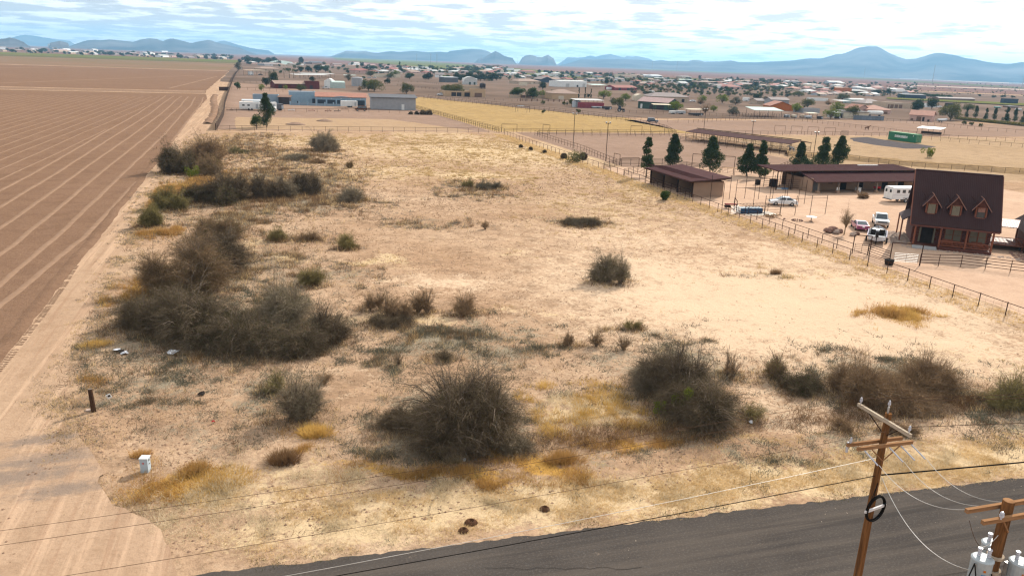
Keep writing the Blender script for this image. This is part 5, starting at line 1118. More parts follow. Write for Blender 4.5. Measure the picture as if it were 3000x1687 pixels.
car('sedan', 'white sedan parked in the ranch yard among the thin posts', 'car', (82.8, 111.6), rad(157), 4.55, 1.75, SED, SEDC, paint('white_car_paint', (0.62, 0.63, 0.64)), (-1.35, 1.35), .33)
PU = [(-2.75, .42), (-2.75, 1.12), (-.55, 1.12), (-.5, 1.14), (1.05, 1.14), (2.55, 1.08), (2.62, .45)]
pk = car('pickup_truck', 'white pickup truck facing the boat in the ranch yard', 'truck', (87.9, 94.3), rad(-126), 5.4, 1.95, PU, (-.75, -.6, .5, 1.1, 1.1, 1.85), paint('white_truck_paint', (0.66, 0.68, 0.68)), (-1.65, 1.7), .38, pickup=True, z0=.45)
bx('cargo_bed', M_DARKI, pk, (-1.75, 0, 1.125), (1.7, 1.6, .02)); bx('front_grille', pm('grey_grille', (0.14, 0.16, 0.17), (0.09, 0.1, 0.11), rough=.3), pk, (2.65, 0, .88), (.06, 1.3, .28))
MUS = [(-2.2, .30), (-2.3, .62), (-2.2, .86), (-1.3, .92), (1.0, .88), (2.1, .78), (2.25, .5), (2.2, .30)]
car('coupe', 'magenta coupe with a pale roof parked beside the bare yard tree', 'car', (82.4, 92.3), rad(62), 4.5, 1.8, MUS, (-1.75, -.75, .05, .75, .88, 1.28), paint('magenta_paint', (0.27, 0.045, 0.15)), (-1.3, 1.4), .32, roofcol=paint('faded_pink', (0.50, 0.30, 0.38)))
VAN = [(-2.3, .35), (-2.35, 1.0), (.9, 1.0), (2.2, .95), (2.3, .35)]
car('suv', 'dark blue off-road car parked at the far corner of the golden pasture', 'car', (149.5, 294), rad(-30), 4.7, 1.9, VAN, (-2.25, -2.05, .5, 1.0, .99, 1.8), paint('navy_paint', (0.03, 0.045, 0.07)), (-1.4, 1.5), .4, z0=.4)

# horse trailer
ht_ = T('horse_trailer', 'white horse trailer with a row of square windows by the log house', 'trailer', (105.9, 113.9, 0.008), rad(-6)); ht_.scale = (1.1, 1.1, 1.12)
MB().prism([(.0, .55), (0, 2.35), (.25, 2.5), (1.95, 2.5), (2.2, 2.35), (2.2, .55)], -.0, 6.6, 'x').build('body', paint('trailer_white', (0.66, 0.66, 0.66)), ht_, (0, -2.2, 0), bevel=.05)
for k in range(5):
    w_ = bx('window', M_WIND, ht_, (.95+k*1.05, -2.21, 1.85), (.55, .05, .5)); 
for y in (-1.65, -.55):
    d_ = bx('rear_door', M_WHITE, ht_, (-.03, y, 1.35), (.06, 1.02, 1.6)); bx('rear_window', M_WIND, ht_, (-.07, y, 1.85), (.04, .45, .45))
bx('side_stripe', pm('grey_stripe', (0.35, 0.35, 0.37), (0.3, 0.3, 0.32)), ht_, (3.3, -2.215, 1.25), (6.5, .02, .05))
for x in (2.6, 3.5):
    for y in (-2.12, -.08): wheel(ht_, x, y, .36, .2)
bx('fender', M_SILV, ht_, (3.05, -2.28, .82), (2.0, .2, .08)); bx('rear_step', M_RUSTD, ht_, (-.12, -1.1, .5), (.25, 2.1, .1))

# boat on its trailer
bt = T('fishing_boat', 'silver and white fishing boat with outboard motor on its trailer', 'boat', (78.9, 84.8, 0.0), rad(47)); bt.scale = (1.22, 1.22, 1.22)
hv = []; sec = [(-2.4, .95, .55, .62), (-1.0, 1.0, .5, .66), (.6, 1.0, .5, .72), (1.8, .75, .55, .80), (2.6, .35, .7, .9), (2.95, .03, .9, .98)]
for x, w_, kz, gz_ in sec: hv += [(x, -w_, gz_+.3), (x, -w_*.85, kz), (x, 0, kz-.15), (x, w_*.85, kz), (x, w_, gz_+.3)]
hf = [(i*5+j, i*5+j+1, i*5+j+6, i*5+j+5) for i in range(5) for j in range(4)]+[(0, 1, 2, 3, 4)]
link('hull', mesh_pd('hull', hv, hf, paint('boat_silver', (0.50, 0.50, 0.52)), False), bt)
bx('rear_deck', pm('boat_grey', (0.42, 0.42, 0.43), (0.3, .3, .31)), bt, (-1.9, 0, .86), (.9, 1.75, .06)); bx('floor', pm('boat_carpet', (0.10, 0.11, 0.12), (0.06, .065, .07), scale=5), bt, (0, 0, .74), (3.2, 1.75, .05)); bx('front_deck', M_WHITE, bt, (1.75, 0, .99), (1.2, 1.2, .06))
for y in (-.45, .45): bx('seat', M_DARKI, bt, (-.5, y, .95), (.5, .5, .35)); bx('seat_back', M_DARKI, bt, (-.75, y, 1.2), (.12, .5, .4))
bx('console', M_DARKI, bt, (.35, -.45, 1.0), (.35, .6, .5))
mo = MB().box((0, 0, .35), (.38, .34, .6), taper=.8).build('outboard_motor', M_DARKI, bt, (-2.62, 0, .85), bevel=.06); bx('shaft', M_DARKI, mo, (-.05, 0, -.35), (.16, .1, .9)); bx('cavitation_plate', M_DARKI, mo, (-.1, 0, -.5), (.34, .2, .03))
for y in (-.97, .97): bx('gunwale', paint('boat_purple', (0.32, 0.24, 0.34)), bt, (-.3, y, .98), (4.2, .07, .08))
for y in (-.6, .6): bx('trailer_rail', M_RUSTD, bt, (.2, y, .38), (5.0, .1, .1))
bx('trailer_tongue', M_RUSTD, bt, (3.2, 0, .38), (1.6, .1, .1))
for y in (-1.05, 1.05): wheel(bt, -.8, y, .3, .18)

# yard odds
rt2 = T('round_table', 'round white table beside the ring of fire stones', 'table', (78.3, 98.1, 0)); MB().lathe([(.78, .7), (.8, .73), (.78, .76)], 16).build('table_top', M_WHITE, rt2); post('leg', M_RUSTD, rt2, (0, 0, .05), .66, .12, 'cyl'); MB().lathe([(.35, 0), (.3, .05)], 10).build('foot', M_RUSTD, rt2)
M_ROCK = pm('brown_rock', (0.22, 0.13, 0.10), (0.14, 0.085, 0.068), scale=2.5, bump=.5, rnd=.25); M_ROCKP = pm('pale_rock', (0.38, 0.30, 0.25), (0.28, 0.21, 0.175), scale=2, bump=.5, rnd=.2)
def rock_mesh(seed, mat, name='boulder'):
    bm = bmesh.new(); bmesh.ops.create_icosphere(bm, subdivisions=2, radius=1.0); r = random.Random(seed); pl = [(Vector((r.uniform(-1, 1), r.uniform(-1, 1), r.uniform(-.6, 1))).normalized(), r.uniform(.55, .9)) for _ in range(9)]
    for v in bm.verts:
        for n, d in pl:
            q = v.co.dot(n)
            if q > d: v.co -= n*(q-d)
        v.co.z *= .75
    me = bpy.data.meshes.new(name); bm.to_mesh(me); bm.free(); me.materials.append(mat); return me
ROCKS = [rock_mesh(s, M_ROCK) for s in (1, 2, 3)]; ROCKP = [rock_mesh(s, M_ROCKP) for s in (4, 5)]
def rock(label, x, y, r, me, group=None, name='boulder', rz=0.0, sz=1.0):
    return tag(link(name, me, None, (x, y, r*.42), (0, 0, rz), (r, r*.85, r*sz)), label, 'rock', group)
for j, (x, y, r, me, lb) in enumerate(((75.4, 90.4, .75, ROCKS[0], 'dark boulder at the outer end of the yard rock heap'), (76.2, 89.6, .7, ROCKP[0], 'pale round boulder at the front of the yard rock heap'), (76.5, 90.9, .85, ROCKS[1], 'big brown slab boulder in the middle of the yard rock heap'), (77.2, 90.2, .6, ROCKS[2], 'brown boulder at the foot of the bare yard tree'), (77.6, 87.9, .55, ROCKP[1], 'white topped boulder right of the bare yard tree'), (78.3, 88.5, .5, ROCKP[0], 'flat pale slab right of the bare yard tree'), (79.0, 88.6, .42, ROCKS[0], 'small brown slab nearest the magenta coupe'), (76.0, 91.6, .5, ROCKS[2], 'small dark boulder behind the yard rock heap'))):
    rock(lb, x, y, r, me, None, rz=j*1.3, sz=.8)
for j in range(14):
    a = j*.45; rock('small dark stone in the fire ring beside the round table', 76.4+.75*math.cos(a), 98.9+.75*math.sin(a), .17, ROCKS[j % 3], 'fire ring stones', 'fire_stone', a)
rock('lone stone lying outside the fire ring', 75.0, 100.2, .2, ROCKS[1], None, 'fire_stone')
M_WOOD = pm('split_firewood', (0.36, 0.24, 0.14), (0.24, 0.15, 0.085), scale=4, rnd=.25)
for j in range(16):
    r = random.Random(j); x, y = 73.9+r.uniform(-1.3, 1.5), 102.0+r.uniform(-.6, .6)
    tag(link('log', unit('cyl', M_WOOD), None, (x, y, .12+r.uniform(0, .25)), (rad(90+r.uniform(-15, 15)), 0, r.uniform(0, 3.1)), (.16, .16, r.uniform(.5, .9))), 'split log in the loose firewood pile beside the wire pen', 'log', 'firewood pile')
tb = T('rubber_tub', 'black rubber water tub at the rail gateway', 'tub', (70.3, 72.9, 0)); MB().lathe([(.42, 0), (.46, .05), (.55, .62), (.5, .6), (.42, .1)], 16).build('body', M_DARKI, tb); MB().lathe([(.55, .6), (.585, .62), (.585, .66), (.53, .66)], 16).build('rim', M_TYRE, tb)
# bare yard tree
sv, sq, tv = woody(1.6, 4.2, 901, stems=3, dens=.55, thick=.07, upright=.75, twig=.022)
tr = T('yard_tree', 'slender leafless tan tree growing from the yard rock heap', 'tree', (76.9, 88.9, 0))
MB().tube([(0, 0, 0), (.05, 0, .8), (.1, .05, 1.5)], [.09, .075, .06], 6).build('trunk', M_TWIG['tan'], tr)
link('branches', mesh_np('branches', sv*np.array([1, 1, .72])+np.array([.05, 0, 1.1]), 4, sq, M_TWIG['tan']), tr); link('twigs', tri_mesh('twigs', tv*np.array([1, 1, .72])+np.array([.05, 0, 1.1]), M_TWIG['tan']), tr)
# brush heap beside the horse trailer, logs
rng_ = np.random.default_rng(77); V = leaf_cloud(np.array([[0, 0, .3], [.7, .2, .25]]), np.array([.6, .5]), 500, .5, rng_); V[:, 2] = np.maximum(V[:, 2], .02)
tag(link('brush_heap', tri_mesh('brush_heap', V, M_TWIG['brown']), None, (103.5, 116.5, 0)), 'heap of cut branches between the barn and the horse trailer', 'brush heap')
# rubble beds beside the house
stones('house_rubble', 'bed of loose grey and brown stones along the log house wall', 900, (78.5, 88.5, 80, 92), lambda x, y: (np.abs((x-83.3)*.63+(y-86.2)*(-.78)) < 2.0)*(np.abs((x-83.3)*.78+(y-86.2)*.63) < 4.4)*1.0, M_ROCKP, .24, 603)
stones('front_rubble', 'strip of loose stones in front of the porch', 900, (80, 96, 66, 82), lambda x, y: (np.abs((x-86.8)*.63+(y-75.6)*.78) < .7)*1.0, M_ROCKP, .17, 604)
stones('side_rubble', 'bed of reddish stones between porch and annex', 1100, (88, 104, 62, 84), lambda x, y: (np.abs((x-94.5)*.78-(y-72.5)*.63) < 3.6)*(np.abs((x-94.5)*.63+(y-72.5)*.78) < 3.0)*1.0, M_ROCK, .2, 605)

# ---- log house
M_LOG = pm('red_brown_logs', (0.10, 0.031, 0.020), (0.068, 0.021, 0.014), rough=.7, scale=3, rnd=.12, spec=.3)
M_LOGL = pm('orange_logs', (0.21, 0.066, 0.030), (0.15, 0.046, 0.022), rough=.55, scale=3, rnd=.12, spec=.3)
M_HROOF = pm('dark_brown_roof_panels', (0.044, 0.020, 0.019), (0.034, 0.0155, 0.015), rough=.7, scale=.5, spec=.15)
M_TRIM = pm('pale_trim', (0.24, 0.13, 0.10), (0.19, 0.10, 0.08), rough=.5)
M_BLIND = pm('window_blinds', (0.22, 0.20, 0.15), (0.15, 0.135, 0.10), scale=.5, rough=.4)
hx, hy = 85.9, 76.8; HA = rad(-39)
hs = T('log_house', 'red-brown log house with steep dark roof, three dormers and railed porch', 'house', (hx, hy, 0), HA)
# local x along the front, y into the house
ZW = 3.6
for k in range(12):                         # log courses of the front wall
    z = .45+.26*k
    for a, b in ((-6.2, -5.35), (-3.55, -2.35), (-.35, .55), (2.55, 3.0)) if .6 < z < 2.9 else ((-6.2, 3.0),):
        bar('log', M_LOG, hs, (a, 2.0, z), (b, 2.0, z), .27, 'cyl')
    bar('log', M_LOG, hs, (-6.2, 2.0, z), (-6.2, 10.2, z), .27, 'cyl'); bar('log', M_LOG, hs, (3.0, 2.0, z), (3.0, 10.2, z), .27, 'cyl')
MB().box((-1.6, 6.15, 1.9), (8.95, 8.0, 3.6)).build('wall', M_LOG, hs)
for x in (-6.15, 2.95): MB().prism([(2.0, 3.55), (10.2, 3.55), (5.05, 9.5)], x-.1, x+.1, 'x').build('gable', M_LOG, hs)
rf = slab_roof('front_roof', M_HROOF, hs, [(-6.8, -.5, 3.25), (3.5, -.5, 3.25), (3.5, 5.05, 9.8), (-6.8, 5.05, 9.8)], .16, 46, None, .04, .06)
slab_roof('back_roof', M_HROOF, hs, [(3.5, 10.6, 3.25), (-6.8, 10.6, 3.25), (-6.8, 5.05, 9.8), (3.5, 5.05, 9.8)], .16)
bar('ridge_cap', M_HROOF, hs, (-6.85, 5.05, 9.82), (3.55, 5.05, 9.82), .22, 'cyl'); bx('eave_trim', M_LOG, hs, (-1.65, -.56, 3.1), (10.3, .08, .22))
for x in (-6.87, 3.57):
    bar('rake_trim', M_LOGL if x < 0 else M_LOG, hs, (x, -.5, 3.12), (x, 5.05, 9.68), .2, 'cyl')
# porch
bx('porch_floor', M_LOG, hs, (-.02, .95, .35), (6.3, 1.95, .16)); bx('porch_skirt', M_LOG, hs, (-.02, .06, .16), (6.3, .1, .32)); bx('entry_floor', M_LOG, hs, (-4.7, 1.05, .35), (3.0, 1.7, .14))
M_CONC = pm('grey_concrete', (0.36, 0.36, 0.36), (0.30, 0.30, 0.30), scale=2)
for k in range(2): bx('step', M_CONC, hs, (-4.75, -.35-.45*k+.3, .26-.14*k), (2.9, .5, .16))
for x in (-6.1, -3.05, 0.0, 3.0): bar('porch_post', M_LOGL, hs, (x, .12, .3), (x, .12, 3.2), .24, 'cyl')
bar('porch_beam', M_LOG, hs, (-6.3, .12, 3.05), (3.1, .12, 3.05), .24, 'cyl')
for z in (1.25, .62): bar('handrail', M_LOGL, hs, (-3.05, .12, z), (3.0, .12, z), .12, 'cyl')
for k in range(40):
    x = -2.9+k*.148
    if abs(x) > .14: post('baluster', M_LOGL, hs, (x, .12, .62), .6, .07)
for z in (1.25, .62): bar('handrail', M_LOGL, hs, (3.0, .12, z), (3.0, 1.8, z), .12, 'cyl')
d_ = bx('front_door', M_DARKI, hs, (-4.45, 1.92, 1.45), (1.35, .12, 2.2)); bx('door_frame', M_LOGL, hs, (-4.45, 1.97, 2.62), (1.8, .14, .14))
for x in (-5.32, -3.6): bx('sidelight', M_BLIND, hs, (x, 1.9, 1.5), (.22, .1, 2.0))
for x in (-1.85, -.85, 1.05, 2.05):
    w_ = bx('window', M_BLIND, hs, (x, 1.93, 1.85), (.86, .08, 1.5)); 
    bx('window_frame', M_LOGL, hs, (x, 1.90, 2.64), (1.0, .12, .1)); bx('window_frame', M_LOGL, hs, (x, 1.90, 1.06), (1.0, .12, .1))
    for s in (-.47, .47): bx('window_frame', M_LOGL, hs, (x+s, 1.90, 1.85), (.08, .12, 1.6))
    bx('window_bar', M_LOGL, hs, (x, 1.885, 1.85), (.86, .03, .05))
for x in (-1.9, 1.5): 
    bx('porch_bench', M_LOGL, hs, (x, 1.3, .75), (1.3, .45, .08)); bx('bench_back', M_LOGL, hs, (x, 1.52, 1.05), (1.3, .06, .5))
# dormers
def roof_z(y): return 3.25+(y+.5)/5.55*6.55
for dx in (-4.6, -1.75, 1.15):
    yf = .75; zb = roof_z(yf); ze = 6.0; zp = 7.15; w_ = .72; yr = -.5+(zp-3.25)/6.55*5.55; ye = -.5+(ze-3.25)/6.55*5.55
    dm = MB(); dm.add([(dx-w_, yf, zb), (dx+w_, yf, zb), (dx+w_, yf, ze), (dx, yf, zp-.1), (dx-w_, yf, ze)], [(0, 1, 2, 3, 4)])
    dm.add([(dx-w_, yf, zb), (dx-w_, yf, ze), (dx-w_, ye, ze)], [(0, 1, 2)]); dm.add([(dx+w_, yf, zb), (dx+w_, ye, ze), (dx+w_, yf, ze)], [(0, 1, 2)])
    D_ = dm.build('dormer', M_LOG, hs)
    for s in (-1, 1):
        slab_roof('dormer_roof', M_HROOF, D_, [(dx+s*1.12, yf-.35, ze-.42), (dx+s*1.12, ye-.3, ze-.42), (dx, yr+.1, zp), (dx, yf-.35, zp)], .07, 6, None, .02, .05)
        bar('dormer_trim', M_TRIM, D_, (dx+s*1.14, yf-.40, ze-.46), (dx, yf-.40, zp-.02), .10, 'cyl')
        bar('corner_log', M_LOGL, D_, (dx+s*.60, yf-.06, zb), (dx+s*.60, yf-.06, ze), .17, 'cyl')
    bar('dormer_ridge', M_TRIM, D_, (dx, yf-.42, zp+.02), (dx, yr, zp+.02), .10, 'cyl')
    wn_ = bx('dormer_window', M_BLIND if dx < 1 else M_WIND, D_, (dx, yf-.04, 5.28), (.86, .06, 1.25))
    if dx > 1: bx('window_shade', M_TRIM, D_, (dx, yf-.08, 5.65), (.8, .03, .5))
    for zz in (4.62, 5.95): bx('window_frame', M_LOGL, D_, (dx, yf-.07, zz), (1.02, .1, .09))
# side porch roof on the yard side
slab_roof('side_roof', M_HROOF, hs, [(-7.6, 3.5, 3.0), (-7.6, 9.5, 3.0), (-6.3, 9.5, 3.9), (-6.3, 3.5, 3.9)], .12)
for y in (3.7, 9.3): bar('side_post', M_LOGL, hs, (-7.5, y, 0), (-7.5, y, 2.95), .2, 'cyl')
# annex joined by a deck
an = T('log_annex', 'dark log annex with a gable roof, cut by the picture edge beside the log house', 'house', (hx, hy, 0), HA)
MB().prism([(7.6, 0), (7.6, 3.3), (11.2, 6.2), (14.8, 3.3), (14.8, 0)], 3.2, 11, 'y').build('wall', M_LOG, an)
slab_roof('roof', M_HROOF, an, [(6.8, 11.6, 2.9), (6.8, 2.4, 2.9), (11.2, 2.4, 6.4), (11.2, 11.6, 6.4)], .16, 24); slab_roof('roof', M_HROOF, an, [(15.6, 2.4, 2.9), (15.6, 11.6, 2.9), (11.2, 11.6, 6.4), (11.2, 2.4, 6.4)], .16)
for k in range(12): bar('log', M_LOG, an, (7.6, 3.15, .3+k*.26), (14.8, 3.15, .3+k*.26), .27, 'cyl')
bx('window', M_BLIND, an, (10, 3.0, 1.9), (1.1, .1, 1.3))
dk = T('timber_deck', 'orange timber deck with slatted railing linking the log house and annex', 'deck', (hx, hy, 0), HA)
bx('deck_floor', M_LOGL, dk, (5.3, 7.0, .75), (4.6, 5.0, .14)); slab_roof('deck_roof', pm('deck_roof_metal', (0.20, 0.14, 0.13), (0.16, .11, .10), rough=.5, metal=.3), dk, [(3.0, 6.5, 2.9), (7.6, 6.5, 2.9), (7.6, 9.6, 3.5), (3.0, 9.6, 3.5)], .1, 14)
for z in (1.05, 1.75): bar('handrail', M_LOGL, dk, (3.1, 4.6, z), (7.5, 4.6, z), .1, 'cyl')
for k in range(28): post('baluster', M_LOGL, dk, (3.2+k*.155, 4.6, .85), .9, .06)
for x in (3.2, 7.4):
    for y in (4.6, 9.3): bar('deck_post', M_LOGL, dk, (x, y, 0), (x, y, 2.9 if y > 5 else 1.8), .16, 'cyl')

# ---- shipping container with its lettering
M_CGREEN = paint('container_green', (0.012, 0.16, 0.075))
M_CTOP = pm('container_roof_green', (0.30, 0.46, 0.28), (0.22, 0.36, 0.22), scale=.6)
CA, CB = Vector((210.1, 228.6, 0)), Vector((210.8, 216.4, 0))
ct = T('shipping_container', 'long green shipping container with white lettering on a grey gravel pad', 'container', CA, math.atan2(CB.y-CA.y, CB.x-CA.x))
LC, WC, HC = 12.19, 2.44, 2.75
MB().box((LC/2, WC/2, .15+HC/2), (LC-.1, WC-.12, HC-.1)).build('body', M_CGREEN, ct)
MB().box((LC/2, WC/2, .15+HC), (LC-.05, WC-.05, .06)).build('roof', M_CTOP, ct)
for x in (0.05, LC-.05):
    for y in (0.05, WC-.05): bx('corner_post', M_CGREEN, ct, (x, y, .15+HC/2), (.16, .16, HC))
for y in (.03, WC-.03):
    for z in (.2, .12+HC): bx('side_rail', M_CGREEN, ct, (LC/2, y, z), (LC, .12, .14))
for k in range(42): bx('corrugation', M_CGREEN, ct, (.3+k*.28, .035, .15+HC/2), (.14, .06, HC-.3))
for y in (.65, 1.8):
    d_ = bx('door', M_CGREEN, ct, (LC-.02, y, .15+HC/2), (.08, 1.1, HC-.2)); 
    for s in (-.25, .25): bar('lock_rod', M_SILV, ct, (LC+.05, y+s, .4), (LC+.05, y+s, HC-.1), .04)
def lettering(txt, size, parent, loc, rot, mat, name='lettering', weight=.0):
    cu = bpy.data.curves.new(name, 'FONT'); cu.body = txt; cu.size = size; cu.extrude = .008; cu.offset = weight; cu.align_x = 'CENTER'; cu.align_y = 'CENTER'
    tmp = bpy.data.objects.new('tmp', cu); COL.objects.link(tmp); dg = bpy.context.evaluated_depsgraph_get(); me = bpy.data.meshes.new_from_object(tmp.evaluated_get(dg)); bpy.data.objects.remove(tmp); bpy.data.curves.remove(cu)
    me.materials.clear(); me.materials.append(mat); return link(name, me, parent, loc, rot)
lettering('EVERGREEN', 1.05, ct, (5.6, -.012, 1.55), (rad(90), 0, 0), M_WHITE, weight=.035)
lettering('E\u2022', .5, ct, (10.9, -.012, 2.25), (rad(90), 0, 0), M_WHITE, 'emblem', .02)

# ---- paddock shelter, stall tubes, horses
aw = T('paddock_shelter', 'low white shade roof on posts beyond the green container', 'shelter', (251, 251, 0), rad(-62))
slab_roof('roof', M_WHITE, aw, [(-4.5, -3, 2.4), (4.5, -3, 2.4), (4.5, 3, 2.9), (-4.5, 3, 2.9)], .1, 18)
for x in (-4.2, 0, 4.2):
    for y in (-2.8, 2.8): post('post', M_RUSTD, aw, (x, y, 0), 2.4, .14)
bx('feed_rack', M_RUSTD, aw, (0, 1, .6), (7.5, .5, .9))
for k in range(4):
    x, y = 178.6+k*5.6, 251.6-k*2.3; portal(('first', 'second', 'third', 'last')[k]+' pipe stall frame from the shade roof in the sandy paddock', (x, y), (x+3.6, y-1.5), 2.7, dia=.1, name='stall_frame')
    
for j, (x, y) in enumerate(((202, 243.5),)):
    t = T('panel_stack', 'stack of rusty pipe panels leaning on the paddock fence', 'pipe panels', (x, y, 0))
    for k in range(9): bar('panel', M_RUST, t, (k*.4, 0, 0), (k*.4, 0, 1.8), .07)
    for z in (.4, .8, 1.2, 1.6): bar('panel_rail', M_RUST, t, (0, 0, z), (3.2, 0, z), .07)
def animal(name, label, cat, p, rz, verts, edges, rads, mat, sub=2):
    me = bpy.data.meshes.new(name); me.from_pydata(verts, edges, []); me.update(); o = link(name, me, None, (p[0], p[1], 0), (0, 0, rz))
    sm = o.modifiers.new('skin', 'SKIN'); ss = o.modifiers.new('sub', 'SUBSURF'); ss.levels = ss.render_levels = sub
    for v, r in zip(me.skin_vertices[0].data, rads): v.radius = (r, r)
    me.skin_vertices[0].data[0].use_root = True
    dg = bpy.context.evaluated_depsgraph_get(); m2 = bpy.data.meshes.new_from_object(o.evaluated_get(dg)); o.modifiers.clear(); o.data = m2; m2.materials.clear(); m2.materials.append(mat); m2.shade_smooth()
    return tag(o, label, cat)
HV = [(-.55, 0, 1.2), (-.1, 0, 1.15), (.45, 0, 1.2), (.75, 0, 1.45), (1.0, 0, 1.78), (1.18, 0, 1.88), (1.45, 0, 1.62), (1.55, 0, 1.52),      # spine, neck, head
      (-.6, .16, .95), (-.55, .18, .72), (-.72, .18, .48), (-.68, .18, .05), (-.6, -.16, .95), (-.45, -.18, .72), (-.62, -.18, .48), (-.56, -.18, .05),
      (.5, .15, .9), (.52, .16, .5), (.5, .16, .05), (.5, -.15, .9), (.62, -.16, .5), (.58, -.16, .05), (-.85, 0, 1.2), (-.98, 0, .85), (-.95, 0, .55)]
HE = [(0, 1), (1, 2), (2, 3), (3, 4), (4, 5), (5, 6), (6, 7), (0, 8), (8, 9), (9, 10), (10, 11), (0, 12), (12, 13), (13, 14), (14, 15), (2, 16), (16, 17), (17, 18), (2, 19), (19, 20), (20, 21), (0, 22), (22, 23), (23, 24)]
HR = [.30, .32, .30, .20, .14, .13, .09, .07, .17, .11, .07, .055, .17, .11, .07, .055, .13, .075, .055, .13, .075, .055, .07, .07, .03]
animal('horse', 'brown horse standing in the green paddock behind the container', 'horse', (235.2, 268.4), rad(-25), HV, HE, HR, pm('bay_coat', (0.16, 0.08, 0.045), (0.11, 0.05, 0.03), scale=2))
animal('horse', 'black and white pinto horse by the end of the long shade roof', 'horse', (141.5, 190), rad(170), HV, HE, HR, pm('pinto_coat', (0.60, 0.58, 0.55), (0.03, 0.025, 0.025), scale=1.1, detail=1, contrast=(.49, .51)))
# weedy spoil bank behind the barn
ridge_strip('weedy_bank', [(134, 182), (146, 175.5), (156, 163), (170, 152), (182, 143)], 7.0, 1.1, pm('weedy_bank_soil', (0.30, 0.20, 0.105), (0.22, 0.145, 0.08), scale=.8, bump=.8, coords='World'), seed=140, kind='structure', stepm=1.5)
# ================================================================== neighbouring houses, barns, far town
zA, zB, zC, zD, zE, zF, zG = ZM(660, 160, 5.724), ZM(1050, 160, 5.724), ZM(1400, 170, 5.152), ZM(1850, 190, 5.152), ZM(2300, 230, 6.44), ZM(2620, 200, 6.3), ZM(0, 90, 3.4347)
CL = {}
def cm(key):
    if key in CL: return CL[key]
    c = dict(blue=((.24, .30, .36), (.20, .26, .32)), skyblue=((.26, .36, .44), (.22, .31, .39)), white=((.68, .68, .66), (.58, .58, .57)), grey=((.30, .30, .31), (.26, .26, .27)), dgrey=((.12, .12, .13), (.09, .09, .10)),
             steel=((.42, .44, .46), (.35, .37, .39)), tan=((.46, .32, .20), (.40, .28, .17)), sand=((.45, .35, .26), (.39, .30, .22)), pink=((.50, .33, .28), (.44, .29, .24)), brown=((.20, .12, .085), (.15, .09, .065)),
             red=((.12, .03, .027), (.095, .025, .022)), redroof=((.27, .11, .09), (.22, .09, .075)), tile=((.34, .17, .125), (.28, .14, .10)), tanroof=((.30, .215, .17), (.25, .18, .145)), greyroof=((.24, .20, .19), (.20, .165, .155)),
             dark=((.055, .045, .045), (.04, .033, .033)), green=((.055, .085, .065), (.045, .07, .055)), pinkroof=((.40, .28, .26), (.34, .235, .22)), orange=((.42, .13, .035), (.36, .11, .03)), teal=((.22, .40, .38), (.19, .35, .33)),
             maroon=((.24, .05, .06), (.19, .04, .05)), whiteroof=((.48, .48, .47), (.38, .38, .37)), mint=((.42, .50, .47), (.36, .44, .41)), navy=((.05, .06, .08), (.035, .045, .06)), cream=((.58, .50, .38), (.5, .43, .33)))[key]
    CL[key] = pm('town_'+key, c[0], c[1], rough=.75, scale=.7, spec=.06); return CL[key]
ANCH = []
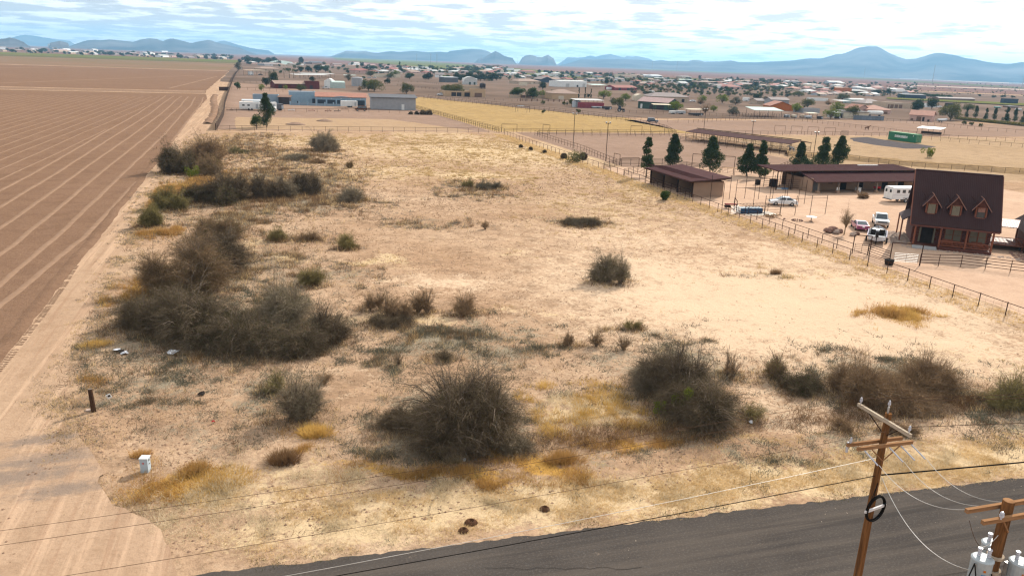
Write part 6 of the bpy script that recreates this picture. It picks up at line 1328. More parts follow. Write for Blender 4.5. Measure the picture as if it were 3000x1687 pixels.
def bld(label, z, L, R, top, depth, roof='gable', rise=1.2, wall='tan', rcol='tanroof', win=3, door=None, name='house', cat='house', over=.5, group=None, axis='x', wincol=None, hmin=0):
    """building from the two ground corners of its front (photo readings) and the row of its wall top"""
    a, b = G(*z(*L)), G(*z(*R)); u = b-a; w = u.length; rz = math.atan2(u.y, u.x); mid = (a+b)/2
    pt = z((L[0]+R[0])/2, top); h = max(hmin, hgt(mid, pt[1])); ANCH.append((proj(mid)[0], proj(mid)[1], abs(proj(a)[0]-proj(b)[0]), label, group))
    t = T(name, label, cat, (a.x, a.y, .02), rz, group); wm, rm_ = cm(wall), cm(rcol)
    if roof == 'open':
        for x in np.linspace(.2, w-.2, max(2, int(w/5)+1)):
            for y in (.2, depth-.2): post('post', M_RUSTD, t, (x, y, 0), h, .16)
    else: MB().box((w/2, depth/2, h/2), (w, depth, h)).build('wall', wm, t)
    if roof == 'flat':
        bx('roof', rm_, t, (w/2, depth/2, h+.06), (w-.5, depth-.5, .12))
        for c, d in (((w/2, .12, h+.2), (w, .25, .4)), ((w/2, depth-.12, h+.2), (w, .25, .4)), ((.12, depth/2, h+.2), (.25, depth-.5, .4)), ((w-.12, depth/2, h+.2), (.25, depth-.5, .4))): bx('parapet', wm, t, c, d)
    elif roof in ('shed', 'open'): slab_roof('roof', rm_, t, [(-over, -over, h), (w+over, -over, h), (w+over, depth+over, h+rise), (-over, depth+over, h+rise)], .15)
    elif roof == 'gable' and axis == 'x':
        m = depth/2
        slab_roof('roof', rm_, t, [(-over, -over, h-.1), (w+over, -over, h-.1), (w+over, m, h+rise), (-over, m, h+rise)], .15); slab_roof('roof', rm_, t, [(w+over, depth+over, h-.1), (-over, depth+over, h-.1), (-over, m, h+rise), (w+over, m, h+rise)], .15)
        for x in (.0, w): MB().prism([(0, h), (depth, h), (m, h+rise-.1)], x-.05 if x else .001, x+.05 if x else .1, 'x').build('gable', wm, t)
    elif roof == 'gable':
        m = w/2
        slab_roof('roof', rm_, t, [(-over, depth+over, h-.1), (-over, -over, h-.1), (m, -over, h+rise), (m, depth+over, h+rise)], .15); slab_roof('roof', rm_, t, [(w+over, -over, h-.1), (w+over, depth+over, h-.1), (m, depth+over, h+rise), (m, -over, h+rise)], .15)
        MB().prism([(0, h), (w, h), (m, h+rise-.1)], -.02, .1, 'y').build('gable', wm, t); MB().prism([(0, h), (w, h), (m, h+rise-.1)], depth-.1, depth+.02, 'y').build('gable', wm, t)
    elif roof == 'hip':
        k = min(depth/2, w/2)*.95; e = over
        MB().add([(-e, -e, h), (w+e, -e, h), (w+e, depth+e, h), (-e, depth+e, h), (k, depth/2, h+rise), (w-k, depth/2, h+rise)], [(0, 1, 5, 4), (1, 2, 5), (2, 3, 4, 5), (3, 0, 4), (3, 2, 1, 0)]).build('roof', rm_, t)
    elif roof == 'round':
        n = 10; m = MB(); pr = [(w/2-math.cos(math.pi*i/n)*(w/2+.02), h*.45+math.sin(math.pi*i/n)*h*.85) for i in range(n+1)]; m.prism([(-.02, 0)]+pr+[(w+.02, 0)], -.05, depth, 'y'); m.build('roof', rm_, t)
    for k in range(win):
        x = w*(k+.75)/(win+.5); bx('window', M_WIND if wincol is None else cm(wincol), t, (x, -.03, h*.52), (min(1.2, w/win*.4), .1, min(1.1, h*.35)))
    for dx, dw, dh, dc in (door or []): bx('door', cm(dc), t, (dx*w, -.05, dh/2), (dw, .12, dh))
    return t
# ---- the blue place behind the lot
bld('small blue-grey office cabin with a white flat roof behind the yard', zA, (465, 818), (893, 828), 690, 5, 'flat', .3, 'blue', 'whiteroof', 0, [(.47, 1.0, 2.1, 'white'), (.32, .6, 1.4, 'white'), (.63, .6, 1.4, 'white'), (.85, .9, .9, 'white')])
bh = bld('sky blue adobe wing with stepped parapet of the blue house', zA, (1080, 812), (1520, 820), 640, 9, 'flat', .3, 'skyblue', 'whiteroof', 0, [(.3, .5, .9, 'navy'), (.92, 1.4, 2.1, 'navy')])
b2 = bld('long blue house front with five dark arches under a pink tile roof', zA, (1524, 850), (2362, 868), 712, 13, 'gable', 1.6, 'skyblue', 'tile', 0)
_w = (G(*zA(2362, 868))-G(*zA(1524, 850))).length
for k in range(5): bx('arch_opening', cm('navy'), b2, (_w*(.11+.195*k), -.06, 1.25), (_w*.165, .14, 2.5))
for k in range(5): bx('wall_lamp', cm('white'), b2, (_w*(.11+.195*k), -.08, 3.1), (.35, .2, .35))
MB().prism([(_w*.30, 3.55), (_w*.38, 4.0), (_w*.5, 4.2), (_w*.62, 4.0), (_w*.70, 3.55)], -.25, .12, 'y').build('curved_parapet', cm('skyblue'), b2)
gw = T('garden_wall', 'low pale blue garden wall with pillars in front of the blue house', 'wall', G(*zA(1090, 850)), 0.0); ga, gb = G(*zA(1090, 850)), G(*zA(1960, 872)); gu = gb-ga; gw.rotation_euler = (0, 0, math.atan2(gu.y, gu.x))
bx('panel', cm('blue'), gw, (gu.length/2, 0, .5), (gu.length, .2, 1.0))
for k in range(7): bx('pillar', cm('skyblue'), gw, (gu.length*k/6, 0, .85), (.55, .5, 1.7))
bld('grey metal workshop with a dark ribbed roof and one white door', zB, (215, 922), (962, 938), 722, 11, 'shed', .9, 'grey', 'dgrey', 0, [(.71, 1.2, 2.4, 'white')], 'workshop', 'workshop', .7)
bld('weathered open porch shed between the blue cabin and the blue house', zA, (895, 835), (1080, 840), 715, 6, 'shed', .6, 'dark', 'brown', 0, None, 'shed', 'shed')
def box_trailer(label, z, L, R, top, depth, col, name='box_trailer', cat='trailer', wheels=True, win=0):
    a, b = G(*z(*L)), G(*z(*R)); u = b-a; w = u.length; h = hgt((a+b)/2, z(0, top)[1]); t = T(name, label, cat, (a.x, a.y, .02), math.atan2(u.y, u.x))
    MB().box((w/2, depth/2, (h+.45)/2), (w, depth, h-.45)).build('body', cm(col) if isinstance(col, str) else col, t, bevel=.08)
    if wheels:
        for x in (w*.45, w*.60):
            for y in (.1, depth-.1): wheel(t, x, y, .36, .22)
    else: bx('skid', M_RUSTD, t, (w/2, depth/2, .25), (w, depth*.8, .45))
    bx('door', cm('steel'), t, (w*.85, -.02, h*.5), (.8, .06, h*.55))
    for k in range(win): bx('window', M_WIND, t, (w*(.2+.25*k), -.02, h*.62), (.9, .06, .55))
    return t
box_trailer('white camper under the metal awning beside the yard', zA, (240, 935), (585, 940), 800, 2.5, 'white', 'camper', win=2)
bld('metal awning on posts over the white camper', zA, (300, 925), (590, 930), 775, 5, 'open', .25, 'grey', 'steel', 0, None, 'awning', 'awning')
box_trailer('long white trailer box next to the camper awning', zA, (572, 945), (868, 945), 805, 2.5, 'white')
box_trailer('dark grey trailer box behind the tall yard pine', zA, (868, 942), (980, 942), 830, 2.4, 'dgrey')
wt_o = T('water_tank', 'white plastic water tank beside the tall yard pine', 'tank', G(*zA(805, 955))); MB().lathe([(1.1, 0), (1.15, .2), (1.15, 1.5), (.9, 1.85), (.3, 1.95)], 14).build('body', cm('white'), wt_o, smooth=True); MB().lathe([(.28, 1.93), (.28, 2.05)], 10).build('lid', cm('steel'), wt_o)
box_trailer('white cargo trailer parked before the arches of the blue house', zA, (1955, 890), (2222, 892), 782, 2.4, 'white')
VANP = [(-2.5, .5), (-2.5, 1.25), (1.4, 1.25), (2.4, 1.05), (2.5, .5)]
car('old_van', 'burnt brown old van on a flat trailer before the workshop', 'van', G(*zA(2275, 950)), rad(175), 5, 2.0, VANP, (-2.45, -2.3, 1.0, 1.6, 1.24, 2.15), pm('rusty_brown_paint', (.13, .055, .03), (.07, .032, .02), scale=2, rough=.8), (-1.5, 1.5), .38, z0=.5)
for j, (x, y, col, lb) in enumerate(((1450, 950, 'redroof', 'rusty red frame lying behind the yard fence'), (1725, 955, 'red', 'red implement lying behind the yard fence'), (1880, 958, 'dark', 'black trough behind the yard fence'), (1110, 945, 'steel', 'pale flat trailer bed behind the yard fence'), (80, 940, 'brown', 'brown heap of scrap beside the block wall'), (2000, 925, 'brown', 'small brown scrap between trough and van'))):
    t = T('scrap_item', lb, 'scrap', G(*zA(x, y))); 
    bx('frame', cm(col), t, (0, 0, .35), (2.6, .9, .14)); bx('leg', cm(col), t, (-1.1, 0, .15), (.14, .8, .3)); bx('leg', cm(col), t, (1.1, 0, .15), (.14, .8, .3)); bx('bracket', cm(col), t, (.5, .2, .65), (.12, .12, .6))
rng_ = np.random.default_rng(5); V = leaf_cloud(np.array([[0, 0, .5], [2.5, 0, .5], [-2.5, 0, .3], [-5, 0, .3]]), np.array([1.2, 1.4, .8, .7]), 1500, .6, rng_); V[:, 2] = np.maximum(V[:, 2], .02)
tag(link('brush_heap', tri_mesh('brush_heap', V, M_TWIG['dark']), None, G(*zB(1080, 1010))), 'long dark heap of branches at the corner of the blue yard', 'brush heap')
fence('wire fence inside the blue yard in front of the trailers', [G(*zA(-20, 960)), G(*zA(1000, 965)), G(*zA(2576, 975)), G(*zB(1225, 1010))], space=4.2, h=1.4, rails=(1.35,), dia=.09)
for j, (x, y, r, lb) in enumerate(((2450, 905, 3.0, 'low soil mound in the dry yard, with dark scrap beside it'), (2230, 930, 3.4, 'flat grey soil heap in the dry yard'))):
    p = G(x/2.576, y/2.576+4); n = 14; rr = MB().lathe([(r, 0), (r*.7, .3), (r*.35, .65), (.1, .8)], n); o = rr.build('soil_mound', M_PINKY, None, p, smooth=True); tag(o, lb, 'mound')
# dark block wall along the track
bw = T('block_wall', 'long dark slatted wall along the dirt track', 'wall', (-17, 240.5, 0))
WP = [(-17, 240.5), (-17.3, 262), (-18.2, 300), (-21.5, 370), (-25.5, 480), (-31, 640), (-38.5, 880), (-41, 990)]
for a, b in zip(WP[:-1], WP[1:]):
    a, b = Vector((*a, 0)), Vector((*b, 0)); n = max(1, int((b-a).length/7))
    for k in range(n):
        p, q = a.lerp(b, k/n), a.lerp(b, (k+1)/n); m = (p+q)/2; d = q-p
        bx('panel', pm('dark_wall_slats', (.11, .08, .065), (.075, .055, .045), scale=1), bw, m-Vector((-17, 240.5, -.95)), (d.length-.12, .14, 1.9), math.atan2(d.y, d.x)); 
        bx('post', M_RUSTD, bw, p-Vector((-17, 240.5, -1.0)), (.2, .2, 2.05), math.atan2(d.y, d.x))
for j, x in enumerate((651, 661.5)):
    t = T('dumpster', ('left' if j == 0 else 'right')+' one of two rusty brown bins on the dirt track', 'bin', G(x, 266)); MB().box((0, 0, 1.0), (3.2, 2.4, 1.9), taper=1.05).build('body', pm('rusty_bin', (.10, .055, .04), (.06, .035, .028), scale=2), t); bx('rim', M_RUSTD, t, (0, 0, 2.0), (3.4, 2.6, .12))
# ---- behind the blue place
bld('dark red barn house with a long tan roof and fancy trim', zA, (840, 570), (1385, 578), 492, 14, 'gable', 1.8, 'red', 'tanroof', 0, [(.15, 2.2, 2.4, 'dark'), (.75, 2.0, 2.2, 'dark')], 'barn', 'barn')
bld('dark red square barn end beside the white pickup', zA, (1350, 580), (1582, 585), 465, 9, 'flat', .2, 'red', 'red', 0, [(.4, 2, 2.4, 'dark')], 'barn', 'barn')
bld('grey canvas arched tent behind the white pickup', zA, (1795, 568), (2012, 572), 470, 7, 'gable', .9, 'mint', 'mint', 0, None, 'tent', 'tent', .1)
bld('white canvas arched tent left of the grey one', zA, (1660, 545), (1812, 550), 440, 9, 'round', 0, 'white', 'white', 0, None, 'tent', 'tent')
def small_car(label, z, x, y, rz, col, kind='pickup', name=None, cat='car'):
    if kind == 'pickup': return car(name or 'pickup_truck', label, 'truck', G(*z(x, y)), rz, 5.4, 1.95, PU, (-.75, -.6, .5, 1.1, 1.1, 1.85), paint('paint_'+col, CCOL[col]), (-1.65, 1.7), .38, z0=.45)
    return car(name or 'sedan', label, cat, G(*z(x, y)), rz, 4.5, 1.75, SED, SEDC, paint('paint_'+col, CCOL[col]), (-1.35, 1.35), .33)
CCOL = dict(white=(.62, .62, .62), grey=(.2, .21, .22), dark=(.03, .03, .035), silver=(.42, .43, .44), blue=(.06, .08, .14))
small_car('white pickup parked before the red barn end', zA, 1690, 578, rad(175), 'white')
bld('long white roofed stable with open dark front', zA, (1180, 405), (1740, 410), 345, 10, 'open', .6, 'white', 'whiteroof', 0, None, 'stable', 'stable')
bld('upper white roof of the long stable behind the palms', zA, (1310, 385), (1835, 392), 325, 8, 'open', .4, 'white', 'whiteroof', 0, None, 'stable', 'stable')
bld('open carport with a dark vehicle under it, behind the block wall', zA, (390, 350), (680, 352), 268, 8, 'open', .3, 'white', 'sand', 0, None, 'carport', 'carport')
box_trailer('white camper standing at the open carport', zA, (415, 350), (475, 350), 285, 2.6, 'white', 'camper')
small_car('dark vehicle parked under the open carport', zA, 590, 350, rad(10), 'dark', 'sedan')
bld('tan roofed house behind the round dark tree', zA, (585, 285), (905, 290), 240, 14, 'hip', 2.0, 'sand', 'tanroof', 2)
bld('white triple peaked greenhouse among the trees', zA, (893, 170), (1130, 172), 130, 20, 'gable', 2.5, 'mint', 'mint', 0, None, 'greenhouse', 'greenhouse', .1, axis='y')
bld('grey roofed long house in front of the triple greenhouse', zA, (660, 190), (985, 192), 165, 14, 'hip', 2.5, 'grey', 'greyroof', 2)
bld('dark hip roofed house beyond the parked cars', zA, (1455, 165), (1680, 168), 140, 18, 'hip', 3.0, 'brown', 'dgrey', 2)
bld('small white roofed shed in front of the dark hip house', zA, (1615, 215), (1708, 216), 198, 8, 'gable', .8, 'white', 'whiteroof', 0, None, 'shed', 'shed')
bld('red brown roofed house at the end of the tall trees', zA, (2170, 320), (2440, 325), 270, 15, 'hip', 2.2, 'pink', 'redroof', 2)
bld('white framed canopy beside the grey water tank', zA, (2000, 400), (2190, 405), 350, 5, 'open', .3, 'white', 'mint', 0, None, 'canopy', 'canopy')
wt2 = T('water_tank', 'tall grey cylindrical water tank behind the blue house', 'tank', G(*zA(2212, 535))); MB().lathe([(4.2, 0), (4.2, 6.2), (3.9, 6.5), (.4, 7.0)], 18).build('body', cm('grey'), wt2); MB().lathe([(.5, 6.9), (.5, 7.2)], 8).build('hatch', cm('dgrey'), wt2)
# ---- adobe place and its neighbours
bld('tan adobe garage with an arched brown door', zB, (1885, 715), (2132, 722), 598, 8, 'flat', .2, 'tan', 'sand', 0, [(.5, 4.6, 2.6, 'brown')])
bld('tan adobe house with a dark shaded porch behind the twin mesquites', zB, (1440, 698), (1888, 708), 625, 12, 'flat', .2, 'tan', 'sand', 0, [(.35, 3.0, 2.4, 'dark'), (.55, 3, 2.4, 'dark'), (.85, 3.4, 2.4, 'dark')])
bld('higher rear block of the tan adobe house', zB, (1760, 660), (2120, 668), 540, 10, 'flat', .2, 'sand', 'sand', 0)
bld('white quonset hut with two small dark windows', zB, (1768, 505), (1992, 512), 455, 16, 'round', 0, 'white', 'whiteroof', 0, [(.45, 1.8, 2.4, 'green'), (.8, 1.8, 2.4, 'green')], 'quonset_hut', 'hut', hmin=5.6)
wtk = T('tower_tank', 'black water tank on a short tower above the adobe house', 'tank', G(*zB(2080, 668))); MB().lathe([(2.1, 4.6), (2.1, 7.0), (.6, 7.6)], 14).build('tank', cm('dark'), wtk)
for x in (-1.4, 1.4):
    for y in (-1.4, 1.4): bx('leg', M_RUSTD, wtk, (x, y, 2.3), (.25, .25, 4.6))
bld('blue grey pole shed behind the adobe house', zB, (1450, 470), (1672, 472), 385, 9, 'shed', .4, 'dgrey', 'steel', 0, None, 'shed', 'shed')
small_car('white utility truck parked beside the twin mesquites', zB, 1390, 690, rad(160), 'white')
bld('tan house with two white garage doors and a tile roof', zC, (1125, 630), (1505, 638), 540, 14, 'hip', 2.4, 'tan', 'tanroof', 0, [(.34, 3.6, 2.4, 'cream'), (.68, 3.0, 2.4, 'tan')])
gwl = T('garden_wall', 'tan garden wall under the row of mesquites', 'wall', G(*zC(470, 602))); a, b = G(*zC(470, 602)), G(*zC(1125, 612)); gwl.rotation_euler = (0, 0, math.atan2((b-a).y, (b-a).x))
for k in range(8): bx('panel', cm('sand') if k not in (2, 3) else cm('brown'), gwl, ((b-a).length*(k+.5)/8, 0, .9), ((b-a).length/8-.2, .25, 1.8)); bx('pillar', cm('tan'), gwl, ((b-a).length*k/8, 0, 1.0), (.4, .4, 2.0))
lw = T('lane_wall', 'low wall with evenly spaced pillars along the far lane', 'wall', G(*zC(640, 655))); a, b = G(*zC(640, 655)), G(*zC(1310, 668)); lw.rotation_euler = (0, 0, math.atan2((b-a).y, (b-a).x))
for k in range(9): bx('pillar', cm('brown'), lw, ((b-a).length*k/8, 0, .8), (.5, .5, 1.6))
bx('rail', M_RUSTD, lw, ((b-a).length/2, 0, .9), ((b-a).length, .08, .12)); bx('rail', M_RUSTD, lw, ((b-a).length/2, 0, .45), ((b-a).length, .08, .12))
bld('maroon shipping container under a white canopy roof', zC, (1535, 758), (1902, 765), 690, 3.0, 'flat', .1, 'maroon', 'redroof', 0, None, 'shipping_container', 'container')
bld('white canopy roof above the maroon container', zC, (1480, 750), (1880, 757), 640, 7, 'open', .4, 'white', 'whiteroof', 0, None, 'canopy', 'canopy')
si = T('steel_silo', 'squat grey steel silo beside the maroon container', 'silo', G(*zC(1485, 745))); MB().lathe([(2.3, 0), (2.3, 3.0), (.4, 4.0)], 16).build('body', cm('steel'), si); MB().lathe([(.35, 3.95), (.35, 4.2)], 8).build('cap', cm('grey'), si)
box_trailer('dark low trailer beside the maroon container', zC, (1890, 785), (2020, 788), 735, 2.2, 'dark')
box_trailer('grey tarped boat shape before the maroon container', zC, (1730, 765), (1890, 768), 735, 2.0, 'steel', 'covered_boat', 'boat')
ut = T('tractor', 'black tractor with a cab on the pale yard', 'tractor', G(*zC(2155, 815)), rad(-20)); MB().box((.9, 0, 1.2), (2.0, .9, .8)).build('bonnet', cm('dark'), ut, bevel=.1); MB().box((-.6, 0, 1.9), (1.4, 1.5, 1.9), taper=.9).build('cab', cm('navy'), ut, bevel=.06); bx('roof', cm('dark'), ut, (-.6, 0, 2.9), (1.6, 1.6, .12))
for x, r in ((-.8, .85), (1.5, .55)):
    for y in (-.95, .95): wheel(ut, x, y, r, .4)
fr_ = T('pasture_frame', 'pipe frame with a blue top standing in the golden pasture', 'frame', G(*zC(565, 815)))
a, b = G(*zC(565, 815)), G(*zC(740, 828)); u = (b-a); nv = Vector((-u.y, u.x, 0)).normalized()*2.2
for p in (Vector(), u, nv, u+nv): post('post', M_RUST, fr_, p, 2.7, .12)
for p, q in ((Vector(), u), (nv, u+nv), (Vector(), nv), (u, u+nv)): bar('beam', M_RUST, fr_, p+Vector((0, 0, 2.7)), q+Vector((0, 0, 2.7)), .1)
bx('top_panel', cm('blue'), fr_, (u*.35+nv*.5+Vector((0, 0, 2.8))), (u.length*.5, 2.0, .06), math.atan2(u.y, u.x))
bld('long white metal warehouse beyond the cypress trees', zC, (1225, 440), (1640, 443), 355, 14, 'gable', .9, 'white', 'whiteroof', 0, [(.3, 5, 3.2, 'whiteroof'), (.66, 2.4, 2.0, 'dark'), (.9, 4.0, 3.4, 'whiteroof')], 'warehouse', 'warehouse', .1)
bld('barn with two red roof slopes behind the wide green tree', zC, (2075, 492), (2395, 495), 450, 14, 'gable', 2.0, 'maroon', 'redroof', 0, [(.2, 3, 2.5, 'dark'), (.6, 3, 2.5, 'dark')], 'barn', 'barn')
box_trailer('white trailer beside the red roofed barn', zC, (1960, 487), (2082, 489), 445, 2.6, 'white')
bld('pale green canopy roof next to the red roofed barn', zC, (1735, 440), (1940, 442), 412, 9, 'open', .8, 'white', 'mint', 0, None, 'canopy', 'canopy')
bld('brown tile roofed house with two chimneys behind the mesquite row', zC, (610, 395), (950, 400), 355, 16, 'hip', 2.4, 'sand', 'tanroof', 2, [(.6, 3, 2.2, 'cream')])
bld('dark gabled house with black walls', zC, (950, 375), (1130, 378), 325, 14, 'gable', 3.0, 'navy', 'greyroof', 0, None, axis='y')
bld('brown roofed wing joined to the dark gabled house', zC, (1100, 368), (1265, 371), 325, 12, 'hip', 2.2, 'navy', 'tanroof', 0)
bld('small cream shed beside the brown tile roofed house', zC, (650, 420), (745, 422), 375, 4, 'flat', .2, 'cream', 'white', 0, None, 'shed', 'shed')
for j, (xl, xr, yb, yt, cl, lb) in enumerate(((870, 1010, 275, 235, 'white', 'white motorhome in the row of parked vehicles, first from the left'), (1070, 1165, 275, 240, 'white', 'white motorhome in the row of parked vehicles, second from the left'), (1320, 1350, 275, 252, 'white', 'small white trailer past the parked motorhomes'), (185, 255, 180, 155, 'white', 'white camper behind the dark hedge of trees'), (545, 640, 210, 175, 'white', 'white walled house trailer beyond the dark trees'), (440, 545, 192, 155, 'steel', 'grey trailer house beyond the dark trees'))):
    box_trailer(lb, zC, (xl, yb), (xr, yb+1), yt, 2.6, cl, 'motorhome', 'motorhome')
bld('long blue roofed shed right of the dark trees', zC, (505, 258), (640, 260), 222, 10, 'open', .6, 'dark', 'steel', 0, None, 'shed', 'shed')
bld('low white roofed shed left of the blue roofed one', zC, (405, 265), (500, 267), 240, 8, 'gable', .8, 'white', 'whiteroof', 0, None, 'shed', 'shed')
bld('pink walled house behind the motorhomes', zC, (690, 238), (880, 241), 205, 14, 'hip', 2.2, 'pink', 'redroof', 2)
bld('white and brown long shop building right of the far tree row', zC, (2140, 308), (2365, 311), 258, 12, 'flat', .2, 'cream', 'white', 0, [(.2, 2.5, 3, 'dgrey'), (.65, 3, 3, 'brown')], 'shop', 'shop')
bld('tan roofed rear wing of the white and brown shop', zC, (2330, 310), (2500, 313), 268, 12, 'gable', 1.5, 'sand', 'tanroof', 1)
# pink houses far centre left
for j, (xl, xr, yb, yt, lb) in enumerate(((120, 220, 215, 175, 'pink house at the head of the far row, by the green field'), (260, 330, 220, 185, 'second pink house of the far row, half behind a tree'), (400, 455, 225, 190, 'third pink house of the far row'), (515, 615, 248, 212, 'pink gabled house beside the tall far cypress'))):
    bld(lb, zB, (xl, yb), (xr, yb+1), yt, 12, 'gable', 2.4, 'pink', 'pinkroof', 1, None, axis='y')
bld('red tile roofed house behind the mesquite, left of the cream walls', zB, (0, 320), (180, 325), 265, 15, 'hip', 2.4, 'pink', 'redroof', 2)
bld('cream stepped wall house behind the bright green tree', zB, (325, 385), (705, 392), 342, 10, 'flat', .2, 'cream', 'sand', 0, [(.3, 3, 1.6, 'sand')])
for j, (xl, xr, yb, yt, lb) in enumerate(((900, 1040, 250, 215, 'white trailer home by the palm, left'), (1060, 1180, 250, 215, 'white trailer home by the palm, right'), (1600, 1700, 278, 248, 'white trailer home before the brown field'), (2210, 2290, 262, 235, 'white trailer home at the end of the dark tree hedge'))):
    bld(lb, zB, (xl, yb), (xr, yb+1), yt, 6, 'gable', .7, 'white', 'whiteroof', 1)
bld('pale roofed house with a white gable behind the dark bushes', zB, (1290, 385), (1440, 390), 335, 12, 'gable', 2, 'white', 'greyroof', 1)
for j, (xl, xr) in enumerate(((60, 130), (150, 215), (235, 300), (2330, 2400))):
    small_car(('first', 'second', 'third', 'lone')[j]+' silver car parked in the line behind the large mesquite', zB, (xl+xr)/2, 400 if j < 3 else 262, rad(170), 'silver', 'sedan')
# ---- green barn yard and the places right of it
g1 = bld('dark green barn with a pinkish metal roof', zD, (95, 655), (545, 690), 560, 11, 'gable', 2.2, 'green', 'pinkroof', 0, [(.12, 1.2, 2.4, 'white'), (.45, 2.2, 2.4, 'dark'), (.75, 4.5, 2.4, 'dark')], 'barn', 'barn')
bld('white awning on the front of the green barn', zD, (335, 705), (570, 712), 605, 3.5, 'open', .3, 'white', 'cream', 0, None, 'awning', 'awning')
bld('grey tan tile roofed house behind the green barn', zD, (290, 560), (860, 572), 485, 14, 'hip', 2.4, 'sand', 'greyroof', 1, [(.85, 2.0, 2.2, 'dark'), (.45, 5, 2.4, 'dark')])
bld('grey stucco flat wing beside the white car', zD, (640, 565), (872, 570), 480, 9, 'flat', .2, 'pink', 'sand', 0, [(.62, 1.6, 2.2, 'dark')])
small_car('white car parked beside the grey stucco wing', zD, 918, 562, rad(175), 'white', 'sedan')
bld('cream arched canvas shelter behind the green barn', zD, (55, 545), (220, 550), 470, 8, 'round', 0, 'cream', 'cream', 0, None, 'shelter', 'shelter', hmin=3.0)
box_trailer('white box standing behind the grey tan house', zD, (272, 432), (345, 434), 395, 2.4, 'white')
box_trailer('white vehicle half under the round green tree', zD, (580, 745), (680, 748), 700, 2.2, 'white', 'parked_van', 'van')
box_trailer('white and dark machine beside the round green tree', zD, (700, 748), (815, 750), 700, 2.2, 'steel', 'machine', 'machine')
box_trailer('long dark flat trailer on the bare yard', zD, (890, 775), (1085, 778), 732, 2.2, 'dark')
bld('thin cream shade roof above the long dark trailer', zD, (880, 735), (1110, 738), 678, 4, 'open', .2, 'cream', 'cream', 0, None, 'shade', 'shade roof')
bld('orange red barn with a rust tile roof', zD, (2090, 690), (2435, 702), 625, 13, 'gable', 2.6, 'orange', 'tile', 0, None, 'barn', 'barn', axis='y')
bld('pale blue shade roof over pipe pens in front of the orange barn', zD, (1850, 790), (2265, 800), 690, 9, 'open', 1.1, 'white', 'mint', 0, None, 'shade', 'shade roof')
fence('dark pipe pens under the pale blue shade roof', [G(*zD(1540, 770)), G(*zD(1850, 795)), G(*zD(2350, 805)), G(*zD(2500, 790))], space=1.6, h=1.8, rails=(.4, .8, 1.2, 1.7), dia=.14, mat=M_RUSTD)
bld('small orange red outbuilding right of the orange barn', zE, (275, 640), (345, 643), 560, 6, 'flat', .2, 'orange', 'tile', 0, None, 'shed', 'shed')
bld('grey block low building with a flat roof by the pens', zE, (345, 655), (650, 660), 580, 9, 'flat', .2, 'grey', 'greyroof', 0, None, 'shed', 'shed')
bld('white shade on posts beside the animal pens', zE, (450, 745), (610, 748), 660, 4, 'open', .2, 'white', 'cream', 0, None, 'shade', 'shade roof')
bld('grey lilac house with a low gable behind the pale tree', zD, (2100, 620), (2370, 628), 530, 10, 'gable', 1.5, 'grey', 'greyroof', 0)
bld('tan grey roofed house left of the lilac gable', zD, (1890, 600), (2120, 606), 545, 10, 'gable', 1.4, 'sand', 'greyroof', 1)
box_trailer('white camper standing behind the tan grey house', zD, (1690, 555), (1780, 558), 495, 2.6, 'white', 'camper')
box_trailer('large white camper with slide-out in the distance', zD, (178, 300), (300, 302), 255, 2.8, 'white', 'camper')
box_trailer('plain white box trailer on open soil', zD, (556, 262), (660, 263), 225, 2.6, 'white')
bld('blue roofed big house far behind the box trailer', zD, (300, 200), (470, 203), 172, 16, 'hip', 3.0, 'steel', 'steel', 2)
bld('blue grey roofed wing left of the big blue roofed house', zD, (190, 190), (300, 192), 165, 14, 'gable', 2.0, 'steel', 'steel', 1)
bld('white porch building in front of the big blue house', zD, (385, 232), (545, 234), 205, 8, 'open', .6, 'white', 'whiteroof', 0, None, 'canopy', 'canopy')
bld('long mint roofed canopy beyond the box trailer', zD, (720, 255), (940, 258), 228, 12, 'open', .8, 'white', 'mint', 0, None, 'canopy', 'canopy')
bld('greyish flat house behind the long mint canopy', zD, (760, 212), (910, 214), 182, 14, 'hip', 1.8, 'sand', 'greyroof', 1)
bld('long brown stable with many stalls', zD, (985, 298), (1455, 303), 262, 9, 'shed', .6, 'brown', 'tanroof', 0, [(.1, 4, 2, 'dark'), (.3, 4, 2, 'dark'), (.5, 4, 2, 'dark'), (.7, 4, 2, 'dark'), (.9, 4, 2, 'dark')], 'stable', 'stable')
bld('mint roofed shed behind the brown stable', zD, (1390, 268), (1640, 271), 245, 10, 'open', .5, 'white', 'mint', 0, None, 'shed', 'shed')
bld('white flat house behind the brown stable', zD, (1255, 252), (1400, 254), 222, 12, 'flat', .2, 'sand', 'white', 1)
bld('house with a broad faded red roof and dark porch', zD, (1440, 372), (1650, 376), 335, 16, 'hip', 2.6, 'pink', 'redroof', 0, [(.35, 5, 2.2, 'dark'), (.8, 3, 2.2, 'dark')])
bld('grey roofed wing right of the faded red roof', zD, (1640, 330), (1825, 333), 295, 14, 'hip', 2.2, 'sand', 'greyroof', 1)
box_trailer('white truck at the side of the faded red roof house', zD, (1300, 365), (1372, 367), 320, 2.5, 'white', 'parked_truck', 'truck')
bld('distant white house cluster, left part', zD, (2340, 275), (2420, 277), 250, 10, 'gable', 1.4, 'white', 'whiteroof', 1)
bld('distant white house cluster, right part with grey roof', zD, (2430, 285), (2530, 288), 255, 12, 'gable', 1.8, 'steel', 'greyroof', 1)
bld('salmon roofed house at the edge of the pale wall', zE, (130, 222), (300, 226), 195, 14, 'hip', 2.6, 'pink', 'tile', 1)
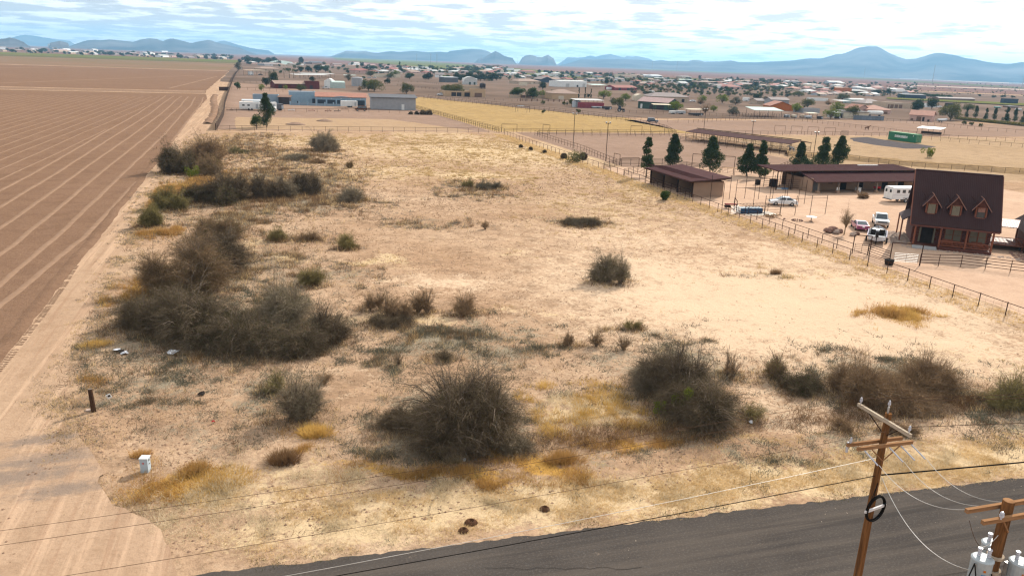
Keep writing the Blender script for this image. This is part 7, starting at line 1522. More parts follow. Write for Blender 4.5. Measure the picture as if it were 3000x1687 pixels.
pw = T('property_wall', 'long pale wall in front of the salmon roofed house', 'wall', G(*zE(0, 245))); a, b = G(*zE(0, 245)), G(*zE(410, 252)); pw.rotation_euler = (0, 0, math.atan2((b-a).y, (b-a).x)); bx('panel', cm('sand'), pw, ((b-a).length/2, 0, 1.0), ((b-a).length, .3, 2.0)); bx('coping', cm('cream'), pw, ((b-a).length/2, 0, 2.05), ((b-a).length, .45, .12))
# ---- right side
bld('pink stucco house with a red tile hip roof, centre right', zE, (1330, 655), (1600, 662), 590, 12, 'gable', 2.8, 'pink', 'tile', 0, None, axis='y')
bld('long red tile roofed front of the pink stucco house', zE, (1530, 665), (1985, 680), 595, 14, 'hip', 2.4, 'pink', 'tile', 0, [(.25, 1.4, 1.5, 'brown'), (.55, 3.2, 1.4, 'brown'), (.78, 2.6, 1.4, 'brown')])
bld('big tan house with arched entry and three brown garage doors', zE, (1880, 562), (2390, 575), 470, 14, 'flat', .3, 'sand', 'tanroof', 0, [(.13, 1.2, 2.6, 'brown'), (.25, 2.6, 2.6, 'brown'), (.41, 2.6, 2.6, 'brown'), (.57, 2.6, 2.6, 'brown')])
bld('grey tile roofed left part of the big tan house', zE, (1500, 510), (1890, 520), 475, 16, 'hip', 3.0, 'sand', 'greyroof', 1)
bld('blue white metal shed beside the big tan house', zE, (1240, 470), (1530, 476), 402, 9, 'gable', .8, 'mint', 'whiteroof', 0, [(.25, 2, 1.8, 'white')], 'shed', 'shed', .1)
bld('low dark carport joined to the blue white shed', zE, (1045, 470), (1230, 473), 430, 8, 'open', .5, 'white', 'whiteroof', 0, None, 'carport', 'carport')
bld('brown house with a pale flat porch roof', zE, (1250, 275), (1555, 282), 235, 12, 'shed', .8, 'brown', 'whiteroof', 0, [(.3, 6, 2.4, 'dark'), (.85, 3, 2.4, 'dark')])
bld('orange brown block house left of the pale porch roof', zE, (1040, 272), (1250, 276), 190, 10, 'flat', .2, 'orange', 'brown', 1)
bld('pale blue roofed far house above the tree line', zE, (830, 95), (1080, 100), 70, 14, 'gable', 2.5, 'steel', 'whiteroof', 0)
bld('white flat canopy far behind the brown house', zE, (745, 210), (850, 213), 180, 9, 'open', .5, 'white', 'whiteroof', 0, None, 'canopy', 'canopy')
bld('white stable row with dark stalls behind the two mesquites', zE, (910, 745), (1110, 750), 650, 6, 'shed', .5, 'white', 'whiteroof', 0, [(.7, 1.4, 2.2, 'dark')], 'stable', 'stable')
bld('cream metal shed behind the shade tree', zE, (1100, 752), (1565, 765), 635, 9, 'shed', .5, 'cream', 'dark', 0, None, 'shed', 'shed')
gf = T('panel_fence', 'blue grey metal panel fence in front of the cream shed', 'fence', G(*zE(1280, 782))); a, b = G(*zE(1280, 782)), G(*zE(1860, 800)); u = b-a; gf.rotation_euler = (0, 0, math.atan2(u.y, u.x))
for k in range(10): bx('panel', pm('blue_grey_panels', (.16, .185, .22), (.13, .15, .18), rnd=.12), gf, (u.length*(k+.5)/10, 0, 1.15), (u.length/10-.06, .08, 2.2))
tkk = T('white_tank', 'long white cylindrical tank lying behind the panel fence', 'tank', G(*zE(1575, 745)), gf.rotation_euler[2]); MB().tube([(0, 2, 2.6), (.3, 2, 2.6), (8.4, 2, 2.6), (8.7, 2, 2.6)], [.7, 1.1, 1.1, .7], 12).build('body', cm('white'), tkk, smooth=True); bx('cradle', M_RUSTD, tkk, (1.5, 2, .8), (.4, 1.6, 1.6)); bx('cradle', M_RUSTD, tkk, (7, 2, .8), (.4, 1.6, 1.6))
ph = bld('pale pink house with a red tile roof beside the covered boat', zF, (270, 965), (690, 992), 868, 11, 'gable', 2.2, 'pink', 'tile', 0, [(.12, 1.2, 1.2, 'brown'), (.42, 2.2, 2.2, 'brown'), (.62, 1.0, 2.1, 'dark'), (.85, 1.0, 1.0, 'dark')])
cb = T('covered_boat', 'silver boat under a cover beside the pale pink house', 'boat', G(*zF(870, 1000)), rad(-10)); link('cover', mesh_pd('cover', [(v[0], v[1], v[2]+.4 if i % 5 != 2 else v[2]+.2) for i, v in enumerate(hv)]+[(x, 0, gz_+1.1) for x, w_, kz, gz_ in sec], hf+[(i*5+4, (i+1)*5+4, 31+i, 30+i) for i in range(5)]+[(i*5, 30+i, 31+i, (i+1)*5) for i in range(5)]+[(0, 4, 30)], cm('steel')), cb)
for y in (-1.0, 1.0): wheel(cb, -.6, y, .33, .2)
bld('dark navy container under a white roof on the open land', zF, (2020, 662), (2275, 670), 575, 5, 'flat', .1, 'navy', 'white', 0, None, 'shipping_container', 'container')
bld('dark solar roofed house behind the palm like trees', zF, (160, 560), (580, 575), 495, 12, 'shed', .8, 'navy', 'dgrey', 0)
bld('grey hip roofed house behind the solar roof', zF, (20, 470), (330, 478), 440, 16, 'hip', 2.8, 'sand', 'dgrey', 1)
bld('brown grey low farm building beyond the palms', zF, (820, 595), (1480, 612), 560, 9, 'gable', 1.0, 'brown', 'greyroof', 0)
bld('white vehicle shed behind the dark shade trees', zF, (555, 725), (760, 732), 665, 4, 'flat', .2, 'white', 'white', 0, [(.3, 1.4, 2.0, 'steel'), (.65, 1.4, 2.0, 'steel')], 'shed', 'shed')
small_car('white car beside the dark shade trees', zF, 820, 730, rad(170), 'white', 'sedan')
bld('black square shed behind the big grey tree', zF, (990, 720), (1105, 724), 660, 5, 'flat', .1, 'dark', 'dark', 0, None, 'shed', 'shed')
box_trailer('teal covered pool box on the reddish land', zF, (1890, 740), (1975, 742), 712, 3, 'teal', 'pool_cover', 'pool', wheels=False)
box_trailer('pale trailer at the right edge behind the hedge', zF, (2240, 785), (2350, 790), 745, 2.5, 'white')
bld('low dark roofed building at the right edge', zF, (2130, 735), (2290, 740), 710, 8, 'shed', .5, 'brown', 'dark', 0, None, 'shed', 'shed')
small_car('blue grey pickup on the land before the brown house', zE, 545, 295, rad(165), 'grey')
box_trailer('dark camouflage trailer left of the wide bush', zE, (838, 312), (960, 315), 255, 2.4, 'dgrey')
bld('white low house between the orange barn and the mesquites', zE, (520, 425), (810, 432), 385, 8, 'flat', .2, 'white', 'whiteroof', 0)
for j, (x, y) in enumerate(((45, 745), (180, 745), (340, 745), (460, 760), (670, 770), (1000, 765))):
    box_trailer(('grey', 'cream', 'pale', 'blue grey', 'dark', 'black')[j]+(' stock tank near the animal pens', ' dome crate near the animal pens', ' pallet stack near the animal pens', ' bin near the animal pens', ' hay feeder under the twin mesquites', ' feed wagon under the twin mesquites')[j], zE, (x-40, y), (x+40, y+2), y-55, 1.8, ('steel', 'cream', 'sand', 'steel', 'dark', 'dark')[j], 'yard_bin', 'bin', wheels=False)

# ---- trees of the neighbourhood: a few grown kinds, copied to their places
def round_tree(seed, h, r, mat, n=2600, leaf=.34, trunk=.28, flat=.85, clear=.14, balls=22):
    rng = np.random.default_rng(seed); C, R = [], []
    for _ in range(balls):
        a, q = rng.uniform(0, 6.28), r*rng.uniform(.1, .78); z = h*(clear+.12)+h*(1-clear-.22)*rng.uniform(0, 1)*(1-(q/r)**2*.55); C.append((q*math.cos(a), q*math.sin(a), z)); R.append(r*rng.uniform(.26, .42))
    V = leaf_cloud(np.array(C), np.array(R), n, leaf, rng, flat); b = MB().tube([(0, 0, -.1), (.1, .05, h*clear), (.05, 0, h*.6)], [trunk, trunk*.7, trunk*.3], 6)
    for c in C[::2]: b.tube([(0, 0, h*clear*.9), (c[0]*.5, c[1]*.5, c[2]*.75), c], [trunk*.5, trunk*.3, .04], 5)
    return tri_mesh('crown', V, M_GRN[mat]), b.mesh('trunk', M_BARK)
def cone_tree(seed, h, r, mat, n=2200):
    rng = np.random.default_rng(seed); C, R = [], []
    for _ in range(26):
        f = rng.uniform(.08, 1); rr = r*(1-f)**.7+.1*r; a = rng.uniform(0, 6.28); q = rng.uniform(0, .7)*rr; C.append((q*math.cos(a), q*math.sin(a), f*h*.97)); R.append(.35*rr+.08*r)
    V = leaf_cloud(np.array(C), np.array(R), n, .36, rng, 1.2); V[:, 2] = np.maximum(V[:, 2], .1)
    return tri_mesh('crown', V, M_GRN[mat]), MB().tube([(0, 0, -.1), (0, 0, h*.8)], [.2, .05], 6).mesh('trunk', M_BARK)
def palm_tree(seed, h):
    rng = np.random.default_rng(seed); n = 26; V = []
    for k in range(n):
        a = k*2.4; el = rng.uniform(-.7, 1.1); L = 1.9
        for s in range(5):
            f0, f1 = s/5, (s+1)/5; d = np.array([math.cos(a)*math.cos(el), math.sin(a)*math.cos(el), math.sin(el)]); p0 = np.array([0, 0, h])+d*L*f0-np.array([0, 0, 1.1*f0*f0]); p1 = np.array([0, 0, h])+d*L*f1-np.array([0, 0, 1.1*f1*f1]); sd = np.array([-math.sin(a), math.cos(a), 0])*.28*(1-f0*.6)
            V += [p0-sd, p0+sd, p1+sd*.6, p0-sd, p1+sd*.6, p1-sd*.6]
    return tri_mesh('crown', np.array(V), M_GRN['green']), MB().tube([(0, 0, -.1), (.1, 0, h*.5), (0, 0, h)], [.24, .18, .16], 7).mesh('trunk', M_BARK)
def bare_tree(seed, h, r):
    sv, sq, tv = woody(r, h*.7, seed, stems=4, dens=.6, thick=.11, upright=.7, twig=.05); off = np.array([0, 0, h*.3])
    me = mesh_np('crown', np.concatenate([tv+off]), 3, np.arange(len(tv)), M_TWIG['brown']); b = mesh_np('trunk', sv+off, 4, sq, M_BARK); return me, b
KIND = {'mesq': [round_tree(s, 6, 4.2, 'olive', 3000, .34) for s in (1, 2)], 'green': [round_tree(s, 6, 3.8, 'green', 3200, .36) for s in (3, 4)], 'bright': [round_tree(s, 5.5, 3.2, 'bright', 1900, .32) for s in (5, 6)],
        'dark': [round_tree(s, 8, 3.8, 'dark', 3400, .4, flat=1.0, clear=.12, balls=22) for s in (7, 8, 9)], 'cone': [cone_tree(s, 9, 2.2, 'pine') for s in (10, 11)], 'cypress': [cone_tree(12, 9, .85, 'dark', 1800)],
        'palm': [palm_tree(13, 7)], 'sage': [round_tree(s, 6, 3.6, 'sage', 2400, .34) for s in (14, 15)], 'bare': [bare_tree(16, 5, 2.6), bare_tree(17, 5, 2.4)], 'bush': [round_tree(s, 2.4, 1.9, 'olive', 900, .3, .1, .8, .05, 9) for s in (18, 19)], 'dbush': [round_tree(s, 2.4, 2.0, 'dark', 900, .3, .1, .8, .05, 9) for s in (20, 21)]}
KH = {'mesq': 6, 'green': 6, 'bright': 5.5, 'dark': 8, 'cone': 9, 'cypress': 9, 'palm': 8.2, 'sage': 6, 'bare': 5, 'bush': 2.4, 'dbush': 2.4}
_tn = [0]
def tree(label, kind, z, x, ybase, ytop, group=None, wide=1.0, cat='tree', name=None):
    p = G(*z(x, ybase)); h = hgt(p, z(x, ytop)[1]); _tn[0] += 1; p.z = .02; cr, tk_ = KIND[kind][_tn[0] % len(KIND[kind])]; s = h/KH[kind]
    t = T(name or {'cypress': 'cypress_tree', 'palm': 'palm_tree', 'cone': 'conifer_tree', 'bush': 'bush', 'dbush': 'bush'}.get(kind, 'tree'), label, 'bush' if 'bush' in kind else cat, p, _tn[0]*1.9, group); t.scale = (s*wide, s*wide, s)
    link('crown', cr, t); link('trunk', tk_, t); return t
TREES = [
 (zA, 'mesq', 1270, 615, 500, 1.4, 'wide olive mesquite between the red barn and the blue house'), (zA, 'dark', 690, 530, 365, 1.0, 'round dark tree behind the blue cabin'), (zA, 'bright', 605, 610, 490, .9, 'small bright green tree behind the blue cabin'), (zA, 'green', 205, 590, 455, .75, 'small round green tree beside the block wall'),
 (zA, 'dark', 820, 545, 250, .65, 'tall slim dark tree left of the red barn roof'), (zA, 'sage', 225, 280, 130, .8, 'grey green tree where the dirt track ends'), (zA, 'bright', 1010, 590, 505, .8, 'yellow green bush tree before the red barn trim'), (zA, 'palm', 990, 400, 220, 1, 'first palm of the row before the white stable'), (zA, 'palm', 1075, 400, 225, 1, 'second palm of the row before the white stable'), (zA, 'palm', 1145, 405, 225, 1, 'third palm of the row before the white stable'),
 (zA, 'dark', 1260, 300, 190, 1.3, 'broad dark tree behind the white stable, left'), (zA, 'dark', 1400, 300, 180, 1.3, 'broad dark tree behind the white stable, middle'), (zA, 'dark', 1560, 300, 150, 1.2, 'tallest dark tree behind the white stable'), (zA, 'green', 1680, 300, 195, 1.1, 'green tree at the open end of the white stable'), (zA, 'dark', 1460, 460, 360, 1.2, 'dark tree between red barn and white stable'),
 (zA, 'dark', 1270, 170, 25, .9, 'high dark tree right of the triple greenhouse'), (zA, 'green', 2400, 615, 415, 1.1, 'large green mesquite behind the workshop, left half'), (zA, 'mesq', 2500, 625, 410, 1.2, 'large olive mesquite behind the workshop, right half'), (zA, 'bare', 2255, 640, 530, 1, 'thin bare tree left of the large mesquites'), (zA, 'sage', 2070, 450, 330, 1, 'grey green tree beside the white framed canopy'),
 (zB, 'mesq', 810, 665, 475, 1.15, 'lone round mesquite behind the metal workshop'), (zB, 'mesq', 1520, 685, 490, 1.1, 'left one of the twin mesquites before the adobe house'), (zB, 'mesq', 1660, 690, 485, 1.0, 'right one of the twin mesquites before the adobe house'), (zB, 'dark', 490, 500, 390, 1.2, 'dark tree right of the large mesquites'),
 (zB, 'mesq', 210, 370, 265, 1.3, 'olive mesquite in front of the red tile roofed house'), (zB, 'bright', 630, 360, 250, 1.1, 'bright green tree above the cream walls'), (zB, 'cone', 695, 245, 110, 1.1, 'tall dark cypress beside the pink gabled house'), (zB, 'dark', 60, 215, 115, 1, 'dark tree at the head of the pink house row'), (zB, 'dark', 375, 235, 140, .9, 'dark slim tree between the pink houses'), (zB, 'dark', 500, 235, 150, 1, 'dark tree left of the pink gabled house'), (zB, 'palm', 870, 300, 190, 1, 'tall palm in front of the white trailer homes'),
 (zB, 'green', 860, 420, 300, 1.3, 'dark olive tree left of the dense bushes'), (zB, 'dark', 1180, 430, 290, 1.2, 'dense dark green tree before the pale roofed house, left'), (zB, 'dark', 1120, 430, 320, 1.1, 'dense dark green tree before the pale roofed house, right'), (zB, 'green', 1280, 300, 210, 1.4, 'green tree behind the dense bushes'), (zB, 'bright', 1440, 400, 340, 1.2, 'light green tree above the blue grey pole shed'), (zB, 'palm', 1480, 340, 265, 1, 'short palm above the blue grey pole shed'),
 (zC, 'green', 605, 600, 435, 1.3, 'first mesquite of the row above the tan garden wall'), (zC, 'green', 830, 615, 445, 1.2, 'second mesquite of the row above the tan garden wall'), (zC, 'bright', 985, 605, 470, .9, 'third mesquite of the row, beside the palms'), (zC, 'dark', 975, 480, 350, 1.1, 'big dark tree behind the mesquite row'), (zC, 'palm', 1060, 610, 500, 1.1, 'leaning palm beside the tan garage house, left'), (zC, 'palm', 1110, 612, 470, 1.1, 'palm touching the tan garage house'),
 (zC, 'cypress', 1522, 610, 440, 1, 'first of three pencil cypresses beside the tan garage house'), (zC, 'cypress', 1615, 610, 437, 1, 'middle of three pencil cypresses beside the tan garage house'), (zC, 'cypress', 1705, 612, 462, 1, 'last of three pencil cypresses beside the tan garage house'), (zC, 'dark', 1665, 605, 535, 1, 'dark bush tree between two pencil cypresses'), (zC, 'bright', 1900, 620, 470, 1.3, 'wide green palo verde behind the white canopy roof'), (zC, 'mesq', 2125, 760, 590, 1.1, 'dark mesquite beside the black tractor'), (zC, 'bright', 2230, 650, 520, 1.1, 'yellow green tree behind the dark mesquite'), (zC, 'sage', 2020, 700, 590, .8, 'pale thin tree beside the dark mesquite'),
 (zC, 'dark', 1935, 405, 310, 1.0, 'dark tree behind the pale green canopy roof'), (zC, 'palm', 1345, 405, 355, 1.2, 'palm in front of the white warehouse'), (zC, 'bush', 1515, 830, 765, 1, 'olive bush at the edge of the golden pasture'), (zC, 'bush', 975, 705, 640, .8, 'small bush by the lane wall, left'), (zC, 'bush', 990, 840, 770, .7, 'small weedy bush standing in the golden pasture'), (zC, 'bush', 1305, 715, 655, .8, 'small bush by the lane wall, right'), (zC, 'brown' if 0 else 'mesq', 1405, 720, 610, .6, 'narrow olive tree left of the steel silo'), (zC, 'sage', 1350, 715, 655, .6, 'thin grey tree left of the steel silo'),
 (zD, 'bright', 660, 700, 530, 1.3, 'round green tree at the green barn'), (zD, 'bare', 1105, 780, 600, 1, 'bare forked tree standing alone on the sand'), (zD, 'bare', 1035, 630, 520, 1.3, 'bare brown tree before the white car'), (zD, 'bright', 1060, 560, 455, 1.2, 'yellow green tree right of the white car'), (zD, 'bright', 1370, 585, 430, 1.1, 'bright green tree in the middle of the row of yards'), (zD, 'sage', 1570, 610, 480, 1.3, 'grey brown tree right of the bright green one'), (zD, 'bright', 1240, 715, 600, .9, 'pale green thin tree by the sandy field, left'), (zD, 'sage', 1520, 765, 620, 1.3, 'spreading pale tree by the sandy field, right'), (zD, 'dark', 1900, 560, 420, 1.2, 'dark tree left of the tan grey house'), (zD, 'sage', 2040, 600, 470, 1.2, 'pale round tree before the lilac gable'),
 (zD, 'mesq', 1720, 370, 290, 1.2, 'olive tree right of the faded red roof'), (zD, 'dark', 1870, 350, 240, 1.2, 'big dark tree in the row past the faded red roof'), (zD, 'dark', 900, 340, 250, .9, 'dark slim tree before the long mint canopy'), (zD, 'mesq', 1120, 345, 275, 1.3, 'dark brown mesquite before the brown stable'), (zD, 'mesq', 1750, 470, 390, 1, 'small olive tree behind the low wall'), (zD, 'dark', 1600, 235, 180, 1, 'dark tree above the mint roofed shed'), (zD, 'dark', 1030, 215, 155, 1, 'dark round tree above the greyish flat house'), (zD, 'dark', 80, 310, 235, 1.2, 'dark tree left of the large white camper'), (zD, 'sage', 1250, 450, 375, 1, 'faint grey tree behind the bright green one, left'), (zD, 'sage', 1470, 480, 390, 1.2, 'faint grey tree behind the bright green one, right'),
 (zD, 'bright', 2480, 720, 560, 1.1, 'yellow green mesquite hugging the orange barn'), (zE, 'mesq', 420, 555, 375, 1.2, 'round grey green mesquite right of the orange barn'), (zE, 'bare', 800, 545, 410, 1.1, 'brown bare tree behind the twin green mesquites'), (zE, 'bright', 960, 640, 430, 1.2, 'rear one of the twin green mesquites by the stable row'), (zE, 'bright', 860, 765, 550, 1.3, 'front one of the twin green mesquites by the stable row'), (zE, 'mesq', 1260, 750, 510, 1.1, 'dusty shade tree before the cream shed'), (zE, 'dark', 2480, 640, 420, 1.1, 'dark round tree between the two pink houses'), (zE, 'mesq', 1080, 415, 290, 1.8, 'wide dark bush tree above the blue white shed'), (zE, 'mesq', 260, 355, 235, 1.4, 'olive tree before the pale wall'), (zE, 'mesq', 640, 230, 150, 1.6, 'olive green tree cluster beyond the pale wall'), (zE, 'dark', 900, 230, 150, 1.2, 'dark tree left of the orange brown house'), (zE, 'dark', 1540, 220, 140, 1.1, 'dark tree right of the pale porch roof'), (zE, 'dark', 1750, 310, 195, 1.7, 'long dark tree clump right of the brown house'), (zE, 'dark', 1930, 310, 200, 1.6, 'dark tree clump before the grey hip roof'), (zE, 'dark', 360, 560, 505, .9, 'small round dark shrub right of the orange barn'),
 (zF, 'mesq', 1030, 965, 640, 1.1, 'large grey green tree right of the pale pink house'), (zF, 'dark', 420, 780, 560, 1.2, 'dark tree behind the pale pink house'), (zF, 'dark', 690, 760, 530, 1.2, 'feathery dark tree before the white vehicle shed'), (zF, 'green', 150, 560, 480, 1.3, 'grey tree left of the solar roof'),
 (zF, 'cone', 1330, 905, 700, 1, 'first conifer of the row behind the hedge'), (zF, 'cone', 1495, 925, 690, 1.3, 'second conifer of the row behind the hedge'), (zF, 'cone', 1680, 945, 720, 1.2, 'third conifer of the row behind the hedge'), (zF, 'cone', 1840, 965, 725, 1.3, 'fourth conifer of the row behind the hedge'), (zF, 'cone', 2060, 985, 700, 1.3, 'fifth conifer of the row behind the hedge'), (zF, 'cone', 2210, 1000, 735, 1.2, 'sixth conifer of the row behind the hedge'), (zF, 'cone', 2360, 1020, 760, .9, 'seventh conifer of the row behind the hedge, darkest'), (zF, 'mesq', 1360, 800, 650, 1.3, 'brownish tree above the first conifer'),
 (zF, 'bush', 1280, 1050, 960, .8, 'thin sapling before the hedge, first from the boat'), (zF, 'bush', 1420, 1060, 985, .9, 'thin sapling before the hedge, second from the boat'), (zF, 'bush', 1600, 1090, 1015, .8, 'thin sapling before the hedge, third from the boat'), (zF, 'dbush', 1830, 545, 495, 1.5, 'dark desert bush on the plain left of the navy container'), (zF, 'dbush', 2010, 545, 500, 1.8, 'dark desert bush touching the navy container'), (zF, 'dbush', 1580, 520, 475, 1.3, 'dark desert bush beyond the brown farm building'), (zF, 'dbush', 2180, 550, 510, 1.6, 'reddish desert bush behind the navy container'),
]
for z_, kd, x, yb, yt, wd, lb in TREES: tree(lb, kd, z_, x, yb, yt, None, wd)
tree('small round dark green tree in the yard fence left of the tall pine', 'green', ZM(600, 130, 3.22), 490, 805, 650, None, .6)
ORD = 'first second third fourth fifth sixth seventh eighth ninth tenth eleventh twelfth thirteenth fourteenth fifteenth sixteenth seventeenth eighteenth nineteenth twentieth'.split()
# dark hedge of trees behind the quonset hut, green belt on the right: rows of countable crowns
for k in range(11): tree(ORD[k]+' dark pine from the left in the dense hedge behind the white quonset hut', 'dark', zB, 1640+k*68, 455-k*1.5, 290+(k % 3)*22, 'dense dark hedge behind the quonset hut', 1.15)
for k in range(7): tree(ORD[k]+' green mesquite from the left in the long belt before the desert plain', 'green', zF, 340+k*110, 525+k*6, 440+k*8+(k % 2)*10, 'green belt at the edge of the desert', 1.6)
for k in range(14): tree(ORD[k]+' dark tree from the left in the far row along the crop field', 'dark', zC, 930+k*82+((k*37) % 30), 232+k*4, 170+k*3.5+((k*53) % 24), 'far tree row along the crop field', 1.2)
hg = T('clipped_hedge', 'long clipped yellow green hedge before the row of conifers', 'hedge', G(*zF(1150, 950))); a, b = G(*zF(1150, 950)), G(*zF(2394, 1075)); u = b-a; rng_ = np.random.default_rng(9); n = 60
C = np.array([(a-a)+u*(k/n)+Vector((0, 0, .75)) for k in range(n+1)]); C2 = np.array([[c[0], c[1], c[2]] for c in C]); link('leaves', tri_mesh('leaves', leaf_cloud(C2, np.full(n+1, 1.3), 9000, .3, rng_, .8), leafmat('hedge_leaves', (.16, .14, .03), (.09, .085, .02))), hg); bx('stems', M_BARK, hg, (u.x/2, u.y/2, .4), (u.length, .3, .8), math.atan2(u.y, u.x))

# ---- distant town beyond the green field (left) and scattered far houses
r = random.Random(3); USED = set(); MANUAL = [q for q in ANCH]
def beside(what, px, py, maxd=70):
    """say which one a scattered tree or house is, by the building it stands next to"""
    best = sorted(MANUAL, key=lambda q: abs(q[0]-px)+2.2*abs(q[1]-py))[:3]
    for ax, ay, aw, al, _ in best:
        if abs(ax-px)+abs(ay-py) > maxd+aw: continue
        dx, dy = px-ax, py-ay
        rel = ('left of' if dx < 0 else 'right of') if abs(dx) > aw*.55 else ('behind' if dy < 0 else 'in front of')
        lb = what+' '+rel+' the '+' '.join(al.split()[:16-len(what.split())-3])
        while lb.split()[-1] in ('with', 'and', 'a', 'the', 'of', 'its', 'two', 'under', 'behind', 'beside', 'in', 'on', 'by', 'to', 'before', 'at', 'one', 'front', 'small', 'left', 'right', 'past', 'beyond', 'above'): lb = ' '.join(lb.split()[:-1])
        if lb not in USED and 4 <= len(lb.split()) <= 16: USED.add(lb); return lb
    return None
FT = [(0, 165, 80, 195, 'steel'), (30, 190, 70, 210, 'sand'), (330, 185, 395, 205, 'white'), (318, 195, 390, 218, 'sand'), (505, 135, 580, 175, 'white'), (540, 175, 590, 200, 'skyblue'), (548, 192, 690, 212, 'pinkroof'), (640, 180, 710, 200, 'white'), (715, 215, 812, 232, 'whiteroof'), (820, 222, 880, 238, 'sand'), (850, 200, 940, 214, 'sand'), (940, 185, 985, 210, 'white'), (955, 225, 985, 242, 'white'), (1005, 220, 1045, 236, 'steel'), (1060, 222, 1130, 238, 'grey'), (1265, 160, 1310, 178, 'white'), (1225, 225, 1285, 244, 'steel'), (1395, 240, 1460, 256, 'sand'), (1455, 220, 1560, 240, 'white'), (1470, 240, 1505, 256, 'whiteroof'), (1615, 248, 1700, 268, 'white'), (1630, 203, 1690, 215, 'white'), (1700, 248, 1720, 266, 'cream'), (1840, 258, 1885, 274, 'mint'), (1985, 245, 2050, 268, 'sand'), (2095, 258, 2150, 274, 'grey'), (2220, 268, 2285, 288, 'whiteroof'), (2290, 262, 2330, 284, 'dgrey'), (160, 190, 230, 212, 'brown'), (1140, 230, 1200, 246, 'greyroof'), (1315, 222, 1390, 240, 'brown'), (1730, 248, 1790, 266, 'pink'), (1900, 262, 1960, 276, 'greyroof')]
FT.sort(); CNT = {}
for xl, yt, xr, yb, cl in FT:
    nm = {'steel': 'grey', 'sand': 'sand coloured', 'whiteroof': 'white roofed', 'pinkroof': 'pink roofed', 'greyroof': 'grey roofed', 'skyblue': 'pale blue', 'dgrey': 'dark grey', 'mint': 'mint'}.get(cl, cl); CNT[nm] = CNT.get(nm, 0)+1
    lb = '%s house in the distant town beyond the green field' % nm
    if sum(1 for q in FT if q[4] == cl) > 1: lb = '%s %s house from the left in the distant town beyond the green field' % (ORD[CNT[nm]-1], nm)
    bld(lb, zG, (xl, yb+2), (xr, yb+2.5), yt+5, 14, 'gable', 2.5, cl if cl not in ('whiteroof', 'pinkroof') else 'sand', 'whiteroof' if cl in ('white', 'whiteroof') else 'greyroof' if cl != 'pinkroof' else 'pinkroof', 2, None, group='far town houses', over=.6)
KN = {'dark': 'dark', 'green': 'green', 'mesq': 'olive', 'sage': 'grey green', 'bare': 'bare brown'}
FARV, FARC = {}, {}
def low_proto(kind, seed):
    rng = np.random.default_rng(seed); h = KH[kind]; rr = h*.5; C = np.array([(rng.uniform(-.5, .5)*rr, rng.uniform(-.5, .5)*rr, h*rng.uniform(.25, .78)) for _ in range(10)]); return leaf_cloud(C, np.full(10, rr*.5), 560, h*.11, rng, .9)
LOWP = {k: [low_proto(k, s) for s in (1, 2, 3)] for k in ('dark', 'green', 'mesq', 'sage', 'bare', 'bush', 'dbush')}
FM = {'dark': 'dark', 'green': 'green', 'mesq': 'olive', 'sage': 'sage', 'bare': 'brown', 'bush': 'olive', 'dbush': 'dark'}
def scatter_tree(kind, z, x, yb, yt, wide, single=True):
    """a tree one can tell by its neighbour stays a thing; the others join the far mass"""
    px, py = z(x, yb); p = G(px, py); h = hgt(p, z(x, yt)[1])
    if single and NS[0] < 165:
        lb = beside(('tall ' if h > 6.5 else 'small ')+KN[kind]+' tree', px, py)
        if lb: NS[0] += 1; return tree(lb, kind, z, x, yb, yt, None, wide)
    s = h/KH[kind]; V = LOWP[kind][r.randrange(3)].copy(); a = r.uniform(0, 6.28); ca, sa = math.cos(a), math.sin(a)
    V = np.column_stack([(V[:, 0]*ca-V[:, 1]*sa)*s*wide, (V[:, 0]*sa+V[:, 1]*ca)*s*wide, V[:, 2]*s])+np.array([p.x, p.y, 0]); FARV.setdefault(FM[kind], []).append(V)
NS = [0]
for k in range(60): x = r.uniform(0, 2500); yb = r.uniform(225, 420)+x*.01; scatter_tree(r.choice(['green', 'dark', 'mesq', 'bare', 'sage']), zD, x, yb, yb-r.uniform(35, 70), r.uniform(1, 1.6))
for k in range(55): x = r.uniform(0, 2500); yb = r.uniform(235, 330); scatter_tree(r.choice(['green', 'dark', 'mesq', 'bare']), zC, x, yb+x*.02, yb+x*.02-r.uniform(30, 65), r.uniform(1, 1.6))
for k in range(60):
    x = r.uniform(0, 2500); yb = r.uniform(215, 420)
    if not (700 < x < 1400 and yb > 330): scatter_tree(r.choice(['green', 'dark', 'dark', 'mesq']), zB, x, yb, yb-r.uniform(40, 90), r.uniform(1, 1.6))
for k in range(50): x = r.uniform(0, 2500); yb = r.uniform(110, 330)+x*.02; scatter_tree(r.choice(['green', 'mesq', 'mesq', 'sage', 'bare']), zE, x, yb, yb-r.uniform(30, 65), r.uniform(1.1, 1.8))
for k in range(30): x = r.uniform(200, 900); yb = r.uniform(95, 165)+x*.03; scatter_tree(r.choice(['dark', 'dark', 'sage']), zA, x, yb, yb-r.uniform(50, 110), r.uniform(.9, 1.4))
for k in range(30): x = r.uniform(900, 2500); yb = r.uniform(180, 330); scatter_tree(r.choice(['dark', 'green', 'mesq']), zA, x, yb, yb-r.uniform(40, 80), r.uniform(1, 1.5))
for k in range(300): x = r.uniform(0, 2500); yb = r.uniform(230, 470)+x*.01; scatter_tree(r.choice(['green', 'dark', 'mesq', 'sage']), zD, x, yb, yb-r.uniform(28, 58), r.uniform(1.1, 1.9), False)
for k in range(420): x = r.uniform(0, 2500); yb = r.uniform(205, 350)+x*.02; scatter_tree(r.choice(['green', 'dark', 'mesq']), r.choice([zC, zD]), x, yb, yb-r.uniform(20, 45), r.uniform(1.2, 2.2), False)
for k in range(200): x = r.uniform(250, 2500); yb = r.uniform(210, 330); scatter_tree(r.choice(['dark', 'green', 'mesq']), zB, x, yb, yb-r.uniform(22, 50), r.uniform(1.2, 2.2), False)
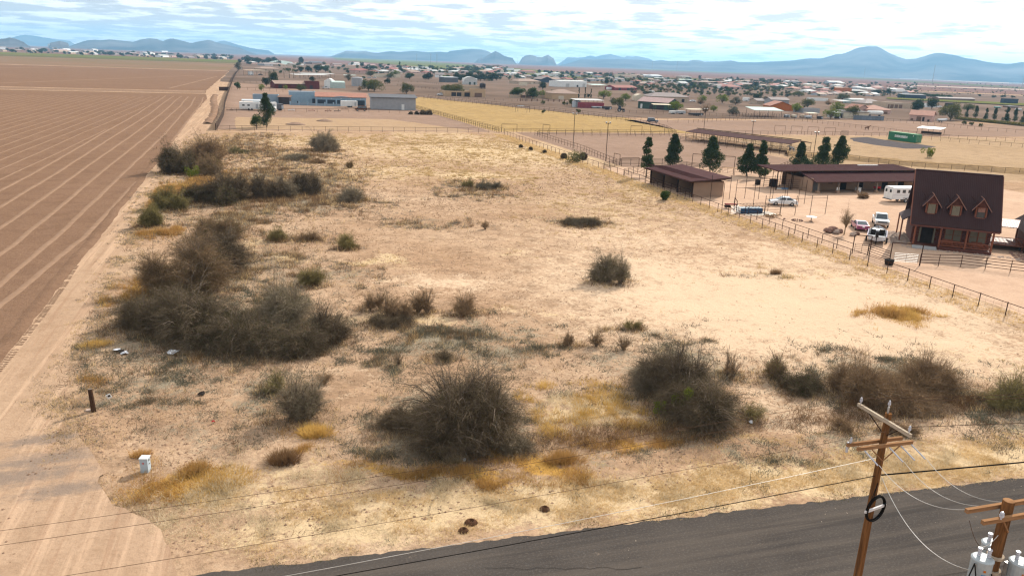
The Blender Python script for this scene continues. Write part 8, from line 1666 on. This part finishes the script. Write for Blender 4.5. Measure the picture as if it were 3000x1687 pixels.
for k in range(150): x = r.uniform(10, 2340); yb = 205+x*.034+r.uniform(-20, 16); scatter_tree(r.choice(['dark', 'dark', 'green']), zG, x, yb, yb-r.uniform(12, 38), r.uniform(1.0, 1.9), False)
for k in range(200): x = r.uniform(0, 2500); yb = r.uniform(60, 300)+x*.02; scatter_tree(r.choice(['green', 'mesq', 'dark', 'sage']), zE, x, yb, yb-r.uniform(22, 45), r.uniform(1.2, 2.2), False)
for k in range(170): x = r.uniform(0, 2394); yb = r.uniform(290, 520)-20*(x < 700); scatter_tree(r.choice(['dbush', 'bush']), zF, x, yb, yb-r.uniform(8, 24), r.uniform(1.2, 2.4), False)
for k in range(60): x = r.uniform(0, 2500); yb = 150+x*.045+r.uniform(0, 60); scatter_tree(r.choice(['dbush', 'dark']), zD, x, yb, yb-r.uniform(8, 20), r.uniform(1.5, 3.0), False)
for m_, vs in FARV.items():
    V = np.concatenate(vs); tag(link('distant_trees' if m_ != 'brown' else 'distant_brush', tri_mesh('distant_trees', V, M_GRN[m_])), {'dark': 'far-off dark trees and bushes all over the settled plain', 'green': 'far-off green trees all over the settled plain', 'olive': 'far-off olive trees and creosote on the plain', 'sage': 'far-off grey green trees on the plain', 'brown': 'far-off bare brown trees on the plain'}[m_], 'trees', kind='stuff')
HC = {'white': 'white', 'sand': 'sand coloured', 'pink': 'pink', 'steel': 'grey', 'cream': 'cream'}; RC = {'tanroof': 'tan', 'greyroof': 'grey', 'redroof': 'red', 'whiteroof': 'white'}
for z_, n_h, y0, y1, wa, wb in ((zC, 40, 225, 330, 60, 120), (zD, 40, 215, 330, 60, 120), (zE, 34, 80, 330, 90, 170), (zB, 40, 225, 330, 90, 170), (zA, 10, 130, 200, 90, 150)):
    for k in range(n_h):
        x = r.uniform(50, 2400); yb = r.uniform(y0, y1)+x*.02*(z_ not in (zA, zB)); w_ = r.uniform(wa, wb); wc, rc = r.choice(list(HC)), r.choice(list(RC))
        lb = beside('low %s house with a %s roof' % (HC[wc], RC[rc]), *z_(x+w_/2, yb))
        if lb: bld(lb, z_, (x, yb), (x+w_, yb+2), yb-r.uniform(22, 34), 11, r.choice(['gable', 'hip']), 1.8, wc, rc, 2, None, group='scattered houses of the settled plain')
fence('pipe fences of the small paddocks behind the metal workshop', [G(*zB(560, 470)), G(*zB(1100, 480)), G(*zB(1420, 520)), G(*zB(1420, 600))], space=6, h=1.6, rails=(1.5, .8), dia=.14)
fence('second pipe fence of the small paddocks behind the metal workshop', [G(*zB(650, 530)), G(*zB(1320, 600))], space=6, h=1.6, rails=(1.5, .8), dia=.14)
fence('fence along the lane in front of the adobe house', [G(*zB(970, 740)), G(*zB(1700, 745)), G(*zB(2576, 790)), G(*zC(900, 650))], space=5, h=1.4, rails=(1.35, .7), dia=.12)
fence('fence behind the blue cabin along the bare paddock', [G(*zA(110, 590)), G(*zA(640, 610)), G(*zA(1080, 640))], space=5, h=1.6, rails=(1.5,), dia=.12)
fence('fence of the bare paddock near the carport', [G(*zA(210, 480)), G(*zA(620, 480))], space=5, h=1.6, rails=(1.5,), dia=.12)

# ---- transmission line across the plain
def pylon(label, x, yb, yt):
    p = G(x, yb); h = hgt(p, yt); t = T('transmission_pole', label, 'power pole', p, rad(20)); MB().tube([(0, 0, 0), (0, 0, h)], [.9, .45], 6).build('mast', cm('grey'), t)
    for f in (.97, .88, .79): bx('crossarm', cm('grey'), t, (0, 0, h*f), (7.5, .5, .5))
for j, (x, yb, yt) in enumerate(((1221, 186, 158), (1262, 189, 157), (1280, 190, 158), (1411, 187, 155), (1516, 191, 161), (1648, 196, 172), (1740, 197, 167), (1830, 203, 170), (1910, 208, 172), (1982, 212, 178), (2063, 207, 180), (2157, 207, 182), (2249, 210, 184), (2366, 222, 185), (2530, 232, 190), (2730, 248, 191), (2992, 262, 228))):
    pylon('tall grey transmission pole on the plain, number %s counted from the left' % ('one two three four five six seven eight nine ten eleven twelve thirteen fourteen fifteen sixteen seventeen'.split()[j]), x, yb, yt)
# ---- white greenhouses shining at the foot of the mountains
for j, (xa, xb, y, w_, lb) in enumerate(((2810, 2905, 232.5, 60, 'long white greenhouse roof at the mountain foot, left of the pair'), (2905, 3010, 238, 60, 'long white greenhouse roof at the mountain foot, right of the pair'), (2965, 3020, 246, 40, 'short white greenhouse roof nearest the right edge'), (2470, 2530, 222, 60, 'white shed roof shining on the plain by a transmission pole'), (2640, 2690, 232, 30, 'thin pale roof on the plain, right of the shining shed'), (1540, 1575, 181, 60, 'far white roofs below the low hills, left'), (1590, 1610, 184, 60, 'far white roofs below the low hills, right'))):
    a, b = G(xa, y), G(xb, y+(xb-xa)*.037); u = b-a; t = T('greenhouse', lb, 'greenhouse', a, math.atan2(u.y, u.x)); L = u.length; n = 5
    MB().box((L/2, w_/2, 2), (L, w_, 4)).build('wall', cm('white'), t)
    for k in range(n): MB().prism([(k*w_/n, 4), ((k+.5)*w_/n, 7), ((k+1)*w_/n, 4)], 0, L, 'x').build('roof', cm('whiteroof'), t)

# ================================================================== near the road: poles, wires, pedestal, litter
M_POLE = pm('creosoted_pole', (0.20, 0.092, 0.036), (0.085, 0.042, 0.02), rough=.8, scale=2.2, bump=.4, bscale=9)
# long streaks up the pole
_nt = M_POLE.node_tree; _tc = [n for n in _nt.nodes if n.type == 'TEX_COORD'][0]; _mp = _nt.nodes.new('ShaderNodeMapping'); _mp.inputs['Scale'].default_value = (5, 5, .35)
for n in _nt.nodes:
    if n.type == 'TEX_NOISE': _nt.links.new(_tc.outputs['Object'], _mp.inputs[0]); _nt.links.new(_mp.outputs[0], n.inputs['Vector'])
M_ARM = pm('crossarm_timber', (0.30, 0.165, 0.085), (0.20, 0.105, 0.052), rough=.75, scale=3, bump=.3)
M_ARMG = pm('weathered_crossarm', (0.42, 0.35, 0.27), (0.30, 0.24, 0.18), rough=.8, scale=3, bump=.3)
M_PORC = pm('grey_porcelain', (0.46, 0.46, 0.50), (0.34, 0.34, 0.38), rough=.25, spec=.6)
M_BLACK = pm('black_cable', (0.018, 0.016, 0.015), (0.012, 0.011, 0.01), rough=.6)
M_ALU = pm('bare_aluminium_wire', (0.55, 0.53, 0.50), (0.45, 0.43, 0.40), rough=.45, metal=.7)
M_COPW = pm('brown_old_wire', (0.10, 0.06, 0.04), (0.07, 0.042, 0.03), rough=.6)
M_CAN = pm('transformer_grey', (0.33, 0.365, 0.38), (0.26, 0.29, 0.305), rough=.35, scale=2.5, spec=.5)
P1 = Vector((19.9, 19.45, 0)); H1 = 10.75
P2 = Vector((20.35, 14.9, 0)); H2 = 10.0
def insulator(parent, p, r=.05, name='insulator'):
    return MB().lathe([(r*.4, 0), (r*.4, .08), (r, .09), (r*.95, .15), (r*.5, .16), (r*.85, .17), (r*.8, .22), (r*.3, .26)], 10).build(name, M_PORC, parent, p)
up1 = T('utility_pole', 'brown wooden utility pole with crossarms and a black cable coil beside the road', 'utility pole', P1)
MB().tube([(0, 0, -.3), (0, 0, 4), (0, 0, 8), (0, 0, H1)], [.17, .15, .125, .112], 14).build('pole', M_POLE, up1)
bx('top_pin', M_SILV, up1, (-.02, .02, H1+.08), (.05, .05, .3)); insulator(up1, (-.02, .02, H1+.22))
ua = bx('upper_crossarm', M_ARMG, up1, (-.17, 0, H1-.22), (.1, 2.5, .12))
for y in (-1.15, 1.15): insulator(up1, (-.17, y, H1-.15))
for y in (-.16, .16): bx('lower_crossarm', M_ARM, up1, (-.05 if y < 0 else -.2, y*1.05, H1-1.15), (2.35, .095, .12))
bar('arm_brace', M_ARM, up1, (-.65, -.22, H1-1.2), (-.05, -.16, H1-1.75), .05); bar('arm_brace', M_ARM, up1, (.55, -.22, H1-1.2), (-.02, -.16, H1-1.75), .05)
bar('arm_brace', M_RUSTD, up1, (-.17, .7, H1-.3), (0, .1, H1-.8), .04); bar('arm_brace', M_RUSTD, up1, (-.17, -.7, H1-.3), (0, -.1, H1-.8), .04)
insulator(up1, (-1.25, .16, H1-1.12)); bx('cutout', M_PORC, up1, (-1.32, .2, H1-1.25), (.06, .06, .4))
for x in (-.95, .1, .6, 1.05):
    bar('strain_insulator', M_PORC, up1, (x, -.22, H1-1.22), (x+.05, -.85, H1-1.45), .055)
coil = T('cable_coil', 'round black coil of spare cable hung on the utility pole', 'cable coil', P1+Vector((-.05, -.24, 7.15)), rad(12))
n = 28; ringm = MB()
for w_ in range(7):
    rr = .50-.016*(w_ % 4); dy = -.035*(w_ % 3); ringm.tube([(rr*math.cos(2*math.pi*k/n), dy, rr*math.sin(2*math.pi*k/n)) for k in range(n+1)], .019, 5, False)
ringm.build('windings', M_BLACK, coil); bx('bracket', pm('white_bracket', (.62, .60, .60), (.5, .48, .48), rough=.4), coil, (0, -.02, .0), (1.12, .06, .09)); bar('tail', M_BLACK, coil, (-.3, 0, .42), (.05, .1, .95), .025); bar('tail', M_BLACK, coil, (-.2, 0, .45), (.05, .1, .9), .025)
bx('warning_tag', pm('yellow_tag', (.55, .38, .02), (.5, .34, .02), rough=.4), up1, (.04, -.175, 2.95), (.2, .04, .36)); bx('tag_mark', M_BLACK, up1, (.05, -.2, 2.95), (.08, .02, .12))
def cable(label, a, b, sag, r, mat, n=22, name='power_wire', cat='wire', group=None):
    a, b = Vector(a), Vector(b); pts = [a.lerp(b, t/n)-Vector((0, 0, 4*sag*(t/n)*(1-t/n)))-a for t in range(n+1)]
    return tag(MB().tube(pts, r, 5, False).build(name, mat, None, a), label, cat, group)
XW = -62.0; dY = -.4
cable('upper dark wire running along the road, on the far arm of the pole', P1+Vector((-.17, 1.15, H1+.06)), (XW, P1.y+.9, 10.6), 1.15, .006, M_COPW)
cable('upper dark wire running along the road from the pole tip', P1+Vector((-.02, .02, H1+.46)), (XW, P1.y-.1, 10.9), 1.3, .006, M_COPW)
cable('upper dark wire running along the road from the near arm of the pole', P1+Vector((-.17, -1.15, H1+.06)), (XW, P1.y-1.2, 10.2), 1.2, .006, M_COPW)
cable('thick black communication cable slung along the road', P1+Vector((-.15, -.05, 8.35)), (XW, P1.y-.2, 8.1), .95, .014, M_BLACK, cat='cable', name='communication_cable')
cable('thin grey wire just above the thick black cable', P1+Vector((-.15, .05, 9.0)), (XW, P1.y+.1, 8.8), 1.6, .008, M_ALU)
XE = 75.0
cable('upper wire continuing past the pole to the right, far arm', P1+Vector((-.17, 1.15, H1+.06)), (XE, P1.y-.9, 10.8), .9, .011, M_COPW)
cable('upper wire continuing past the pole to the right, pole tip', P1+Vector((-.02, .02, H1+.46)), (XE, P1.y-2.0, 11.0), .9, .011, M_COPW)
cable('upper wire continuing past the pole to the right, near arm', P1+Vector((-.17, -1.15, H1+.06)), (XE, P1.y-3.1, 10.8), .9, .011, M_COPW)
cable('thick black twisted cable continuing past the pole to the right', P1+Vector((.15, -.05, 8.35)), (XE, P1.y-2.0, 8.6), .5, .028, M_BLACK, cat='cable', name='communication_cable')
# second pole
up2 = T('utility_pole', 'brown wooden transformer pole in the corner of the picture', 'utility pole', P2)
MB().tube([(0, 0, -.3), (0, 0, 5), (0, 0, H2)], [.20, .18, .165], 14).build('pole', M_POLE, up2); MB().lathe([(.16, 0), (.15, .012)], 14).build('pole_top', M_ARM, up2, (0, 0, H2))
for y in (-.23, .23): bx('crossarm', M_ARM, up2, (.15 if y < 0 else .0, y, H2-.42 if y < 0 else H2-.30), (2.6, .11, .13))
bar('arm_brace', M_ARM, up2, (-.35, -.26, H2-.5), (0, -.2, H2-.95), .05)
for x in (-.55, .62, 1.2): insulator(up2, (x, -.30, H2-.36), .07, 'fuse_cap')
for z in (7.55, 8.05): MB().lathe([(.24, 0), (.24, .09)], 12).build('clamp_band', M_ARMG, up2, (0, 0, z))
CANS = []
for j, (dx, dy, zt, lb) in enumerate(((-.62, -.10, 8.25, 'grey transformer can on the road side of the corner pole, nearest the coil pole'), (.52, -.42, 8.15, 'grey transformer can at the lower right of the corner pole'), (.42, .48, 8.2, 'grey transformer can half hidden behind the corner pole'))):
    t = T('transformer', lb, 'transformer', P2+Vector((dx, dy, zt-1.15)))
    MB().lathe([(.27, 0), (.30, .03), (.30, 1.02), (.315, 1.03), (.315, 1.08), (.27, 1.12), (.1, 1.15)], 18).build('can', M_CAN, t, smooth=False)
    for bx_, by_ in ((-.08, .08), (.14, -.06)): MB().lathe([(.05, 0), (.06, .05), (.045, .07), (.06, .12), (.045, .14), (.06, .19), (.05, .24), (.075, .26), (.06, .29)], 9).build('bushing', M_PORC, t, (bx_, by_, 1.12))
    bx('mount', M_SILV, t, (-dx*.48, -dy*.48, .6), (.12, .12, .75)); bx('lug', M_SILV, t, (-.3 if dx < 0 else .3, -.05, .95), (.1, .06, .1))
    bx('blue_label', pm('blue_label', (.10, .22, .38), (.08, .18, .32)), t, (-.16, -.265, .62), (.12, .03, .16), rad(-30)); bx('warning_dot', pm('orange_dot', (.5, .14, .02), (.45, .12, .02)), t, (-.15, -.27, .82), (.06, .03, .06), rad(-30))
c0 = P2+Vector((-.62, -.10, 8.1))
for j, (a, m1, m2, b) in enumerate((((-.34, -.05, .0), (-.75, -.25, -.35), (-.75, -.25, -.9), (-.35, -.2, -1.5)), ((-.34, -.05, .0), (-.42, -.3, -.5), (-.2, -.38, -1.0), (.1, -.3, -1.4)), ((.08, -.32, -.25), (-.02, -.42, -.6), (.0, -.42, -1.0), (.2, -.35, -1.5)))):
    tag(MB().tube([a, m1, m2, b], .02, 6).build('transformer_lead', M_BLACK, None, c0), ('outer loop of', 'middle', 'inner')[j]+' black lead hanging from the left transformer', 'cable')
A1 = lambda x, y=-.85, z=H1-1.45: P1+Vector((x, y, z))
for j, (x, tx, ty, sg, lb) in enumerate(((-.9, -1.0, .2, .55, 'first'), (.15, -.35, .2, .5, 'second'), (1.1, .35, .25, .45, 'third'))):
    cable(lb+' pale sagging wire between the two utility poles, counted from the coil', A1(x+.05), P2+Vector((tx, ty, H2-.25)), sg, .009, M_ALU, name='service_wire')
cable('long pale service wire hanging low to the left transformer', P1+Vector((.1, -.14, 8.3)), P2+Vector((-.9, -.1, 7.8)), .75, .011, M_ALU, name='service_wire')
cable('thin dark jumper from the crossarm down to the left transformer', P2+Vector((-1.25, .1, H2-.55)), P2+Vector((-.5, -.1, 8.45)), .25, .008, M_COPW, 12, 'jumper_wire')
cable('white jumper between pole and left transformer bushing', P2+Vector((-.1, -.05, 8.95)), P2+Vector((-.66, 0, 8.5)), .12, .012, M_ALU, 10, 'jumper_wire')
cable('white jumper between pole and back transformer bushing', P2+Vector((.15, 0, 9.3)), P2+Vector((.5, .45, 8.5)), .2, .012, M_ALU, 10, 'jumper_wire')
# pedestal box
M_PED = pm('pedestal_grey', (0.40, 0.46, 0.50), (0.34, 0.40, 0.44), rough=.5, scale=3)
pb = G(427, 1372); pd = T('utility_pedestal', 'grey steel utility pedestal box with a red sticker beside the dirt track', 'utility box', (pb.x, pb.y, gz(pb)), rad(-14))
MB().box((0, 0, .40), (.42, .40, .86)).build('cabinet', M_PED, pd, bevel=.02); MB().box((0, 0, .85), (.47, .45, .06)).build('lid', pm('pedestal_lid', (.62, .64, .64), (.55, .57, .57), rough=.4), pd, bevel=.015)
bx('sticker', pm('red_sticker', (.45, .06, .05), (.4, .05, .04)), pd, (-.03, -.205, .58), (.09, .02, .11)); bx('sticker_mark', M_WHITE, pd, (-.03, -.217, .58), (.04, .01, .04)); bx('side_hasp', M_SILV, pd, (.23, 0, .72), (.06, .06, .08)); bx('side_hasp', M_SILV, pd, (.23, 0, .5), (.05, .05, .06))
# short post and fallen marker
pp = G(274, 1203); sp_ = T('short_post', 'short dark wooden post at the corner of the dirt track', 'post', (pp.x, pp.y, gz(pp))); MB().tube([(0, 0, -.2), (-.02, .02, .8), (-.05, .03, 1.52)], [.15, .14, .135], 10).build('shaft', pm('dark_post', (.075, .042, .026), (.045, .026, .018), rough=.85, scale=5), sp_); MB().lathe([(.13, 0), (.12, .015)], 10).build('cut_top', M_BARK, sp_, (-.05, .03, 1.52))
mk = T('fallen_marker', 'white marker sign on a leaning stick behind the short dark post', 'sign', (pp.x+.1, pp.y+.25, gz(pp))); bar('stick', pm('pale_stick', (.5, .42, .3), (.42, .34, .24)), mk, (-.25, 0, .02), (.62, .25, .62), .06); bx('panel', M_WHITE, mk, (.75, .28, .72), (.26, .04, .34), 0, (rad(15), rad(-22), rad(10))); bx('panel_mark', M_DARKI, mk, (.77, .245, .76), (.14, .02, .12), 0, (rad(15), rad(-22), rad(10))); bx('base_plate', M_ROCKP, mk, (-.4, -.1, .05), (.3, .25, .1))
# litter
def litter(label, px, py, mats, s=.45, name='litter'):
    p = G(px, py); t = T(name, label, 'litter', (p.x, p.y, gz(p)+.02), random.uniform(0, 3))
    for j, m_ in enumerate(mats):
        b = MB(); r = random.Random(px+j); q = [(math.cos(a)*s*r.uniform(.6, 1), math.sin(a)*s*r.uniform(.5, .9), r.uniform(0, .18)) for a in np.linspace(0, 5.4, 7)]; b.add([(0, 0, .22)]+q, [(0, i, i+1) for i in range(1, 7)]+[(0, 7, 1)]); b.build('scrap', m_, t, (j*s*1.1, j*.1, 0))
M_BAG = pm('white_plastic_bag', (.66, .67, .70), (.50, .51, .54), rough=.4, scale=4)
litter('blue white torn bag at the track corner of the long thicket', 366, 1034, [M_BAG, M_DARKI, M_BAG], .42); litter('white plastic bag caught under the long thicket', 508, 1028, [M_BAG], .62)
litter('small black scrap on the litter strewn clearing', 590, 1150, [M_DARKI], .35); litter('small white scrap below the huge dark mesquite', 1358, 1336, [M_BAG], .22); litter('tiny white scrap on the sand beside the dark roadside thicket', 2200, 1228, [M_BAG], .2); litter('tiny red scrap in the clearing', 625, 1234, [M_RED], .14)
for j, (x, y, rr) in enumerate(((1380, 1527, .36), (1358, 1553, .28), (1596, 1489, .30))):
    p = G(x, y); rng_ = np.random.default_rng(800+j); c = MB().lathe([(rr, -.02), (rr*.8, .10), (rr*.45, .17), (rr*.2, .08)], 14)
    tag(c.build('burrow_mound', pm('dark_fresh_soil', (.10, .05, .028), (.06, .032, .02), scale=6, bump=.8), None, (p.x, p.y, gz(p))), ('dark burrow mound in the verge, upper of the near pair', 'dark burrow mound in the verge, lower of the near pair', 'dark burrow mound in the verge, alone farther right')[j], 'mound')
stones('road_dust', 'pale sand specks and chips on the asphalt', 500, (8, 40, 21.8, 29), lambda x, y: np.clip((fbm(x*.4, y*.4, 3, 71)-.45)*6, 0, 1), pm('pale_chip', (.5, .42, .33), (.4, .33, .26)), .05, 606)
stones('near_shoulder_stones', 'gravel on the near shoulder below the poles', 3000, (8, 45, 12, 21.2), lambda x, y: np.ones_like(x)*.8, M_ROCKP, .05, 607)

# tyre tread prints pressed into the soft field edge
def treads(label, pts, mat, w=.5):
    b = MB(); P = [G(*q) for q in pts]
    for a, c in zip(P[:-1], P[1:]):
        L = (c-a).length; u = (c-a)/L; nv = Vector((-u.y, u.x, 0))
        for k in range(int(L/.34)):
            m = a+u*(k*.34+random.uniform(-.03, .03)); s = random.uniform(.8, 1.1)
            if random.random() < .12: continue
            for sd in (-1, 1):
                c0 = m+nv*sd*w*.28*s; b.box((c0.x, c0.y, .018), (w*.5, .11, .026), math.atan2(nv.y, nv.x)+sd*.45)
    tag(b.build('tyre_prints', mat), label, 'tyre prints', kind='stuff')
treads('tread prints of a tractor along the field edge, inner row', [(-40, 1085), (20, 1010), (95, 920), (160, 830), (200, 770)], M_FIELD)
treads('tread prints of a tractor along the field edge, outer row', [(-30, 1115), (45, 1025), (120, 930), (185, 840), (225, 775)], M_FIELD)
treads('tread prints bending off the dirt track before the short post', [(170, 1140), (195, 1105), (235, 1070), (280, 1045)], M_TRACK)
